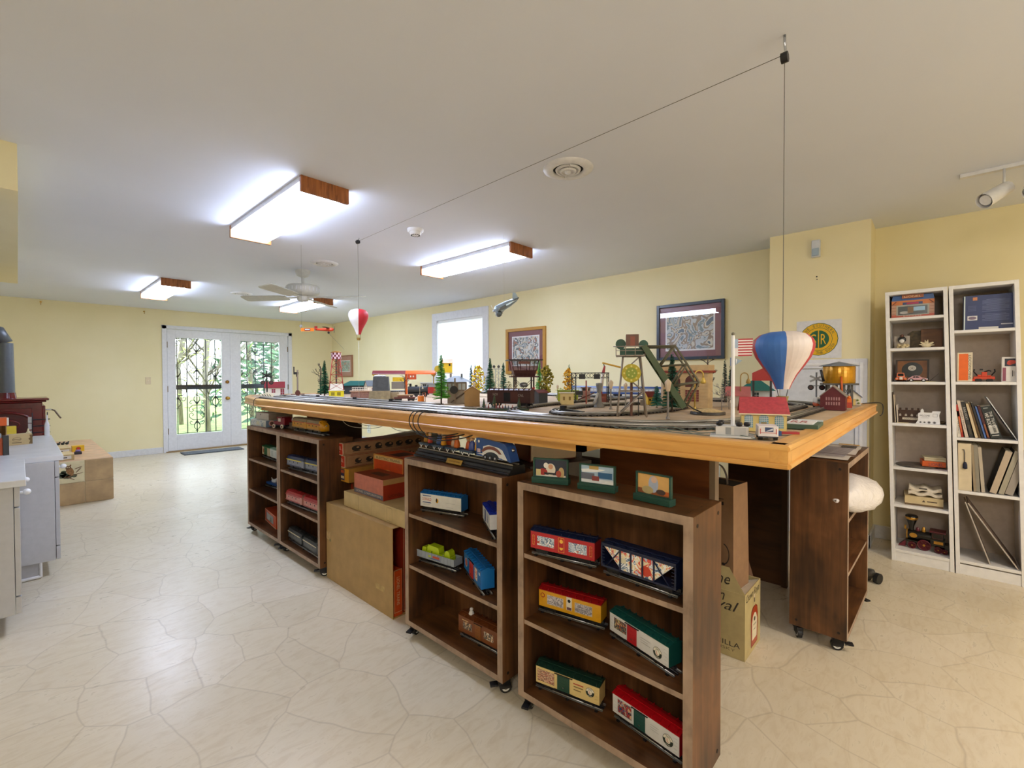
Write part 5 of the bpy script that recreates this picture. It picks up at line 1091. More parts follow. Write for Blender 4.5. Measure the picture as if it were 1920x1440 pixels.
f = MB(); f.box(-.048, -.02, .014, .046, .02, .032, OR2).box(-.012, -.018, .032, .012, .018, .06, OR2).box(-.03, -.016, .032, -.012, .016, .044, OR2).box(.012, -.016, .032, .03, .016, .04, OR2).taper(-.055, -.022, .004, -.04, .022, .02, .8, OR2); f.build('body', o, .002)
f = MB()
for s in (-1, 1): f.tube([(s*.03, 0, .038), (s*.046, 0, .062), (s*.044, 0, .078)], .0035, BLACK, 6)
f.tube([(0, 0, .06), (.02, 0, .07), (.03, 0, .064)], .004, BLACK, 6); f.box(-.02, -.008, .07, -.006, .008, .08, BLACK); f.build('arms', o)
for s in (-1, 1):
    f = MB(); f.prism([(-.036, .0), (-.014, .0), (-.01, .008), (-.014, .018), (-.036, .018), (-.04, .008)], s*.02-.004, s*.02+.004, RUB, 'y').prism([(.012, .0), (.034, .0), (.038, .008), (.034, .018), (.012, .018), (.008, .008)], s*.02-.004, s*.02+.004, RUB, 'y'); f.build('crawler_track', o)
shelfbox('accessory_box', 'white box with a red machine picture on dark ground', 'box', -.293, -.358, 1.2095, .148, .05, K('d9d5cf', .4), [('r', .004, .116, .05, .046, K('2a2f3c')), ('e', .008, .118, .018, .012, K('c8402c')), ('e', .0, .112, .012, .012, K('b5392c')), ('r', -.022, .045, .014, .08, K('8a4a5e')), ('r', .012, .05, .003, .036, INK), ('r', .018, .05, .002, .03, K('6a655f'))], dx=.01)
# leaning books
def book(y, z, w, h, d, lean, c, spine, label, ops=(), cat='book', grp='books leaning on the middle shelf', dx=.0):
    o = T('book', label, cat, (BX+dx, y, z+.0005), -90, grp)
    M = Matrix.Rotation(R(lean), 4, 'Y')
    lift = w/2*abs(math.sin(R(lean))) if lean else 0
    f = MB(); f.M = Matrix.Translation((0, 0, lift)) @ M; f.box(-w/2, 0, 0, w/2, d, h, K(c, .4)); draw(f, 0, [('r', 0, h/2, w*.98, h*.99, K(spine, .4))]+list(ops)); f.build('cover', o, .001)
    f = MB(); f.M = Matrix.Translation((0, 0, lift)) @ M; f.box(-w/2+.0015, .004, h, w/2-.0015, d-.002, h+.0004, K('d8d0bd', .7)); f.build('pages', o)
    return o
def vtext(t, z, L, hh, c, sp=0): return ('V', t, z, L, hh, c)
_draw = draw
def draw(f, y, ops, s=-1):
    for k, op in enumerate(ops):
        if op[0] == 'V':
            M0 = f.M.copy(); f.M = f.M @ Matrix.Translation((op[6] if len(op) > 6 else 0, y-.0012, op[2])) @ Matrix.Rotation(PI/2, 4, 'Y'); f.text(op[1], (0, 0, 0), UX, UZ, op[3], op[4], op[5]); f.M = M0
    _draw(f, y, [o for o in ops if o[0] != 'V'], s)
S3 = .86
book(-.113, S3, .016, .165, .12, -4, 'c9bfae', 'd6d0c6', 'low white spined booklet first at the left of the leaning row', [('V', 'THE ATLANTIC', .06, .08, .006, INK)])
book(-.127, S3, .012, .205, .16, -8, '7a1c1c', 'a3281f', 'thin red spined book second in the leaning row', [('r', 0, .08, .006, .1, K('c86a3c'))])
book(-.147, S3, .015, .23, .17, -10, 'c4b0a2', 'd2c2b4', 'tall pale pink spined book leaning left of the black book', [('V', 'GREAT TRAINS', .11, .12, .007, K('5a4038'))])
book(-.168, S3, .018, .225, .17, -11, '1f1f22', '2a2a2c', 'black book lettered in grey leaning in the row', [('V', 'RAILWAY', .15, .08, .012, K('b9b9b4')), ('r', 0, .05, .009, .06, K('4a463c'))])
book(-.19, S3, .012, .215, .17, -12, 'b8a98c', 'd0bd9a', 'cream spined book right of the black book', [])
book(-.204, S3, .010, .222, .17, -13, '4a3520', '5d4526', 'olive brown spined book in the leaning row', [])
book(-.217, S3, .009, .222, .17, -13, '202024', '2c2c30', 'thin charcoal book in the middle of the leaning row', [])
book(-.229, S3, .008, .2, .17, -13, '2f4b80', '4a6aa8', 'thin blue book in the leaning row', [])
book(-.242, S3, .012, .205, .17, -13, '3a1a20', '4a1f24', 'dark maroon book in the leaning row', [('r', 0, .05, .004, .08, K('b0703c'))])
book(-.275, S3, .046, .20, .18, -14, '1d2322', '20282a', 'thick black book with big white title, last of the leaning row', [('V', 'WE RODE', .115, .09, .016, K('e4e2dc'), -.009), ('V', 'THE TRAINS', .115, .1, .014, K('cfcfca'), .01), ('r', 0, .055, .036, .05, K('b9b9b4')), ('r', .004, .056, .012, .04, K('6a6a68')), ('r', 0, .018, .03, .004, K('cfcfca')), ('r', -.004, .188, .02, .006, K('8a8f8c'))])
o = T('white_board', 'thin white board leaning across the right of the middle shelf', 'board', (BX+.0, -.36, S3+.001), -90)
f = MB().at(rx=0, ry=-27); f.box(-.002, 0, 0, .002, .2, .285, K('cfd4d8', .4)); f.build('sheet', o)
S4 = .526
o = T('slipcase_book', 'white slipcased book with a navy tassel at the left of the lower shelf', 'book', (BX-.0, -.142, S4+.0005), -90)
f = MB().at(ry=-1); f.box(-.03, 0, 0, .03, .2, .295, K('cfc2a8', .45)).box(-.026, -.001, .004, .026, .0, .291, K('d4c6a8', .5)); f.build('cover', o, .005)
f = MB(); f.tube([(-.016, -.002, .255), (-.008, -.006, .258), (-.004, -.006, .235), (-.004, -.006, .18)], .002, K('1f2438', .7), 5); f.lathe([(.005, .18), (.01, .165), (.011, .14), (.0001, .135)], K('1f2438', .8), 10, (-.002, -.008, 0)); f.build('tassel', o)
for y, w, h, l, c, s, t in ((-.186, .012, .29, -3, '4a4238', '9a8a70', 'thin tan spined book right of the slipcase'), (-.20, .018, .29, -3, '2a2a2a', '8a8578', 'dark covered book showing pale page edges beside the slipcase'), (-.222, .016, .28, -4, '3a3a3a', 'b5aa98', 'third upright book of the left lower group'),
    (-.262, .03, .27, 14, '1c1a1a', 'b9a892', 'thick black book leaning right in the lower right group'), (-.296, .024, .275, 14, '4a463e', 'a09a88', 'grey covered book in the middle of the lower right group'), (-.328, .034, .28, 14, '202020', '9a9288', 'big black book last of the lower right group')):
    book(y, S4, w, h, .2, l, c, s, t, grp='books on the lower shelf')
S5 = .0895
for y, ln, h, t, d in ((-.255, -17, .38, 'brown panel leaning steeply on the bottom shelf', .16), (-.372, -31, .42, 'longer grey edged panel leaning across the bottom shelf', .22)):
    o = T('leaning_panel', t, 'panel', (BX+.0, y, S5+.001), -90, 'panels leaning on the bottom shelf'); f = MB().at(ry=ln); f.box(-.003, 0, 0, .003, d, h, K('7a675c', .5)).box(-.0032, -.002, 0, .0032, 0, h, K('b5aca2', .4)); f.build('board', o)
# ---------------------------------------------------------------- the train layout on the table
def face(x, y): return -math.degrees(math.atan2(x, y))
def TT(name, label, cat, x, y, rz=None, group=None, z=0): return T(name, label, cat, (x, y, ZT+z), face(x, y) if rz is None else rz, group)
TIE = K('2d2723', .6); RAILM = K('b5b3ae', .3, .8, .08, 12); RAILM2 = K('77736c', .4, .7, .1)
def smooth(pts, n=6):
    P = [Vector(p) for p in pts]; out = []
    for i in range(len(P)-1):
        p0, p1, p2, p3 = P[max(i-1, 0)], P[i], P[i+1], P[min(i+2, len(P)-1)]
        for k in range(n):
            t = k/n; out.append(.5*((2*p1)+(p2-p0)*t+(2*p0-5*p1+4*p2-p3)*t*t+(3*p1-p0-3*p2+p3)*t**3))
    return out+[P[-1]]
def rail_track(label, pts, closed=False, m=RAILM):
    o = T('model_track', label, 'track', (0, 0, ZT), 0, 'three rail tracks on the layout table')
    P = [Vector((p[0], p[1], 0)) for p in pts]; N = len(P); nr = []
    for i in range(N):
        a = P[i-1] if i or closed else P[i]; b = P[(i+1) % N] if i < N-1 or closed else P[i]
        d = (b-a).normalized(); nr.append(Vector((-d.y, d.x, 0)))
    for off in (-.0165, 0, .0165):
        f = MB(); f.tube([P[i]+nr[i]*off+UZ*.0135 for i in range(N)], .0028, m, 6, closed); f.tube([P[i]+nr[i]*off+UZ*.007 for i in range(N)], .0045, RAILM2, 4, closed); f.build('rail', o)
    f = MB(); acc = 0
    for i in range(N-1+closed):
        a, b = P[i], P[(i+1) % N]; d = b-a; L = d.length; d = d/L; n = Vector((-d.y, d.x, 0))
        t = .028-acc
        while t < L:
            c = a+d*t; f.add([c+n*s*.03+d*e*.007+UZ*z for z in (0, .006) for s in (-1, 1) for e in (-1, 1)], [(4, 6, 7, 5), (0, 1, 5, 4), (1, 3, 7, 5), (3, 2, 6, 7), (2, 0, 4, 6)], TIE); t += .028
        acc = L-(t-.028)
    f.build('ties', o)
def arc(cx, cy, r, a0, a1, n=12): return [(cx+r*math.cos(R(a0+(a1-a0)*i/n)), cy+r*math.sin(R(a0+(a1-a0)*i/n))) for i in range(n+1)]
def outer(k):
    x0, y0, x1, y1, r = 1.365+k, .435+k, 3.45-k, 4.80-k, .52-k*.6
    return [(x0+.16, y1-.4), (x0+.05, 4.2), (x0, 3.8), (x0, 3), (x0, 2), (x0, 1.4)]+arc(x0+r, y0+r, r, 180, 270)+[(2.4, y0), (2.8, y0)]+arc(x1-r, y0+r, r, 270, 360)+[(x1, 1.6), (x1, 2.6), (x1, 3.6)]+arc(x1-r, y1-r, r, 0, 90)+[(2.4, y1)]
rail_track('outermost track running along the front edge of the layout table', outer(0)); rail_track('second track just inside the outermost track of the layout', outer(.105))
rail_track('branch track curving away behind the bascule bridge tower', smooth([(1.52, 1.20), (1.56, 1.38), (1.68, 1.55), (1.9, 1.66), (2.3, 1.74), (2.7, 1.79), (3.1, 1.72)], 6), False, RAILM)
rail_track('small inner loop of track around the lamp posts', arc(2.22, 1.2, .48, 0, 330, 30) and [(2.2+.52*math.cos(R(a)), 1.22+.24*math.sin(R(a))) for a in range(0, 360, 12)], True)
rail_track('straight siding behind the front tracks at the left part of the layout', smooth([(1.60, 1.75), (1.60, 2.4), (1.61, 3.2), (1.62, 4.0), (1.68, 4.6)], 4)); rail_track('second siding beside the coal bunker and crane', smooth([(1.72, 2.2), (1.74, 2.9), (1.76, 3.6), (1.80, 4.3)], 4))
rail_track('far track in front of the long silver passenger train', smooth([(3.29, 1.0), (3.29, 2), (3.29, 3.2)], 3))
# ---- trees
TRK = K('4a382c', .8)
def fir(label, x, y, h, r, c1, c2, group='bottle brush fir trees on the layout', n=520, base=.09):
    o = TT('model_fir_tree', label, 'model tree', x, y, 0, group); q = random.Random(int(x*1000+y*77))
    f = MB(); f.cyl((0, 0, 0), (0, 0, h*.9), h*.018, TRK, h*.006, 7).cyl((0, 0, 0), (0, 0, .004), h*.05, TRK, n=10); f.build('trunk', o)
    f = MB(); m1, m2 = K(c1, .7, 0, .15, 60), K(c2, .7, 0, .15, 60)
    for i in range(n):
        t = base+(1-base)*(i/n)**.85; t = min(t, 1); a = q.uniform(0, 6.283); l = r*(1.03-t)/(1-base)*q.uniform(.75, 1.05)+.004
        z = t*h; c, s = math.cos(a), math.sin(a); e = Vector((c*l, s*l, z+l*q.uniform(-.2, .12))); b = Vector((c*.002, s*.002, z)); w = Vector((-s, c, 0))*max(.0022, l*.055); u = UZ*max(.0018, l*.05)
        f.add([b-w, b+w, e+w*.6, e-w*.6, b-u, b+u, e+u*.6, e-u*.6], [(0, 1, 2, 3), (4, 5, 6, 7)], m1 if i % 3 else m2)
    f.build('needles', o)
fir('dark green bottle brush fir beside the red checkered tower', 1.86, 4.0, .322, .062, '1f5a40', '2f7a55'); fir('bright green bottle brush fir before the grey roofed signal tower', 1.833, 2.311, .312, .058, '4f9c3a', '7cc552', base=.12)
fir('dark slender fir behind the left of the yellow tree', 3.12, 3.45, .295, .042, '2b4a48', '3f6462', n=300); fir('navy tinted fir tip right behind the yellow tree', 3.2, 3.48, .30, .036, '26355a', '38486e', n=260)
fir('large dark green fir right of the yellow tree', 2.788, 2.84, .336, .062, '24593f', '35795a'); fir('blue green fir left of the brown control tower', 3.06, 2.94, .305, .046, '2a5f50', '3b7d6a', n=400)
fir('light green slender fir right of the control tower', 3.0, 2.46, .318, .042, '5fae54', '86cf74', n=420); fir('small fir tip above the orange tree', 3.15, 2.26, .275, .034, '3a6a4a', '4d8562', n=260)
fir('dark green fir standing before the beige station', 2.182, .949, .282, .052, '174a36', '226148', n=560); fir('small teal fir beside the bascule bridge end', 2.42, 1.14, .12, .04, '2e6e5c', '3f8a74', n=240)
fir('narrow dark fir right of the beige station', 3.20, 1.03, .285, .028, '203f38', '2f564c', n=300); fir('narrow dark fir behind the flag pole', 3.12, .97, .24, .026, '22433a', '31594f', n=260)
def leafy(label, x, y, h, r, cs, base=.25, n=240, tr=None):
    o = TT('model_leafy_tree', label, 'model tree', x, y, 0, 'leafy coloured trees on the layout'); q = random.Random(int(x*900+y*31))
    f = MB(); tr = tr or TRK; f.cyl((0, 0, 0), (0, 0, h*.75), h*.02, tr, h*.008, 7)
    for i in range(9): a = q.uniform(0, 6.28); z = h*q.uniform(base, .7); f.cyl((0, 0, z), (math.cos(a)*r*.7, math.sin(a)*r*.7, z+h*.16), h*.008, tr, h*.003, 5)
    f.build('trunk', o)
    f = MB(); ms = [K(c, .8, 0, .2, 70) for c in cs]
    for i in range(n):
        t = q.random(); a = q.uniform(0, 6.28); k = math.sin(PI*min(.97, t*.92+.08))**.6*r*math.sqrt(q.random())
        c = (math.cos(a)*k, math.sin(a)*k, h*(base+(1-base)*t)); s = h*q.uniform(.022, .04)
        f.ball(c, s, ms[i % len(ms)], 4, (1, 1, .8))
    f.build('foliage', o)
leafy('bright yellow tree behind the tan gable shed', 2.80, 3.0, .275, .066, ('e0b91a', 'c99f10', 'edd03c'), .1); leafy('olive yellow tree right of the black shed', 2.305, 1.835, .242, .05, ('8a7d22', '6f6a22', 'a3952e'), .3)
leafy('orange yellow tree behind the signal bridge', 3.05, 2.2, .245, .045, ('dba01c', 'c4870f', 'e2b53a'), .15, 160); leafy('pale olive bush on a stem near the brown tower ladder', 2.78, 2.61, .135, .03, ('8e8a5c', 'a59f70'), .55, 60)
leafy('small olive green bush behind the signal bridge', 2.70, 2.02, .09, .05, ('9bab2c', 'b4c13e'), .05, 120)
def bare(label, x, y, h, r, z=0, c='4d3f36'):
    o = TT('bare_model_tree', label, 'model tree', x, y, 0, 'leafless trees on the layout', z); q = random.Random(int(x*500+y*13)); f = MB(); m = K(c, .8)
    def br(p, d, l, rad, k):
        e = p+d*l; f.tube([p, (p+e)/2+Vector((q.uniform(-1, 1), q.uniform(-1, 1), 0))*l*.06, e], rad, m, 4)
        if k:
            for i in range(3): br(p+d*l*q.uniform(.45, 1), (d+Vector((q.uniform(-1, 1), q.uniform(-1, 1), q.uniform(-.1, .7)))*.75).normalized(), l*.55, rad*.6, k-1)
    f.cyl((0, 0, 0), (0, 0, h*.85), h*.022, m, h*.008, 7)
    for i in range(14): a = q.uniform(0, 6.28); z0 = h*q.uniform(.28, .8); br(Vector((0, 0, z0)), Vector((math.cos(a), math.sin(a), q.uniform(.2, .9))).normalized(), r*q.uniform(.6, .9)*(1.1-z0/h*.4), h*.006, 2)
    f.build('branches', o)
bare('leafless brown tree left of the first dark green fir', 2.007, 4.40, .335, .085); bare('small leafless tree seen above the beige station roof', 2.72, .97, .345, .06)
bare('thin leafless sapling before the beige station door', 2.44, .80, .15, .05, c='8a8078'); bare('low leafless twigs right of the station door', 2.52, .79, .11, .04, c='6a625c')
bare('dark leafless shrub behind the grey coal bunker', 2.3, 3.4, .22, .05)
# ---- buildings
def house(name, label, x, y, w, d, h, rh, wall, roof, rz=None, over=.008, wins=(), doors=(), base=None, hip=False, cat='model building', chim=None, roofax='x', sign=(), gsign=(), z=0, gable=True):
    """ridge along local x; windows (face, u, z, w, h, material); faces f(ront) r(ight)"""
    o = TT(name, label, cat, x, y, rz, 'model buildings on the layout', z)
    f = MB(); f.box(-w/2, -d/2, 0, w/2, d/2, h, wall)
    if rh and not hip:
        for s in (-1, 1): f.add([(s*w/2, -d/2, h), (s*w/2, d/2, h), (s*w/2, 0, h+rh)], [(0, 1, 2)], wall)
    F = {'f': Matrix(), 'r': Matrix.Translation((w/2, 0, 0)) @ Matrix.Rotation(PI/2, 4, 'Z')}
    draw(f, -d/2, sign); f.M = F['r']; draw(f, 0, gsign); f.M = Matrix(); f.build('walls', o)
    if rh:
        a, b, t = w/2+over, d/2+over, .005; f = MB(); ez = h-over*rh/(d/2)
        if hip:
            k = min(a, b)*.9 if a > b else 0
            v = [(-a, -b, h), (a, -b, h), (a, b, h), (-a, b, h), (-a+b, 0, h+rh), (a-b, 0, h+rh)] if a > b else [(-a, -b, h), (a, -b, h), (a, b, h), (-a, b, h), (-.002, 0, h+rh), (.002, 0, h+rh)]
            f.add(v, [(0, 1, 5, 4), (1, 2, 5), (2, 3, 4, 5), (3, 0, 4), (3, 2, 1, 0)], roof)
        else:
            for s in (-1, 1): f.add([(-a, s*b, ez), (a, s*b, ez), (a, 0, h+rh), (-a, 0, h+rh), (-a, s*b, ez+t), (a, s*b, ez+t), (a, 0, h+rh+t), (-a, 0, h+rh+t)], [(0, 1, 2, 3), (4, 5, 6, 7), (0, 1, 5, 4), (0, 3, 7, 4), (1, 2, 6, 5)], roof)
        f.build('roof', o)
    else: f = MB(); f.box(-w/2-over, -d/2-over, h, w/2+over, d/2+over, h+.006, roof); f.build('roof', o)
    for kind, lst in (('window', wins), ('door', doors)):
        for fc, u, zz, ww, hh, m in lst:
            f = MB(); f.M = F[fc]; yy = -d/2 if fc == 'f' else 0
            f.box(u-ww/2, yy-.0012, zz-hh/2, u+ww/2, yy, zz+hh/2, m)
            if ww > .014: f.box(u-.0008, yy-.0016, zz-hh/2, u+.0008, yy-.0012, zz+hh/2, WHT2).box(u-ww/2, yy-.0016, zz-.0008, u+ww/2, yy-.0012, zz+.0008, WHT2)
            f.build(kind, o)
    if base: f = MB(); f.box(-w/2-.015, -d/2-.015, -.001, w/2+.015, d/2+.015, .004, base); f.build('base', o)
    if chim: f = MB(); f.box(chim[0]-.008, -.008, h, chim[0]+.008, .008, h+chim[1], chim[2]); f.build('chimney', o)
    return o
W0 = K('dcd5c4', .5); RRF = K('8a2c33', .45); DKR = K('4a1216', .45); CRM = K('dcc78c', .5); TEALR = K('1f6a66', .45); GRF = K('6a7076', .5)
house('crossing_house', 'white crossing shanty with red roof at the far left corner', 1.62, 4.50, .155, .09, .085, .045, W0, RRF, wins=[('f', -.01, .05, .03, .034, RRF)], doors=[('f', .062, .035, .03, .07, K('8a2c33', .4)), ('r', 0, .035, .03, .07, RRF)])
house('platform_station', 'long station with teal hip roof behind the red tower', 2.5, 4.55, .35, .16, .085, .05, K('2a2f33', .5), TEALR, None, .02, hip=True, sign=[('r', .09, .05, .1, .05, K('c9bfae'))])
house('white_station', 'small cream station with grey roof left of the coal bunker', 2.55, 4.35, .16, .1, .085, .05, K('ddd2b8', .5), GRF, -10, wins=[('f', -.03, .05, .018, .02, RRF), ('f', .02, .05, .018, .02, RRF)])
o = TT('brick_embankment', 'brown brick embankment with white picket railing', 'model wall', 1.97, 3.50, -30); f = MB()
BK = K('8a6458', .6, 0, .12, 90); f.box(-.11, -.05, 0, .12, .06, .056, BK).box(-.118, -.056, .056, .126, .066, .062, K('c9a98e', .5)); f.build('brick_base', o)
f = MB()
for i in range(16): f.box(-.1+i*.0135, -.03, .062, -.097+i*.0135, -.027, .092, W0)
for zz in (.07, .088): f.box(-.1, -.031, zz, .106, -.029, zz+.004, W0)
f.build('picket_rail', o)
# red tower
RTW = K('a8322a', .4)
o = TT('pylon_tower', 'tall red lattice tower with red and white checkered top', 'model tower', 1.93, 3.92, -26)
f = MB(); f.box(-.062, -.055, 0, .062, .055, .055, K('d8c81f', .4)); draw(f, -.055, [('r', -.03, .028, .03, .03, K('8a7c1a')), ('r', .02, .028, .03, .03, K('8a7c1a'))]); f.build('yellow_base', o)
f = MB(); f.taper(-.068, -.06, .055, .068, .06, .06, 1, W0).taper(-.06, -.05, .06, .06, .05, .115, .92, K('e2dccc', .5)); f.build('white_plinth', o)
f = MB(); LT = .335; p0, p1 = .06, .032
for sx in (-1, 1):
    for sy in (-1, 1): f.tube([(sx*p0, sy*.05, .06), (sx*p1, sy*.03, LT)], .0035, RTW, 6)
for i in range(4):
    t0, t1 = i/4, (i+1)/4; q = lambda t: (p0+(p1-p0)*t, .05-.02*t, .06+(LT-.06)*t)
    for s in (-1, 1):
        x0, y0, z0 = q(t0); x1, y1, z1 = q(t1); f.tube([(-x0, s*y0, z0), (x1, s*y1, z1)], .002, RTW, 4).tube([(x0, s*y0, z0), (-x1, s*y1, z1)], .002, RTW, 4).tube([(-x1, s*y1, z1), (x1, s*y1, z1)], .0025, RTW, 4)
        f.tube([(s*x0, -y0, z0), (s*x1, y1, z1)], .002, RTW, 4).tube([(s*x1, -y1, z1), (s*x1, y1, z1)], .0025, RTW, 4)
f.box(-.006, -.006, .06, .006, .006, LT, K('3a2a28', .5)); f.build('lattice', o)
f = MB(); c1, c2 = K('e2c6ce', .4), K('6a1a22', .4); n = 16
for j in range(3):
    for i in range(n):
        a0, a1 = 2*PI*i/n, 2*PI*(i+1)/n; z0 = LT+j*.019
        f.add([(.042*math.cos(a), .042*math.sin(a), z) for z in (z0, z0+.019) for a in (a0, a1)], [(0, 1, 3, 2)], c1 if (i+j) % 2 else c2)
f.build('checkered_drum', o); f = MB(); f.lathe([(.046, LT+.057), (.046, LT+.062), (.02, LT+.07), (.0001, LT+.072)], K('a8702c', .5), 20); f.build('cap', o)
# bunker
o = TT('coal_bunker', 'dark grey tapered coal bunker on a stone base', 'model building', 1.85, 3.05, -36)
f = MB(); f.taper(-.085, -.07, 0, .075, .07, .072, .9, K('9c8c6c', .6, 0, .1, 40)).box(.06, -.03, .0, .13, .05, .06, K('b3a283', .6)); f.build('stone_base', o)
f = MB(); f.taper(-.058, -.05, .072, .062, .05, .178, .9, K('4e5258', .5, 0, .12, 30)); f.build('bunker', o)
f = MB(); f.ball((-.02, 0, .182), .02, WHT, 8, (1.6, 1, .5)).ball((.02, .01, .182), .014, WHT, 6, (1.3, 1, .5)); f.build('white_load', o)
# gantry
ORG, MAR, YPA = K('d85f14', .4), K('7d3238', .4), K('d8b41f', .4)
o = TT('gantry_loader', 'long roofed gantry loader with maroon and orange roof beams', 'model crane', 2.55, 3.76, -40)
f = MB()
def roofbeam(x0, x1, m): f.prism([(-.035, .2), (.035, .2), (.03, .215), (0, .236), (-.03, .215)], x0, x1, m, 'x')
roofbeam(-.31, .0, MAR); f.build('maroon_roof', o); f = MB(); roofbeam(0, .29, ORG); f.build('orange_roof', o)
f = MB(); f.box(-.006, -.02, 0, .016, .02, .2, ORG); f.build('post', o); f = MB()
for s in (-1, 1): f.tube([(-.29, s*.03, 0), (-.29, s*.012, .2)], .005, YPA, 6).tube([(.265, s*.03, 0), (.265, s*.012, .2)], .005, K('a5862a', .5), 6)
f.prism([(.24, .2), (.29, .2), (.268, .17)], -.02, .02, K('a5862a', .5), 'y').prism([(-.315, .2), (-.26, .2), (-.285, .165)], -.02, .02, YPA, 'y'); f.build('end_trestles', o)
f = MB(); f.box(.022, -.034, .15, .1, .034, .2, K('c24a1c', .4)); draw(f, -.034, [('r', .05, .18, .012, .016, W0), ('r', .075, .18, .012, .016, W0)]); f.build('operator_cabin', o)
f = MB(); f.box(-.12, -.03, .132, -.012, .03, .172, YPA); f.build('yellow_trough', o); f = MB(); f.box(-.13, -.034, .06, -.01, .034, .128, K('7c746a', .5)); f.build('grey_hopper', o)
# yellow cabin on legs
o = TT('elevated_cabin', 'yellow elevated cabin with orange roof behind the bright green fir', 'model building', 2.85, 3.50, -30); f = MB()
for x in (-.035, .035):
    for y in (-.03, .03): f.box(x-.004, y-.004, 0, x+.004, y+.004, .215, K('6a5a4a', .5))
f.box(-.12, -.05, .205, .05, .05, .213, K('b5a480', .5)); f.build('legs', o)
f = MB(); f.box(-.042, -.035, .215, .045, .035, .315, YPA); f.prism([(-.035, .315), (.035, .315), (0, .345)], -.042, .045, YPA, 'x'); f.build('walls', o)
f = MB(); f.box(.045, -.008, .285, .0465, .008, .305, DARK).box(.01, -.0365, .28, .026, -.035, .302, DARK); f.build('window', o)
f = MB()
for s in (-1, 1): f.add([(-.05, s*.042, .308), (.052, s*.042, .308), (.052, 0, .348), (-.05, 0, .348)], [(0, 1, 2, 3)], K('d8622a', .4))
f.build('roof', o); f = MB(); f.cyl((-.09, -.01, .25), (-.09, .0, .25), .035, K('b59a2a', .4), n=18).cyl((-.09, 0, .2), (-.09, 0, .25), .008, K('6a5a4a', .5)); f.build('pulley_wheel', o)
# signal tower
o = TT('signal_tower', 'grey roofed signal tower with outside stairs', 'model building', 2.0, 2.36, -38); f = MB(); TNB = K('8a7a68', .5)
f.box(-.06, -.05, 0, .06, .05, .08, K('a39684', .55)).box(-.066, -.055, .08, .066, .055, .14, TNB); f.build('walls', o)
f = MB(); a, b, hz = .1, .085, .142; f.add([(-a, -b, hz), (a, -b, hz), (a, b, hz), (-a, b, hz), (-.02, 0, .18), (.02, 0, .18)], [(0, 1, 5, 4), (1, 2, 5), (2, 3, 4, 5), (3, 0, 4), (3, 2, 1, 0)], K('7a838c', .5)).box(.03, -.008, .16, .042, .006, .195, K('5a6066', .5)); f.build('roof', o)
for u in (-.045, -.018, .02, .046): f = MB(); f.box(u-.01, -.0565, .09, u+.01, -.055, .13, K('b9c2c6', .2)); f.build('window', o)
f = MB(); f.box(.066, -.04, .085, .068, .04, .135, K('5c2430', .5)); f.build('maroon_wall', o)
f = MB()
for i in range(10): f.box(.06-i*.011, -.075, .008+(9-i)*.008, .072-i*.011, -.056, .012+(9-i)*.008, K('4a3a30', .6))
f.tube([(.07, -.075, .085), (-.04, -.075, .006)], .0025, K('4a3a30', .6), 4); f.build('stairs', o)
f = MB(); f.box(-.018, -.095, 0, -.008, -.085, .165, TNB); f.cyl((-.02, -.1, .09), (-.02, -.096, .09), .026, BLACK, n=24); f.build('signal_post', o)
house('tan_shed', 'plain tan gable shed seen from behind', 1.86, 2.05, .11, .09, .085, .028, K('a5814f', .6), K('8f6d40', .6), 48, .003)
# lamp posts
def lamp(label, x, y, h, c='8a8478'):
    o = TT('model_lamp_post', label, 'model lamp', x, y, 0, 'grey lamp posts with lantern heads'); f = MB(); m = K(c, .4)
    f.cyl((0, 0, 0), (0, 0, h*.68), h*.028, m, h*.024, 10).cyl((0, 0, 0), (0, 0, h*.06), h*.055, m, h*.04, 10); f.build('post', o)
    f = MB(); f.lathe([(h*.035, h*.68), (h*.05, h*.7), (h*.085, h*.9), (h*.06, h*.94), (.0001, h)], K('cdb89c', .4), 6); f.build('lantern', o)
lamp('grey lamp post before the yellow tree', 2.20, 2.40, .137); lamp('grey lamp post with tan lantern left of the bascule tower', 2.13, 1.26, .158, '7d766c'); lamp('nearest lamp post with tan lantern before the dark fir', 1.80, .80, .165, '7d7670')
lamp('slim lamp post behind the signal bridge leg', 2.6, 1.72, .11); lamp('second slim lamp post inside the small loop', 2.36, 1.30, .14); lamp('pale lamp post near the left of the signal bridge', 2.75, 2.08, .115)
def goose(label, x, y, h, rz, c):
    o = TT('gooseneck_lamp', label, 'model lamp', x, y, rz, 'gooseneck lamps on the layout'); f = MB(); m = K(c, .35, .2); r = h*.1
    f.tube([(0, 0, 0), (0, 0, h*.82)]+[(r-r*math.cos(R(a)), 0, h*.86+r*math.sin(R(a))) for a in range(0, 190, 18)]+[(2*r, 0, h*.80)], h*.016, m, 7).cyl((0, 0, 0), (0, 0, h*.12), h*.05, m, h*.025, 10); f.build('post', o)
    f = MB(); f.lathe([(h*.02, h*.8), (h*.055, h*.74), (h*.065, h*.68), (h*.05, h*.66), (.0001, h*.65)], m, 14, (2*r, 0, 0)); f.build('shade', o)
goose('golden gooseneck lamp before the beige station', 2.24, .86, .21, -42, 'c9a84a'); goose('brass gooseneck lamp right of the flag pole', 2.78, .81, .20, -60, 'a8894a'); goose('cream gooseneck lamp by the orange tank', 2.20, 3.05, .118, -30, 'c9c0a8')
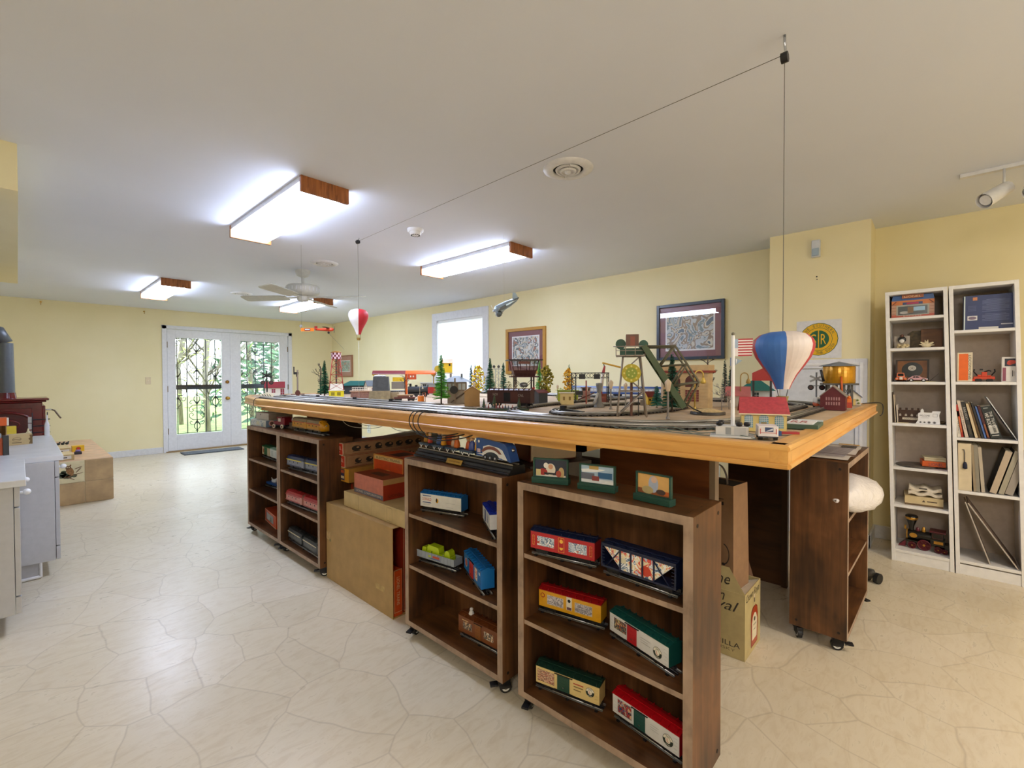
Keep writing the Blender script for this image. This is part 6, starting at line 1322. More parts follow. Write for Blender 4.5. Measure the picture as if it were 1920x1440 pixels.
# floodlight tower
o = TT('floodlight_tower', 'grey lattice floodlight tower behind the large fir', 'model tower', 3.2, 3.14, -45); f = MB(); m = K('8a8880', .5)
for s in (-1, 1):
    f.tube([(s*.035, 0, 0), (s*.03, 0, .25)], .003, m, 5)
    for i in range(4): f.tube([(s*.034, 0, .06*i), (-s*.032, 0, .06*i+.06)], .002, m, 4)
f.tube([(-.05, 0, .25), (.05, 0, .25)], .003, m, 5).tube([(0, 0, 0), (0, 0, .28)], .003, m, 5); f.build('lattice', o)
for x in (-.045, 0, .045): f = MB(); f.cyl((x, -.012, .272), (x, .004, .28), .014, K('4a4844', .4), .01, 12).cyl((x, 0, .25), (x, 0, .275), .002, m); f.build('lamp_head', o)
# brown boxcar on the layout with the little group before it
BCB = K('3d1c1c', .45)
railcar('dark brown boxcar with open door on the layout before the control tower', (1.80, 1.85), (1.88, 1.60), ZT+.002, BCB, K('4a2a2c', .45), [('t', 'NO9', -.08, .012, .03, .013, K('9a8a80')), ('t', 'CNL', .075, .008, .034, .014, K('a0948c')), ('r', -.005, -.002, .045, .05, DARK), ('r', .035, 0, .045, .056, K('4a201c'))], L=.262, ht=.068, track=False, group='toy railcars standing on the layout')
o = TT('figure_scene', 'green base with three tiny firs and small standing figures before the brown boxcar', 'model scene', 1.735, 1.68, -65); f = MB(); f.prism([(-.13, -.035), (.12, -.04), (.15, 0), (.12, .035), (-.13, .035)], 0, .008, K('3f4a38', .8, 0, .2, 60)); f.build('ground', o)
q = random.Random(4)
for x, h in ((-.105, .048), (-.045, .07), (.092, .056)):
    f = MB(); f.cyl((x, .01, .008), (x, .01, .02), .004, TRK)
    for i in range(4): f.cyl((x, .01, .012+i*h*.2), (x, .01, .012+(i+2)*h*.2), h*.26*(1-i*.2), K('3a4630', .8, 0, .2, 60), .001, 9)
    f.build('tiny_fir', o)
for i in range(9):
    x = -.08+i*.018+q.uniform(-.004, .004); y = -.018+q.uniform(-.008, .012); f = MB(); hh = q.uniform(.018, .028); f.lathe([(hh*.25, .008), (hh*.16, .008+hh*.6), (.0001, .008+hh*.7)], K(q.choice(['a59a90', '7d6a72', '8a4a4a', 'c2bab0', '5c6070']), .6), 8).ball((x*0, 0, .008+hh*.85), hh*.16, SK, 6); g = f.build('tiny_figure', o); g.location = (x, y, 0)
# control tower
o = TT('control_tower', 'brown railway control tower with slanted glass cabin on lattice legs', 'model tower', 2.40, 2.11, -40); f = MB(); m = K('43191a', .45); LG = K('3a2520', .5)
for x in (-.062, .062):
    for y in (-.05, .05): f.box(x-.005, y-.005, 0, x+.005, y+.005, .17, LG)
for s in (-1, 1): f.tube([(-.062, s*.05, .03), (.062, s*.05, .155)], .0022, LG, 4).tube([(.062, s*.05, .03), (-.062, s*.05, .155)], .0022, LG, 4)
f.box(-.065, -.055, .085, .065, .055, .09, LG); f.build('lattice_legs', o)
f = MB(); f.box(-.095, -.07, .17, .095, .07, .178, m)
for x in [-.093+i*.0266 for i in range(8)]: f.box(x-.001, -.071, .178, x+.001, -.069, .2, m)
f.box(-.095, -.071, .198, .095, -.069, .201, m).box(.094, -.07, .198, .096, .07, .201, m); f.build('platform', o)
f = MB(); f.taper(-.07, -.055, .178, .07, .055, .218, 1.15, m)
for x in (-.081, -.03, .03, .081):
    for y in (-.066, .066): f.tube([(x*.99, y*.98, .216), (x*1.14, y*1.16, .285)], .003, m, 5)
f.build('cabin_walls', o); f = MB(); f.add([(-.08, -.063, .218), (.08, -.063, .218), (.09, -.074, .285), (-.09, -.074, .285)], [(0, 1, 2, 3)], glassy('cabin_glass', 'd9dde0', .2, .05)); f.build('window_glass', o)
f = MB(); f.prism([(-.118, -.1), (.118, -.1), (.125, 0), (.118, .1), (-.118, .1)], .285, .292, K('2e1a19', .5)); f.cyl((-.01, 0, .292), (-.01, 0, .31), .003, m).box(-.05, -.09, .262, .03, -.086, .278, K('6a3a30', .5)); f.build('roof', o)
f = MB(); f.box(-.06, -.07, 0, -.05, -.06, .01, LG); f.tube([(-.14, -.06, 0), (-.06, -.06, .12)], .0035, K('b5a284', .5), 4).tube([(-.128, -.06, 0), (-.048, -.06, .12)], .0035, K('b5a284', .5), 4)
for i in range(8): f.tube([(-.14+i*.011, -.06, i*.0165), (-.128+i*.011, -.06, i*.0165)], .002, K('b5a284', .5), 4)
f.build('ladder', o); f = MB(); f.prism([(.01, .005), (.03, .005), (.07, .1), (.05, .1)], -.062, -.056, K('a8201f', .4), 'y'); f.build('red_stairs', o)
f = MB(); f.lathe([(.0001, .1), (.025, .104), (.03, .12), (.02, .132), (.0001, .135)], K('8f9294', .3, .4), 16); f.build('grey_tank', o)
house('black_shed', 'small black shed with red roof edge beside the control tower', 2.20, 1.80, .06, .09, .075, .015, K('26282a', .5), K('6a2a22', .5), -25, .006)
house('cream_house', 'little cream flat roofed house right of the olive tree', 2.344, 1.70, .085, .06, .07, 0, CRM, K('d9d3c0', .5), wins=[('f', -.018, .038, .012, .022, K('8a6f32')), ('f', .018, .038, .012, .022, K('8a6f32'))])
house('lime_building', 'yellow green flat roofed building behind the signal bridge', 2.66, 1.92, .14, .09, .072, 0, K('a9b52c', .5), K('8f9c2a', .5), sign=[('r', -.02, .03, .05, .05, K('8d9a24'))])
# signal bridge
o = TT('signal_bridge', 'black lattice signal bridge spanning the branch track', 'model signal', 2.56, 1.67, -58); f = MB(); m = K('23211f', .5); W2 = .12
for x in (-W2, -W2+.028, W2-.01, W2):
    f.box(x-.003, -.003, 0, x+.003, .003, .2, m)
for i in range(9): f.tube([(-W2, 0, .012+i*.018), (-W2+.028, 0, .03+i*.018)], .0018, m, 4).tube([(-W2+.028, 0, .012+i*.018), (-W2, 0, .03+i*.018)], .0018, m, 4)
f.box(-W2-.004, -.006, .195, W2+.004, .006, .2, m).box(-W2-.004, -.006, .162, W2+.004, .006, .166, m)
for i in range(11): x = -W2+i*.0218; f.tube([(x, 0, .164), (x+.0218, 0, .197)], .0016, m, 4).tube([(x+.0218, 0, .164), (x, 0, .197)], .0016, m, 4)
f.build('lattice', o)
for x in (-.05, .045): f = MB(); f.box(x-.02, -.022, .158, x+.02, -.004, .19, BLACK); f.cyl((x-.008, -.022, .178), (x-.008, -.028, .178), .008, BLACK, n=12).cyl((x+.008, -.022, .168), (x+.008, -.028, .168), .008, BLACK, n=12); f.build('signal_head', o)
# derrick, beacon
o = TT('derrick_crane', 'crane with red and white mast and yellow jib', 'model crane', 2.74, 1.68, -52); f = MB(); f.lathe([(.04, 0), (.04, .01), (.028, .014), (.022, .05), (.03, .055), (.0001, .056)], K('8a4a3c', .5), 16); f.build('base', o)
f = MB(); f.tube([(-.02, 0, .05), (.0, 0, .2)], .011, K('cfc4b8', .4), 8).cyl((.0, 0, .2), (.01, 0, .245), .011, K('a8282a', .4), .006, 8).cyl((-.022, 0, .035), (-.018, 0, .07), .0135, K('a83a28', .4), n=8); f.build('mast', o)
f = MB(); f.tube([(-.006, 0, .268), (.12, 0, .235)], .006, K('d8a83a', .4), 6).tube([(.008, 0, .245), (.002, 0, .262)], .003, BLACK, 5); f.build('jib', o)
o = TT('water_spout', 'grey conical water spout inside the small track loop', 'model spout', 2.24, 1.40, -56); f = MB(); m = K('74716c', .5); f.lathe([(.03, 0), (.028, .012), (.014, .03), (.012, .1), (.018, .125), (.018, .136), (.0001, .138)], m, 12); f.tube([(-.03, -.02, .02), (-.006, -.005, .08)], .008, K('a9a8a4', .4), 6); f.build('spout_body', o)
o = TT('red_signal_post', 'thin red post with black signal arm before the pink gable', 'model signal', 2.38, 1.58, -56); f = MB(); f.box(-.004, -.004, 0, .004, .004, .15, K('8a3220', .5)); f.tube([(-.05, 0, .03), (.05, 0, .075)], .004, K('5a3a30', .5), 5).box(-.06, -.01, .06, -.02, .01, .085, BLACK); f.build('post', o)
house('pink_gable_block', 'pinkish clapboard block with dark lettering behind the signal bridge', 2.80, 1.86, .06, .06, .09, .0, K('b08a84', .5), K('5a3a34', .5), sign=[('r', 0, .08, .05, .016, K('3a2a2a'))])
# bascule bridge
BG = K('8f8478', .45); BDG = K('2f6a22', .45); BDK = K('4a5a3c', .5)
o = TT('bascule_bridge', 'grey bascule bridge tower with raised green bridge leaf', 'model bridge', 1.84, .985, -60); f = MB()
wb, wt, db, dt, hh = .062, .036, .05, .032, .262
for sx in (-1, 1):
    for sy in (-1, 1): f.tube([(sx*wb, sy*db, 0), (sx*wt, sy*dt, hh)], .0042, BG, 5)
for i, (t0, t1) in enumerate(((0, .42), (.42, .72), (.72, 1))):
    q = lambda t: (wb+(wt-wb)*t, db+(dt-db)*t, hh*t)
    x0, y0, z0 = q(t0); x1, y1, z1 = q(t1); k = 1 if i % 2 else -1
    for s in (-1, 1): f.tube([(k*x0, s*y0, z0), (-k*x1, s*y1, z1)], .0033, BG, 4).tube([(-x1, s*y1, z1), (x1, s*y1, z1)], .0035, BG, 4).tube([(s*x0, k*y0, z0), (s*x1, -k*y1, z1)], .003, BG, 4).tube([(s*x1, -y1, z1), (s*x1, y1, z1)], .003, BG, 4)
    if i == 0:
        for s in (-1, 1): f.tube([(k*-1*x0*.97, s*y0, z0+hh*.2), (x1*.95, s*y1, z0+hh*.2)], .003, BG, 4).card((x1*.9, -y1-.004, z1*.55), UX, UZ, .022, .024, BG)
f.build('tower_frame', o)
f = MB(); f.box(-.066, -.05, hh, .055, .05, hh+.005, BG); f.tube([(-.078, -.05, hh+.042), (.055, -.05, hh+.042)], .0025, BG, 4).tube([(-.066, -.05, hh+.024), (.055, -.05, hh+.024)], .002, BG, 4)
for x in (-.066, -.026, .014, .055): f.tube([(x, -.05, hh), (x, -.05, hh+.042)], .0025, BG, 4)
f.tube([(.055, -.05, hh+.042), (.055, .05, hh+.042)], .0025, BG, 4); f.build('platform', o)
f = MB(); f.box(-.024, -.03, hh+.045, .03, .03, hh+.095, K('6a4a3c', .5)).card((.004, -.0305, hh+.066), UX, UZ, .02, .04, K('8a4a36', .5)); f.build('machinery_house', o)
f = MB(); f.cyl((-.046, -.01, hh+.055), (-.046, .02, hh+.055), .022, K('2d5544', .5), n=16).cyl((.05, -.02, hh+.05), (.05, .02, hh+.05), .02, K('2d5544', .5), n=16).box(-.05, -.02, hh+.005, .05, .02, hh+.035, K('2d5544', .5)); f.build('gears', o)
f = MB(); f.cyl((-.002, -.056, .188), (-.002, -.046, .188), .04, K('b5a41c', .4), n=28).cyl((-.002, -.058, .188), (-.002, -.055, .188), .024, K('8a9a2c', .4), n=24)
for i in range(8): f.ell((-.002+.03*math.cos(i*PI/4), -.0565, .188+.03*math.sin(i*PI/4)), UX, UZ, .0045, .0045, K('d8cf6a', .4), 8)
for i in range(5): f.ell((-.002+.013*math.cos(i*1.257), -.0585, .188+.013*math.sin(i*1.257)), UX, UZ, .0035, .0035, K('c9c86a', .4), 8)
f.build('pulley_wheel', o)
f = MB(); f.cyl((0, .0, 0), (0, .0, .19), .006, K('6a4434', .5)).cyl((.03, .0, 0), (.03, .0, .19), .002, BLACK); f.build('counterweight_guides', o)
# the leaf: a deck in the plane rising away to the upper left
f = MB(); Lf = .30; ang = -58
f.M = Matrix.Translation((.055, 0, hh+.035)) @ Matrix.Rotation(R(-ang), 4, 'Y')
f.box(-.01, -.05, -.004, Lf, -.022, 0, BDG).box(-.01, .022, -.004, Lf, .05, 0, BDG).box(-.01, -.012, -.004, Lf, .012, 0, BDG)
for i in range(7): f.box(i*.048-.012, -.05, -.008, i*.048+.012, .05, -.003, BDG)
for s in (-1, 1): f.box(-.01, s*.052-.005, -.012, Lf, s*.052+.005, .012, BDK)
f.build('bridge_deck', o)
f = MB(); f.M = Matrix.Translation((.055, 0, hh+.035)) @ Matrix.Rotation(R(-ang), 4, 'Y')
for s in (-.054, .054):
    P = [(.0, .01), (.06, .105), (.24, .105), (Lf, .01)]
    f.tube([(x, s, z) for x, z in P], .005, K('5f5a46', .5), 5)
    for a, b in (((.06, .105), (.10, .01)), ((.15, .105), (.10, .01)), ((.15, .105), (.20, .01)), ((.24, .105), (.20, .01))): f.tube([(a[0], s, a[1]), (b[0], s, b[1])], .004, K('5f5a46', .5), 5)
for x in (.06, .15, .24): f.tube([(x, -.054, .105), (x, .054, .105)], .003, K('5f5a46', .5), 4)
f.build('truss', o)
house('yellow_cottage', 'tiny yellow cottage with red roof beyond the bascule bridge', 2.66, 1.30, .05, .06, .05, .026, K('d8b03a', .5), K('7d2a24', .5), -38, .005, wins=[('f', -.012, .03, .009, .012, DARK), ('f', .012, .03, .009, .012, DARK)], doors=[('r', 0, .016, .012, .03, K('6a3a1c'))])
# beige station
BEI = K('b59a72', .55, 0, .05, 30); BEI2 = K('a1845c', .55); DWN = K('4a1a1c', .3)
o = TT('grand_station', 'big beige station building with arched windows and red eaves', 'model building', 2.58, 1.04, -62); f = MB(); w, d, h = .26, .19, .205
f.prism([(-w/2, -d/2), (w/2-.03, -d/2), (w/2, -d/2+.03), (w/2, d/2), (-w/2, d/2)], 0, h, BEI)
for i in range(11): f.box(-w/2, -d/2-.0012, .01+i*.018, w/2-.03, -d/2, .011+i*.018, BEI2)
f.build('walls', o)
f = MB(); f.prism([(-w/2-.014, -d/2-.014), (w/2-.024, -d/2-.014), (w/2+.014, -d/2+.024), (w/2+.014, d/2+.014), (-w/2-.014, d/2+.014)], h-.012, h, K('7d2a20', .5)).prism([(-w/2-.008, -d/2-.008), (w/2-.028, -d/2-.008), (w/2+.008, -d/2+.028), (w/2+.008, d/2+.008), (-w/2-.008, d/2+.008)], h, h+.03, BEI); f.build('parapet', o)
def archwin(par, M, u, z, ww, hh, m, lat):
    f = MB(); f.M = M; pts = [(u-ww/2, z), (u+ww/2, z), (u+ww/2, z+hh-ww/2)]+[(u+ww/2*math.cos(R(a)), z+hh-ww/2+ww/2*math.sin(R(a))) for a in range(15, 180, 15)]+[(u-ww/2, z+hh-ww/2)]
    f.prism(pts, -.0015, 0, m, 'y')
    if lat:
        for i in range(1, 5): f.box(u-ww/2+i*ww/5-.0006, -.0022, z, u-ww/2+i*ww/5+.0006, -.0015, z+hh*.9, WHT2)
        for i in range(1, 7): f.box(u-ww/2, -.0022, z+i*hh/7-.0006, u+ww/2, -.0015, z+i*hh/7+.0006, WHT2)
    f.build('arched_window', par)
Fm = Matrix.Translation((0, -d/2, 0)); Rm = Matrix.Translation((w/2, .01, 0)) @ Matrix.Rotation(PI/2, 4, 'Z')
for u in (-.075, .02): archwin(o, Fm, u, .115, .07, .065, DWN, False); f = MB(); f.M = Fm; f.box(u-.035, -.0015, .035, u+.035, 0, .1, K('6a1c22', .4)); [f.box(u-.035+i*.0117-.0006, -.0022, .035, u-.035+i*.0117+.0006, -.0015, .1, BEI) for i in range(7)]; [f.box(u-.035, -.0022, .035+i*.013-.0006, u+.035, -.0015, .035+i*.013+.0006, BEI) for i in range(6)]; f.build('lattice_window', o)
for u, ww, hh_ in ((-.055, .018, .05), (0, .04, .06), (.055, .018, .05)): archwin(o, Rm, u, .115, ww, hh_, DWN, False); archwin(o, Rm, u, .035, ww, .06, DWN, False)
f = MB(); f.M = Rm; f.box(-.02, -.003, 0, .02, 0, .05, K('7d2226', .4)); f.build('door', o)
o = TT('sand_pile_base', 'tan sand covered round base with dark rim before the station', 'model ground', 2.16, .77, 20); f = MB(); f.lathe([(.075, 0), (.075, .01), (.07, .012)], K('3a342c', .5), 28); f.build('rim', o); f = MB(); f.lathe([(.071, .011), (.05, .018), (.02, .026), (.0001, .027)], K('c2a878', .8, 0, .1, 60), 24); f.build('sand', o)
f = MB(); f.tube([(-.05, .02, .008), (-.1, .06, .03), (-.12, .1, .06)], .003, BLACK, 5); f.build('cable', o)
# flag pole
CON = K('c9c8c6', .5); PW = K('e2e2e4', .3)
o = TT('flag_pole_base', 'white flag pole on a grey stepped base with spot lamps', 'model flag pole', 1.405, .43, -72); f = MB(); f.box(-.06, -.05, 0, .055, .04, .006, CON).box(-.045, -.035, .006, .04, .03, .032, CON); draw(f, -.035, [('r', -.012, .019, .014, .02, K('8f9294')), ('r', .018, .019, .03, .022, K('b5b6b8'))]); f.build('base', o, .002)
f = MB(); f.cyl((0, 0, .032), (0, 0, .292), .0055, PW, .0045, 12).ball((0, 0, .296), .005, K('6a6452', .4), 8); f.build('pole', o)
for x, y in ((-.035, -.028), (-.03, .02), (.016, -.03), (.036, -.02)): f = MB(); f.lathe([(.002, .032), (.008, .034), (.009, .041), (.007, .044), (.0001, .0445)], BLACK, 12, (x, y, 0)); f.build('spot_lamp', o)
f = MB(); fr, fw, fb = K('b0202e', .5), K('e6dcdc', .5), K('9fb0c8', .5)
for i in range(13): f.box(.012, -.0005, .232+i*.0038, .051-.0002*(13-i), .0005, .232+(i+1)*.0038, fr if i % 2 == 0 else fw)
f.box(.003, -.0006, .232+.0038*6, .013, .0006, .232+.0038*13, fb).box(.003, -.0006, .232, .013, .0006, .232+.0038*6, fw); f.build('striped_flag', o)
f = MB(); f.poly([(.006, -.0004, .226), (.024, -.0004, .219), (.006, -.0004, .206)], K('8fa0b4', .5)).poly([(.007, -.0008, .224), (.011, -.0008, .222), (.008, -.0008, .208)], WHT).box(-.008, -.0005, .204, .005, .0005, .228, K('7d8aa8', .5)); f.build('pennant', o)
o = TT('loose_wires', 'loose thin grey green wires lying along the front table edge', 'wires', 1.36, .6, 0); f = MB(); q = random.Random(2)
for k in range(4): f.tube(smooth([(.0+q.uniform(-.02, .06), .0+.09*i-.2-.02*k, .003+abs(q.uniform(0, .016))*(i % 2)) for i in range(6)], 5), .0013, K('5c6e68', .5), 4)
f.build('wire', o)
house('pink_roof_house', 'small house with pink roof behind the flag pole', 2.80, .83, .11, .08, .07, .04, K('b5aa9c', .5), K('b56a6a', .5), None, .01, doors=[('f', .02, .025, .016, .05, K('8a4a34'))], wins=[('f', -.03, .035, .02, .024, W0)])
house('teal_roof_house', 'white house with teal pyramid roof behind the balloon', 3.28, .86, .16, .12, .08, .07, K('c9cfd0', .5), K('1f6560', .45), None, .03, hip=True, wins=[('f', .0, .05, .03, .035, K('22363c'))])
o = TT('red_sign_frame', 'red billboard with slanted top on two black posts', 'model sign', 2.64, .675, None); f = MB()
for x in (-.03, .05): f.box(x-.005, -.004, 0, x+.005, .004, .16, K('241f1f', .5))
f.build('posts', o); f = MB(); f.prism([(-.036, .15), (.06, .15), (.06, .235), (.02, .218), (-.036, .19)], -.008, .008, K('9c1f1a', .4), 'y'); f.build('board', o)
o = TT('yellow_platform_cart', 'low tan baggage cart load behind the red roofed station', 'model cart', 2.85, .70, None); f = MB(); f.box(-.05, -.02, .006, .03, .02, .03, K('b59a4a', .5)).box(.03, -.025, 0, .1, .025, .055, K('8a742c', .5)); f.build('load', o)
# lithographed station at the front
LY = K('d8c27a', .4); LY2 = K('c2993a', .4); LB = K('6a9aa8', .4)
o = TT('tin_station', 'yellow toy station with red roof and blue arched windows at the front corner', 'model building', 1.64, .412, -71.5, 'model buildings on the layout'); f = MB(); w, d, h, rh = .125, .115, .063, .042
f.box(-w/2, -d/2, 0, w/2, d/2, h, LY); f.add([(w/2, -d/2, h), (w/2, d/2, h), (w/2, 0, h+rh)], [(0, 1, 2)], LY2); f.add([(-w/2, -d/2, h), (-w/2, d/2, h), (-w/2, 0, h+rh)], [(0, 1, 2)], LY2)
f.M = Matrix.Translation((w/2, 0, 0)) @ Matrix.Rotation(PI/2, 4, 'Z'); f.card((0, -.0003, h/2), UX, UZ, d, h, LY2); draw(f, -.0004, [('r', 0, h-.004, .062, .011, K('3a3a2c')), ('t', 'LIONEL', 0, h-.004, .056, .0085, K('d8c48a')), ('e', 0, h+.016, .009, .009, K('4f5a2a')), ('e', -.036, .03, .007, .018, K('6a7a2a')), ('e', .038, .026, .008, .022, K('6a7a2a')), ('e', -.03, .036, .004, .006, K('b5602c'))]); f.M = Matrix(); f.build('walls', o)
for fc, u, ww in (('f', -.042, .024), ('f', 0, .026), ('f', .042, .024)): archwin(o, Matrix.Translation((0, -d/2, 0)), u, .012, ww, .042, LB, True)
archwin(o, Matrix.Translation((w/2, 0, 0)) @ Matrix.Rotation(PI/2, 4, 'Z'), 0, .004, .026, .042, K('4a5f58', .4), True)
f = MB(); f.box(-.008, -d/2-.003, 0, .008, -d/2, .03, K('7a6a34', .4)); f.build('door', o)
f = MB(); a, b = w/2+.008, d/2+.01; ez = h-.007
for s in (-1, 1): f.add([(-a, s*b, ez), (a, s*b, ez), (a-.004, 0, h+rh+.002), (-a+.004, 0, h+rh+.002)], [(0, 1, 2, 3)], K('b0434a', .45, 0, .08, 90))
f.box(-a, -b-.002, ez-.003, a, -b, ez+.001, K('e2d3b0', .4)); f.build('roof', o)
o = TT('mail_truck', 'white toy mail truck seen from behind at the table corner', 'toy truck', 1.41, .342, -70); f = MB(); f.box(-.024, -.03, .008, .024, .045, .038, K('e2dcdc', .35)).box(-.0245, -.031, .007, .0245, .046, .011, K('4a4a4e', .4)); draw(f, -.03, [('r', .002, .029, .02, .012, K('3a4a72')), ('p', [(-.006, .024), (.011, .033), (.011, .027)], K('c9ced8')), ('r', 0, .02, .04, .0012, K('c96a6a')), ('r', -.019, .024, .002, .014, K('c2504a')), ('r', .019, .024, .002, .014, K('c2504a'))]); f.build('van_body', o, .003)
f = MB(); f.box(.024, .0, .022, .0248, .02, .034, K('8a9298', .2)); f.build('side_window', o)
for x in (-.018, .018):
    for y in (-.02, .03): f = MB(); f.cyl((x-.005, y, .008), (x+.005, y, .008), .008, RUB, n=14); f.build('wheel', o)
f = MB(); f.box(-.045, -.012, 0, .03, .012, .006, K('9c1f24', .4)); o = f.build('red_block', None, loc=(1.545, .322, ZT+.0035), rz=-55); tag(o, 'flat red strip lying right of the white mail truck', 'block')
f = MB(); f.box(-.012, -.01, 0, .012, .01, .014, K('2a4a78', .4)); o = f.build('blue_block', None, loc=(1.475, .335, ZT+.0035), rz=-60); tag(o, 'small blue block between the mail truck and the red strip', 'block')
o = TT('green_display_box', 'flat dark green display box with white lid and red letters', 'box', 1.82, .325, -86); f = MB(); f.box(-.052, -.09, 0, .045, .085, .016, K('3f5a4c', .45)); f.build('box_body', o, .002); f = MB(); f.box(-.048, -.08, .016, .03, .06, .019, WHT).box(-.03, .06, .016, .045, .082, .02, K('c9d0d2', .4)); f.text('RR', (-.012, -.02, .0196), UX, UY, .05, .08, K('b5545a')); f.build('lid', o)
# right end
o = TT('crossing_signal', 'black and white railroad crossing signal near the access door', 'model signal', 3.38, .545, -78, 'railroad crossing signals'); 
def xing(o, h, c, hc):
    f = MB(); f.cyl((0, 0, 0), (0, 0, h), h*.025, c, n=8).cyl((0, 0, 0), (0, 0, h*.08), h*.09, BLACK, h*.03, 10); f.build('post', o)
    f = MB()
    for a in (28, -28): M = f.M; f.M = Matrix.Translation((0, -h*.03, h*.8)) @ Matrix.Rotation(R(a), 4, 'Y'); f.box(-h*.2, -h*.012, -h*.03, h*.2, h*.012, h*.03, hc); f.M = M
    f.build('crossbuck', o)
    for s in (-1, 1): f = MB(); f.cyl((s*h*.15, -h*.04, h*.52), (s*h*.15, 0, h*.52), h*.085, BLACK, h*.06, 16).cyl((s*h*.15, -h*.045, h*.52), (s*h*.15, -h*.04, h*.52), h*.05, K('4a2a2a', .3), n=12); f.build('lamp', o)
    f = MB(); f.box(-h*.16, -h*.015, h*.56, h*.16, h*.015, h*.59, c); f.build('lamp_bar', o)
xing(o, .195, K('8d9298', .4), K('b9bdc0', .4))
o = TT('crossing_signal', 'dark crossing signal on a cream striped base at the far left', 'model signal', 1.463, 4.238, None, 'railroad crossing signals', .018); xing(o, .215, BLACK, BLACK)
f = MB(); f.M = Matrix.Translation((0, 0, -.0175)); f.prism([(-.06, 0), (.055, 0), (.05, .034), (.015, .036), (0, .05), (-.015, .036), (-.045, .034)], -.02, .03, K('ddd3b4', .5), 'y'); draw(f, -.02, [('p', [(-.04+i*.018, .028), (-.034+i*.018, .028), (-.022+i*.018, .01), (-.028+i*.018, .01)], BLACK) for i in range(4)]); f.build('striped_base', o)
o = TT('semaphore_signal', 'reddish brown semaphore with raised dark arm at the left end', 'model signal', 1.69, 4.16, None); f = MB(); m = K('5f2d20', .5); f.cyl((0, 0, 0), (0, 0, .06), .016, m, .012, 10).box(-.055, -.012, .02, .055, .012, .028, m).cyl((0, -.02, .035), (0, .02, .035), .022, m, n=14); f.build('base', o); f = MB(); f.cyl((0, 0, .05), (0, 0, .24), .007, K('8a7a6a', .5), n=8); f.build('post', o); f = MB(); f.box(-.03, -.006, .2, .008, .006, .22, BLACK).box(-.033, -.005, .2, -.024, .005, .268, BLACK).box(-.012, -.005, .18, -.002, .005, .21, BLACK); f.build('arm', o)
def van(o):
    f = MB(); W_, OG = K('d9d4ce', .35), K('d8562a', .35)
    f.box(-.026, -.045, .008, .026, .045, .028, OG).taper(-.026, -.045, .028, .026, .045, .056, .86, W_, .92).prism([(-.024, .028), (.024, .028), (0, .014)], -.0462, -.045, W_, 'y'); draw(f, -.0435, [('r', -.011, .042, .018, .013, K('7d8a90', .2)), ('r', .011, .042, .018, .013, K('7d8a90', .2))]); f.build('van_body', o, .003)
    for x in (-.021, .021):
        for y in (-.028, .028): f = MB(); f.cyl((x-.005, y, .009), (x+.005, y, .009), .009, RUB, n=14); f.build('wheel', o)
van(TT('camper_van', 'orange and white toy camper van beside the red barn', 'toy van', 2.96, .46, -70))
house('red_barn', 'dark red toy barn with faint white lettering on the table edge', 2.86, .385, .13, .105, .07, .05, K('5c1620', .45), K('8a8078', .5), -2, .004, gsign=[])
q = [c for c in COL.objects if c.name == 'red_barn'][0]; f = MB(); f.M = Matrix.Translation((-.0655, 0, 0)) @ Matrix.Rotation(-PI/2, 4, 'Z'); pm = K('a5777a', .5); draw(f, 0, [('r', -.026+i*.0105, .058-j*.024, .0062, .016, pm) for j in range(2) for i in range(6)]); f.build('faded_lettering', q)
q.rotation_euler = (0, 0, R(4))
f = MB(); f.box(-.01, -.008, 0, .01, .008, .05, K('d86a1c', .4)).box(-.012, -.01, 0, .012, .0, .03, K('a8341c', .4)).ball((0, 0, .056), .009, K('d86a1c', .4), 8); o = f.build('orange_machine', None, .001, loc=(2.985, .335, ZT+.0035), rz=-70); tag(o, 'tiny bright orange machine right of the red barn', 'toy machine')
o = TT('water_tower', 'golden water tower with grey roof on trestle legs', 'model tower', 3.30, .42, -75); f = MB(); GT = K('c08a1e', .25, .4, .06, 20); f.lathe([(.078, .13), (.08, .135), (.08, .225), (.078, .23)], GT, 36)
for zz in (.145, .165, .185, .205, .22): f.lathe([(.0802, zz-.001), (.0815, zz), (.0802, zz+.001)], GT, 36)
f.build('tank', o); f = MB(); f.lathe([(.1, .23), (.1, .233), (.0001, .258)], K('70757a', .45), 6); f.build('roof', o)
f = MB(); g = K('4f4c48', .5)
for x in (-.055, -.018, .018, .055):
    for y in (-.05, .05): f.box(x-.006, y-.006, 0, x+.006, y+.006, .12, g)
for s in (-.05, .05):
    for i in range(3): x = -.055+i*.0367; f.tube([(x, s, .02), (x+.037, s, .11)], .002, g, 4).tube([(x+.037, s, .02), (x, s, .11)], .002, g, 4)
f.box(-.085, -.075, .12, .085, .075, .13, g); f.build('trestle', o)
f = MB(); f.tube([(.0, -.085, .17), (.004, -.09, .05)], .005, K('c85a1c', .4), 6); f.build('orange_spout', o); f = MB(); f.tube([(-.095, -.05, .21), (-.08, -.05, .14)], .007, BLACK, 6); f.build('side_spout', o)
house('blue_roof_house', 'tiny white house with blue roof and yellow door at the table end', 3.40, .365, .085, .075, .05, .036, K('d6cfbe', .5), K('55617d', .5), 10, .006)
q = [c for c in COL.objects if c.name == 'blue_roof_house'][0]; f = MB(); f.M = Matrix.Translation((-.043, 0, 0)) @ Matrix.Rotation(-PI/2, 4, 'Z'); f.box(-.012, -.002, 0, .012, 0, .036, K('d8b86a', .5)); f.build('door', q); f = MB(); f.M = Matrix.Translation((-.043, 0, 0)) @ Matrix.Rotation(-PI/2, 4, 'Z')
for u, z in ((-.024, .012), (.026, .012), (.022, .03)): f.ball((u, -.003, z), .006, K('7d8a4a', .6), 6)
f.build('shrubs', q)
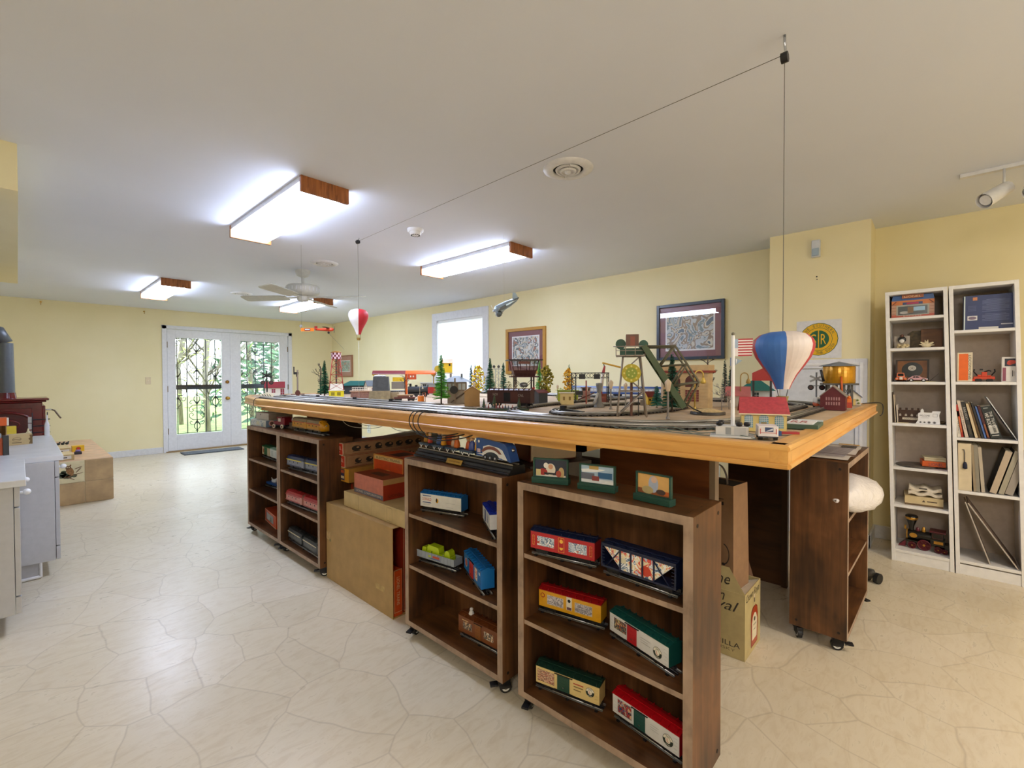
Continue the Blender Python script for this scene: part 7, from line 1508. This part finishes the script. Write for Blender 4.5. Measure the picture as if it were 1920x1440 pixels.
f = MB(); f.box(-.02, -.02, 0, .02, .02, .095, K('2d5a8c', .4)); o = f.build('blue_box', None, .002, loc=(3.46, .46, ZT+.0035)); tag(o, 'tall narrow blue box behind the tiny white house', 'box')
# rolling stock and oddments on the left
o = TT('flat_car', 'reddish brown flat car with a tan load beside the coal bunker', 'toy train car', 1.93, 2.86, -36); f = MB(); f.box(-.075, -.028, .016, .075, .028, .028, K('6a3a36', .5)).box(-.05, -.026, .028, .03, .026, .04, K('8a5a50', .5)).box(-.056, -.03, .04, .062, .03, .046, K('c2a680', .5)); f.build('car_body', o); truck(o, -.045, 0); truck(o, .045, 0)
o = TT('steam_engine', 'black toy steam engine with red cab behind the orange tank', 'toy locomotive', 2.42, 3.32, -38); f = MB(); f.cyl((-.12, 0, .06), (.05, 0, .06), .032, K('26292c', .4), n=18).box(-.12, -.03, .018, .06, .03, .034, BLACK).cyl((-.1, 0, .09), (-.1, 0, .115), .01, BLACK).cyl((-.05, 0, .088), (-.05, 0, .104), .012, BLACK); f.build('boiler', o); f = MB(); f.box(.05, -.035, .03, .12, .035, .085, K('a8221c', .4)).box(.045, -.038, .105, .128, .038, .115, K('8a9094', .4)).box(.055, -.033, .085, .115, .033, .105, K('9aa0a4', .3)); f.build('cab', o)
for x in (-.09, -.05, -.01, .03): f = MB(); f.cyl((x, -.024, .016), (x, -.028, .016), .016, WHEEL, n=16); f.build('wheel', o)
o = TT('orange_tank_stand', 'orange barrel tank with a little railing by the front siding', 'model tank', 1.90, 2.62, None); f = MB(); f.lathe([(.022, .006), (.022, .04), (.018, .044), (.0001, .045)], K('d8731a', .4), 18); f.build('barrel', o); f = MB(); m = K('c2641c', .5)
for x in (.012, .03): f.tube([(x, .004, 0), (x, .004, .066)], .002, m, 4)
for z in (.05, .064): f.tube([(.012, .004, z), (.03, .004, z)], .0018, m, 4)
f.build('railing', o); f = MB(); f.box(-.04, -.02, 0, .03, .03, .006, K('b5aa96', .5)); f.build('base', o)
for i, (x, y, rz, l) in enumerate(((1.66, 3.62, -10, 'black switch motor left of the brick embankment'), (1.67, 3.05, -14, 'black switch motor before the stone bunker base'), (1.70, 2.62, -10, 'black switch motor before the orange tank'), (1.72, 1.22, -40, 'large black switch motor by the small loop'))):
    o = TT('switch_motor', l, 'switch motor', x, y, rz-55, 'black switch motors beside the tracks'); f = MB(); k = 1.3 if i == 3 else 1; f.prism([(-.055*k, 0), (.05*k, 0), (.05*k, .014*k), (-.03*k, .02*k), (-.055*k, .014*k)], -.012, .014, BLACK, 'y'); f.build('housing', o, .002); f = MB(); f.box(-.05*k, -.008, .014*k, -.03*k, .01, .03*k, BLACK); f.build('lantern', o)
f = MB(); f.ball((0, 0, .0), .013, K('3a5a3c', .6), 8, (1, 1, .7)); o = f.build('green_bollard', None, loc=(1.43, 1.75, ZT+.009)); tag(o, 'small dark green domed bollard by the front track', 'bollard')
# long silver blue passenger train on the far track
SLV = K('b9c2cc', .3, .3); BLU = K('2f4f8c', .35)
for i in range(3):
    o = T('passenger_car', ['nearest', 'middle', 'farthest'][i]+' silver and blue passenger car on the far track', 'toy train car', (3.29, 1.35+i*.40, ZT+.014), 90, 'silver and blue passenger cars on the far track'); f = MB(); f.box(-.19, -.03, .018, .19, .03, .066, SLV); f.prism([(-.031, .066), (.031, .066), (.022, .08), (-.022, .08)], -.19, .19, BLU, 'x'); f.box(-.191, -.031, .018, .191, .031, .034, BLU)
    for s in (-1, 1): draw(f, s*.03, [('r', -.165+k*.03, .05, .02, .014, K('dfe6ea', .2)) for k in range(12)], s)
    f.build('car_body', o); truck(o, -.13, 0); truck(o, .13, 0)
for x, y, c, l in ((3.0, 2.75, 'd8d2c4', 'pale boxy building roof behind the brown boxcar'), (2.62, 2.44, 'c9b9a0', 'tan low shed behind the brown boxcar')): house('low_shed', l, x, y, .14, .08, .06, .0, K(c, .5), K('cfcac0' if x > 2.8 else '5a5048', .5))
house('grey_hall', 'grey hall with dark windows right of the orange gantry', 2.95, 3.85, .26, .1, .11, .0, K('8d8f8a', .5), K('b5b8b8', .5), None, wins=[('f', -.09+i*.045, .07, .03, .06, K('20241f')) for i in range(5)])
for i, (x, y, c) in enumerate(((1.9, 3.72, 'white'), (3.1, 1.25, 'cream'))): pass
# cables over the table edge
for lab, cs in (('three black cables looping over the front table edge', ((1.29, 1.82), (1.29, 1.79), (1.29, 1.75))), ('single black wire looping over the far left table corner', ((1.292, 3.98),)), ('black wire looping over the right table end', ((3.555, .262),))):
    o = T('edge_cable', lab, 'cable', (0, 0, 0), 0, 'cables looping over the table edge')
    for k, (x, y) in enumerate(cs):
        if 'right' in lab: p = [(x-.1, y+.06, ZT+.006), (x-.04, y-.005, ZT+.012), (x+.01, y-.025, ZT), (x+.018, y-.03, ZT-.03), (x+.0, y-.026, ZT-.06), (x-.05, y-.02, ZT-.066)]
        elif 'left' in lab: p = [(x+.05, y+.02, ZT+.006), (x, y, ZT+.008), (x-.018, y+.004, ZT-.015), (x-.018, y, ZT-.05), (x-.005, y-.03, ZT-.066), (x+.05, y-.08, ZT-.066)]
        else: p = [(x+.05, y-.03, ZT+.012), (x+.0, y, ZT+.012), (x-.022, y+.01, ZT-.004), (x-.028, y+.014, ZT-.04), (x-.024, y-.01, ZT-.075), (x-.014, y-.08, ZT-.1-.006*k), (x+.02, y-.17-.03*k, ZT-.095), (x+.06, y-.3, ZT-.07)]
        f = MB(); f.tube(smooth(p, 6), .0026, BLACK, 6); f.build('wire', o)
o = T('hanging_wires', 'white and grey wires drooping under the table behind the yellow engine', 'wires', (0, 0, 0)); 
for z, y0, y1 in ((.93, 2.95, 2.35), (.95, 2.8, 2.3), (.945, 2.4, 1.95)):
    f = MB(); f.tube(smooth([(1.45, y0, 1.02), (1.46, y0-.12, z+.01), (1.47, (y0+y1)/2, z), (1.48, y1+.1, z+.02), (1.5, y1, 1.02)], 6), .002, K('b9b5ac', .5), 5); f.build('wire', o)
# ---------------------------------------------------------------- wall pictures and hanging toys
MATB = K('7d4a4e', .35)
def framed(label, y1, y0, z0, z1, fm, t, mat_, inset, pic, x=4.53):
    o = T('framed_picture', label, 'picture', (x, (y1+y0)/2, z0), -90, 'framed railway prints on the right wall'); w = (y1-y0)/2; h = z1-z0
    f = MB()
    for a in ((-w, 0, -w+t, h), (w-t, 0, w, h), (-w+t, 0, w-t, t), (-w+t, h-t, w-t, h)): f.box(a[0], -.03, a[1], a[2], 0, a[3], fm)
    f.build('frame', o, .003); f = MB(); f.box(-w+t, -.012, t, w-t, -.002, h-t, mat_); f.build('mat_board', o)
    f = MB(); f.card((0, -.0125, h/2), UX, UZ, 2*w-2*inset, h-2*inset, WHT).card((0, -.0132, h/2), UX, UZ, 2*w-2*inset-.03, h-2*inset-.03, pic); f.build('print', o)
    f = MB(); f.card((0, -.016, h/2), UX, UZ, 2*w-2*t, h-2*t, glassy('picture_glass', 'ffffff', .09)); f.build('glass', o)
P1 = art('yard_print', ['8f9499', 'b9bcc0', '6f7f8c', 'c9b9a2', 'd0d2d2', '5d6a72', 'a8705e', 'bcc4ca'], 9, 3)
P2 = art('station_print', ['9aa4aa', 'c2b8a4', '6f7f86', 'b9bfc4', '8d7a68', 'ccc6b8', '56687c'], 8, 8)
P3 = art('green_print', ['8fb0a4', 'a9c2b4', '7d9c94', 'b5907e', 'b9cdc4'], 9, 5)
framed('small pinkish matted print near the far corner behind the red tower', 9.1, 8.487, 1.255, 1.69, K('9a6a4c', .4), .02, K('b08070', .4), .1, P3)
framed('gold framed print with maroon mat between window and control tower', 4.284, 3.6, 1.285, 1.888, K('b5852f', .35), .04, MATB, .105, P1)
framed('large dark blue framed print with maroon mat behind the bascule bridge', 2.125, 1.455, 1.412, 1.976, K('27333f', .3), .03, MATB, .09, P2)
o = T('railway_sign', 'white poster with round yellow and green railway emblem on the column', 'sign', (4.1695, .66, 1.528), -90)
f = MB(); w, h = .145, .145; f.box(-w, -.004, -h, w, 0, h, K('d9d9da', .5)); f.build('poster_sheet', o)
f = MB(); YY, GG = K('e2b01a', .4), K('1f5c3c', .4)
draw(f, -.004, [('e', 0, 0, .125, .125, GG), ('e', 0, 0, .121, .121, YY), ('e', 0, 0, .089, .089, GG), ('e', 0, 0, .086, .086, YY), ('e', 0, 0, .068, .068, GG), ('r', 0, 0, .007, .14, YY), ('t', 'S', -.032, 0, .036, .078, YY), ('t', 'R', .032, 0, .034, .078, YY)])
def ring(s, a0, a1, r, flip):
    n = len(s)
    for i, c in enumerate(s):
        if c == ' ': continue
        a = R(a0+(a1-a0)*i/(n-1)); u = Vector((math.sin(a), 0, -math.cos(a))); v = Vector((math.cos(a), 0, math.sin(a)))
        if flip: u, v = -u, -v
        f.text(c, (r*math.cos(a), -.0062, r*math.sin(a)), u, v, .0125, .019, GG)
ring('THE SOUTHERN', 152, 28, .104, False); ring('SERVES THE SOUTH', 205, 335, .104, True)
f.build('emblem', o)
def balloon(name, label, loc, r, h, cols, rot, basket):
    o = T(name, label, 'toy balloon', loc, rot, 'hanging toy hot air balloons'); f = MB(); k = 20
    prof = [(.22, 0), (.30, .1), (.46, .25), (.68, .4), (.88, .55), (.98, .68), (1, .76), (.94, .86), (.76, .94), (.45, .985), (.001, 1)]
    f.lathe([(a*r, b*h) for a, b in prof], None, 32, mats=lambda i: cols[(i*len(cols)//32) % len(cols)]); f.build('envelope', o)
    f = MB(); bz = -.22*h
    for s in (-1, 1): f.tube([(s*r*.2, 0, 0), (s*r*.14, 0, bz+.1*h)], .0012, BLACK, 4)
    f.lathe([(r*.16, bz), (r*.2, bz+.1*h)], basket, 12); f.build('basket', o); return o
BB, WB, RB = K('3d70bd', .5), K('d9cdc8', .5), K('b0303c', .5)
balloon('toy_balloon', 'large blue white and red toy balloon hanging over the front table corner', (1.735, .375, 1.205), .092, .193, [BB, WB, RB, BB, WB, RB], 132, K('8a7a4a', .5))
RB2, WB2 = K('b51f2c', .5), K('e2dedb', .5)
balloon('toy_balloon', 'smaller red and white toy balloon hanging near the ceiling fan', (1.88, 3.43, 1.593), .078, .208, [WB2, RB2, WB2, RB2], 151, K('8a6a2c', .5))
o = T('balloon_cord', 'thin cord running from the ceiling hook to both hanging balloons', 'cord', (0, 0, 0)); CRD = K('4a4a4c', .5)
f = MB(); f.tube([(1.735, .375, 1.398), (1.735, .375, 2.31)], .0011, CRD, 4).tube([(1.735, .375, 2.31), (1.88, 3.43, 2.345)], .0011, CRD, 4).tube([(1.88, 3.43, 2.345), (1.88, 3.43, 1.80)], .0011, CRD, 4).tube([(1.88, 3.43, 1.545), (1.88, 3.43, 1.09)], .0009, K('c9c9c4', .5), 4); f.build('line', o)
for x, y, z in ((1.735, .375, 2.30), (1.88, 3.43, 2.34)): f = MB(); f.cyl((x, y-.01, z), (x, y+.01, z), .017, BLACK, n=8).tube([(x, y, z+.012), (x+.012, y, z+.03), (x, y, z+.045), (x, y, H)], .004, CHROME, 6); f.build('pulley_hook', o)
# silver model plane
SV = K('9fb0bd', .3, .5); SVD = K('5a6468', .4)
o = T('model_aeroplane', 'silver grey model aeroplane with fixed wheels hanging from the ceiling', 'toy aeroplane', (2.58, 2.47, 1.80), -42)
b = Matrix.Rotation(R(-28), 4, 'Y')
f = MB(); f.M = b; pr = [(.0, -.085), (.02, -.08), (.03, -.06), (.031, -.02), (.027, .04), (.016, .1), (.004, .125)]
f.M = b @ Matrix.Rotation(PI/2, 4, 'Y'); f.lathe([(r, z) for r, z in pr], SV, 16); f.build('fuselage', o)
f = MB(); f.M = b; f.prism([(-.06, -.19), (-.01, -.2), (.012, -.02), (.012, .02), (-.01, .2), (-.06, .19), (-.075, 0)], -.022, -.016, SVD); f.build('wing', o)
f = MB(); f.M = b; f.prism([(.085, -.06), (.125, -.05), (.125, .05), (.085, .06)], -.003, .003, SVD); f.prism([(.08, .01), (.128, 0), (.128, .05), (.108, .06)], -.002, .002, SV, 'y'); f.build('tail', o)
f = MB(); f.M = b; f.box(-.09, -.004, -.05, -.086, .004, .05, CHROME).ball((-.09, 0, 0), .01, CHROME, 8); f.build('propeller', o)
for s in (-1, 1): f = MB(); f.tube([(-.035, s*.04, -.02), (-.04, s*.045, -.055)], .005, SVD, 6).ball((-.04, s*.045, -.062), .018, SVD, 8, (1.4, .6, 1)); f.build('wheel_strut', o)
f = MB(); f.tube([(.0, 0, .028), (0, 0, H-1.80)], .0008, K('c9c9c9', .5), 4); f.build('hanging_line', o)
# orange banner plane circling the red tower
OP = K('c8401c', .35)
o = T('banner_plane', 'orange toy plane towing an orange banner, tethered to the red tower', 'toy aeroplane', (1.78, 3.82, 1.655), -47)
f = MB(); f.M = Matrix.Rotation(PI/2, 4, 'Y'); f.lathe([(.001, -.08), (.009, -.075), (.012, -.02), (.016, .04), (.014, .07), (.001, .08)], OP, 12); f.build('fuselage', o)
f = MB(); f.prism([(.02, -.1), (.045, -.1), (.05, .1), (.02, .1)], .012, .015, K('3d3a24', .5)); f.prism([(-.08, -.035), (-.06, -.035), (-.06, .035), (-.08, .035)], 0, .003, OP).box(-.085, -.001, 0, -.06, .001, .03, K('7d1c14', .4)).box(.081, -.002, -.028, .084, .002, .028, BLACK).ball((.035, 0, -.026), .01, BLACK, 8); f.build('wings', o)
f = MB(); f.box(-.20, -.001, -.014, -.09, .001, .014, K('e8731a', .4)); draw(f, -.001, [('r', -.145, 0, .05, .018, K('3a3440')), ('r', -.145, .002, .04, .005, WHT)]); f.build('banner', o)
f = MB(); f.tube([(.035, 0, -.03), (.16, .02, -.17)], .0008, CRD, 4).tube([(-.195, 0, .014), (-.195, 0, .06), (-.19, 0, H-1.655)], .0008, CRD, 4).cyl((-.2, -.003, .03), (-.2, .003, .03), .012, CHROME, n=12); f.build('tether', o)
# two warm fill lights added behind the viewer to brighten the near part
def lamp_area(name, loc, size, power, col, rot=(0, 0, 0)):
    l = bpy.data.lights.new(name, 'AREA'); l.energy = power; l.size = size; l.color = col; ob = bpy.data.objects.new(name, l); COL.objects.link(ob); ob.location = loc; ob.rotation_euler = rot
lamp_area('near_fill_right', (2.3, -1.6, 2.3), .6, 19, (1, .86, .72))
lamp_area('near_fill_left', (-1.2, -.6, 2.25), .6, 15, (1, .93, .86), (0, R(-35), 0))
# ---------------------------------------------------------------- outside, light, camera
G = K('8d9a52', .9, 0, .3, 6)
f = MB(); f.box(-8, 9.7, -.25, 16, 40, -.15, G); struct(f, 'ground_outside')
BARK = wood('bark', [(.3, '6b6257'), (.6, '9a9083'), (.8, 'b5ac9e')], (14, 14, 3), None, .9)
def outtree(x, y, h, seed, kind, label):
    r = random.Random(seed); o = T('garden_tree', label, 'tree', (x, y, -.15), 0, 'trees outside the french door')
    b = MB(); b.tube([(0, 0, 0), (r.uniform(-.1, .1), 0, h*.35), (r.uniform(-.2, .2), 0, h*.7), (r.uniform(-.3, .3), 0, h)], .06, BARK, 7)
    for i in range(16 if kind == 'bare' else 6):
        z = h*r.uniform(.2, .95); a = r.uniform(0, 6.28); l = h*r.uniform(.15, .35)
        p = [(0, 0, z), (math.cos(a)*l*.5, math.sin(a)*l*.5, z+l*.4), (math.cos(a)*l, math.sin(a)*l, z+l*.95)]
        b.tube(p, .02, BARK, 5)
        for k in range(3):
            c = r.uniform(0, 6.28); q = p[1+k % 2]; b.tube([q, (q[0]+math.cos(c)*l*.3, q[1]+math.sin(c)*l*.3, q[2]+l*.4)], .009, BARK, 4)
    b.build('trunk', o)
    b = MB(); g1, g2 = (K('4f6b52', .9, 0, .3, 8), K('6f8a66', .9, 0, .3, 8)) if kind == 'fir' else (K('a9bb62', .9, 0, .3, 8), K('c3cf86', .9, 0, .3, 8))
    N = 900 if kind == 'fir' else 420
    for i in range(N):
        z = h*r.uniform(.12, 1); a = r.uniform(0, 6.28)
        rad = (1.02-z/h)*1.5*r.uniform(.35, 1) if kind == 'fir' else h*.33*math.sqrt(r.random())
        c = Vector((math.cos(a)*rad, math.sin(a)*rad, z - (.25*rad if kind == 'fir' else 0)))
        u = Vector((r.uniform(-1, 1), r.uniform(-1, 1), r.uniform(-.5, .5))).normalized(); w = u.orthogonal().normalized()
        s = r.uniform(.05, .13) if kind == 'fir' else r.uniform(.02, .055)
        b.poly([c-u*s*1.6, c+w*s*.5, c+u*s*1.6, c-w*s*.5], g1 if i % 2 else g2)
    b.build('foliage', o)
for a in ((1.0, 12.6, 4.5, 1, 'bare', 'thin pale tree outside seen through the left door leaf'), (2.3, 13.5, 5, 2, 'bare', 'slender branching tree outside behind the left iron grille'),
          (3.0, 12.4, 4, 3, 'bare', 'leaning thin tree outside between the two door leaves'), (4.2, 13.2, 4.6, 4, 'fir', 'blue green fir outside seen through the right door leaf'),
          (5.1, 14.4, 5.5, 5, 'fir', 'tall fir outside at the right edge of the door glass'), (1.6, 15.5, 4.4, 6, 'bare', 'distant light green tree beyond the left door leaf'),
          (3.3, 16.5, 4.8, 8, 'bare', 'distant yellow green tree behind the fir')): outtree(*a)

w = bpy.data.worlds.new('overcast_sky'); SC.world = w; w.use_nodes = True; nt = w.node_tree
bg = nt.nodes['Background']; tc = nt.nodes.new('ShaderNodeTexCoord'); sx = nt.nodes.new('ShaderNodeSeparateXYZ')
nt.links.new(tc.outputs['Generated'], sx.inputs[0])
nt.links.new(ramp(nt, sx.outputs['Z'], [(0, 'e6e6dc'), (.25, 'f4f6fa'), (1, 'd2e0f4')]), bg.inputs['Color'])
bg.inputs['Strength'].default_value = 2.6

cam = bpy.data.cameras.new('camera'); co = bpy.data.objects.new('camera', cam); COL.objects.link(co); SC.camera = co
yaw, pitch, roll = .82402, -.01618, -.00307
fw = Vector((math.sin(yaw)*math.cos(pitch), math.cos(yaw)*math.cos(pitch), math.sin(pitch)))
rt = Vector((math.cos(yaw), -math.sin(yaw), 0)); up = rt.cross(fw)
r2 = rt*math.cos(roll)+up*math.sin(roll); u2 = -rt*math.sin(roll)+up*math.cos(roll)
co.matrix_world = Matrix((r2, u2, -fw)).transposed().to_4x4()
co.location = (0, 0, 1.25)
cam.sensor_fit = 'HORIZONTAL'; cam.sensor_width = 36; cam.lens = 36*858.1/1920; cam.clip_start = .02; cam.clip_end = 200
vs = SC.view_settings; vs.view_transform = 'Standard'; vs.look = 'None'; vs.gamma = 1; vs.exposure = 1.2; vs.use_curve_mapping = False
SC.cycles.use_denoising = True; SC.cycles.max_bounces = 10; SC.cycles.diffuse_bounces = 6; SC.cycles.transparent_max_bounces = 12
SC.cycles.sample_clamp_indirect = 6; SC.cycles.caustics_reflective = False; SC.cycles.caustics_refractive = False
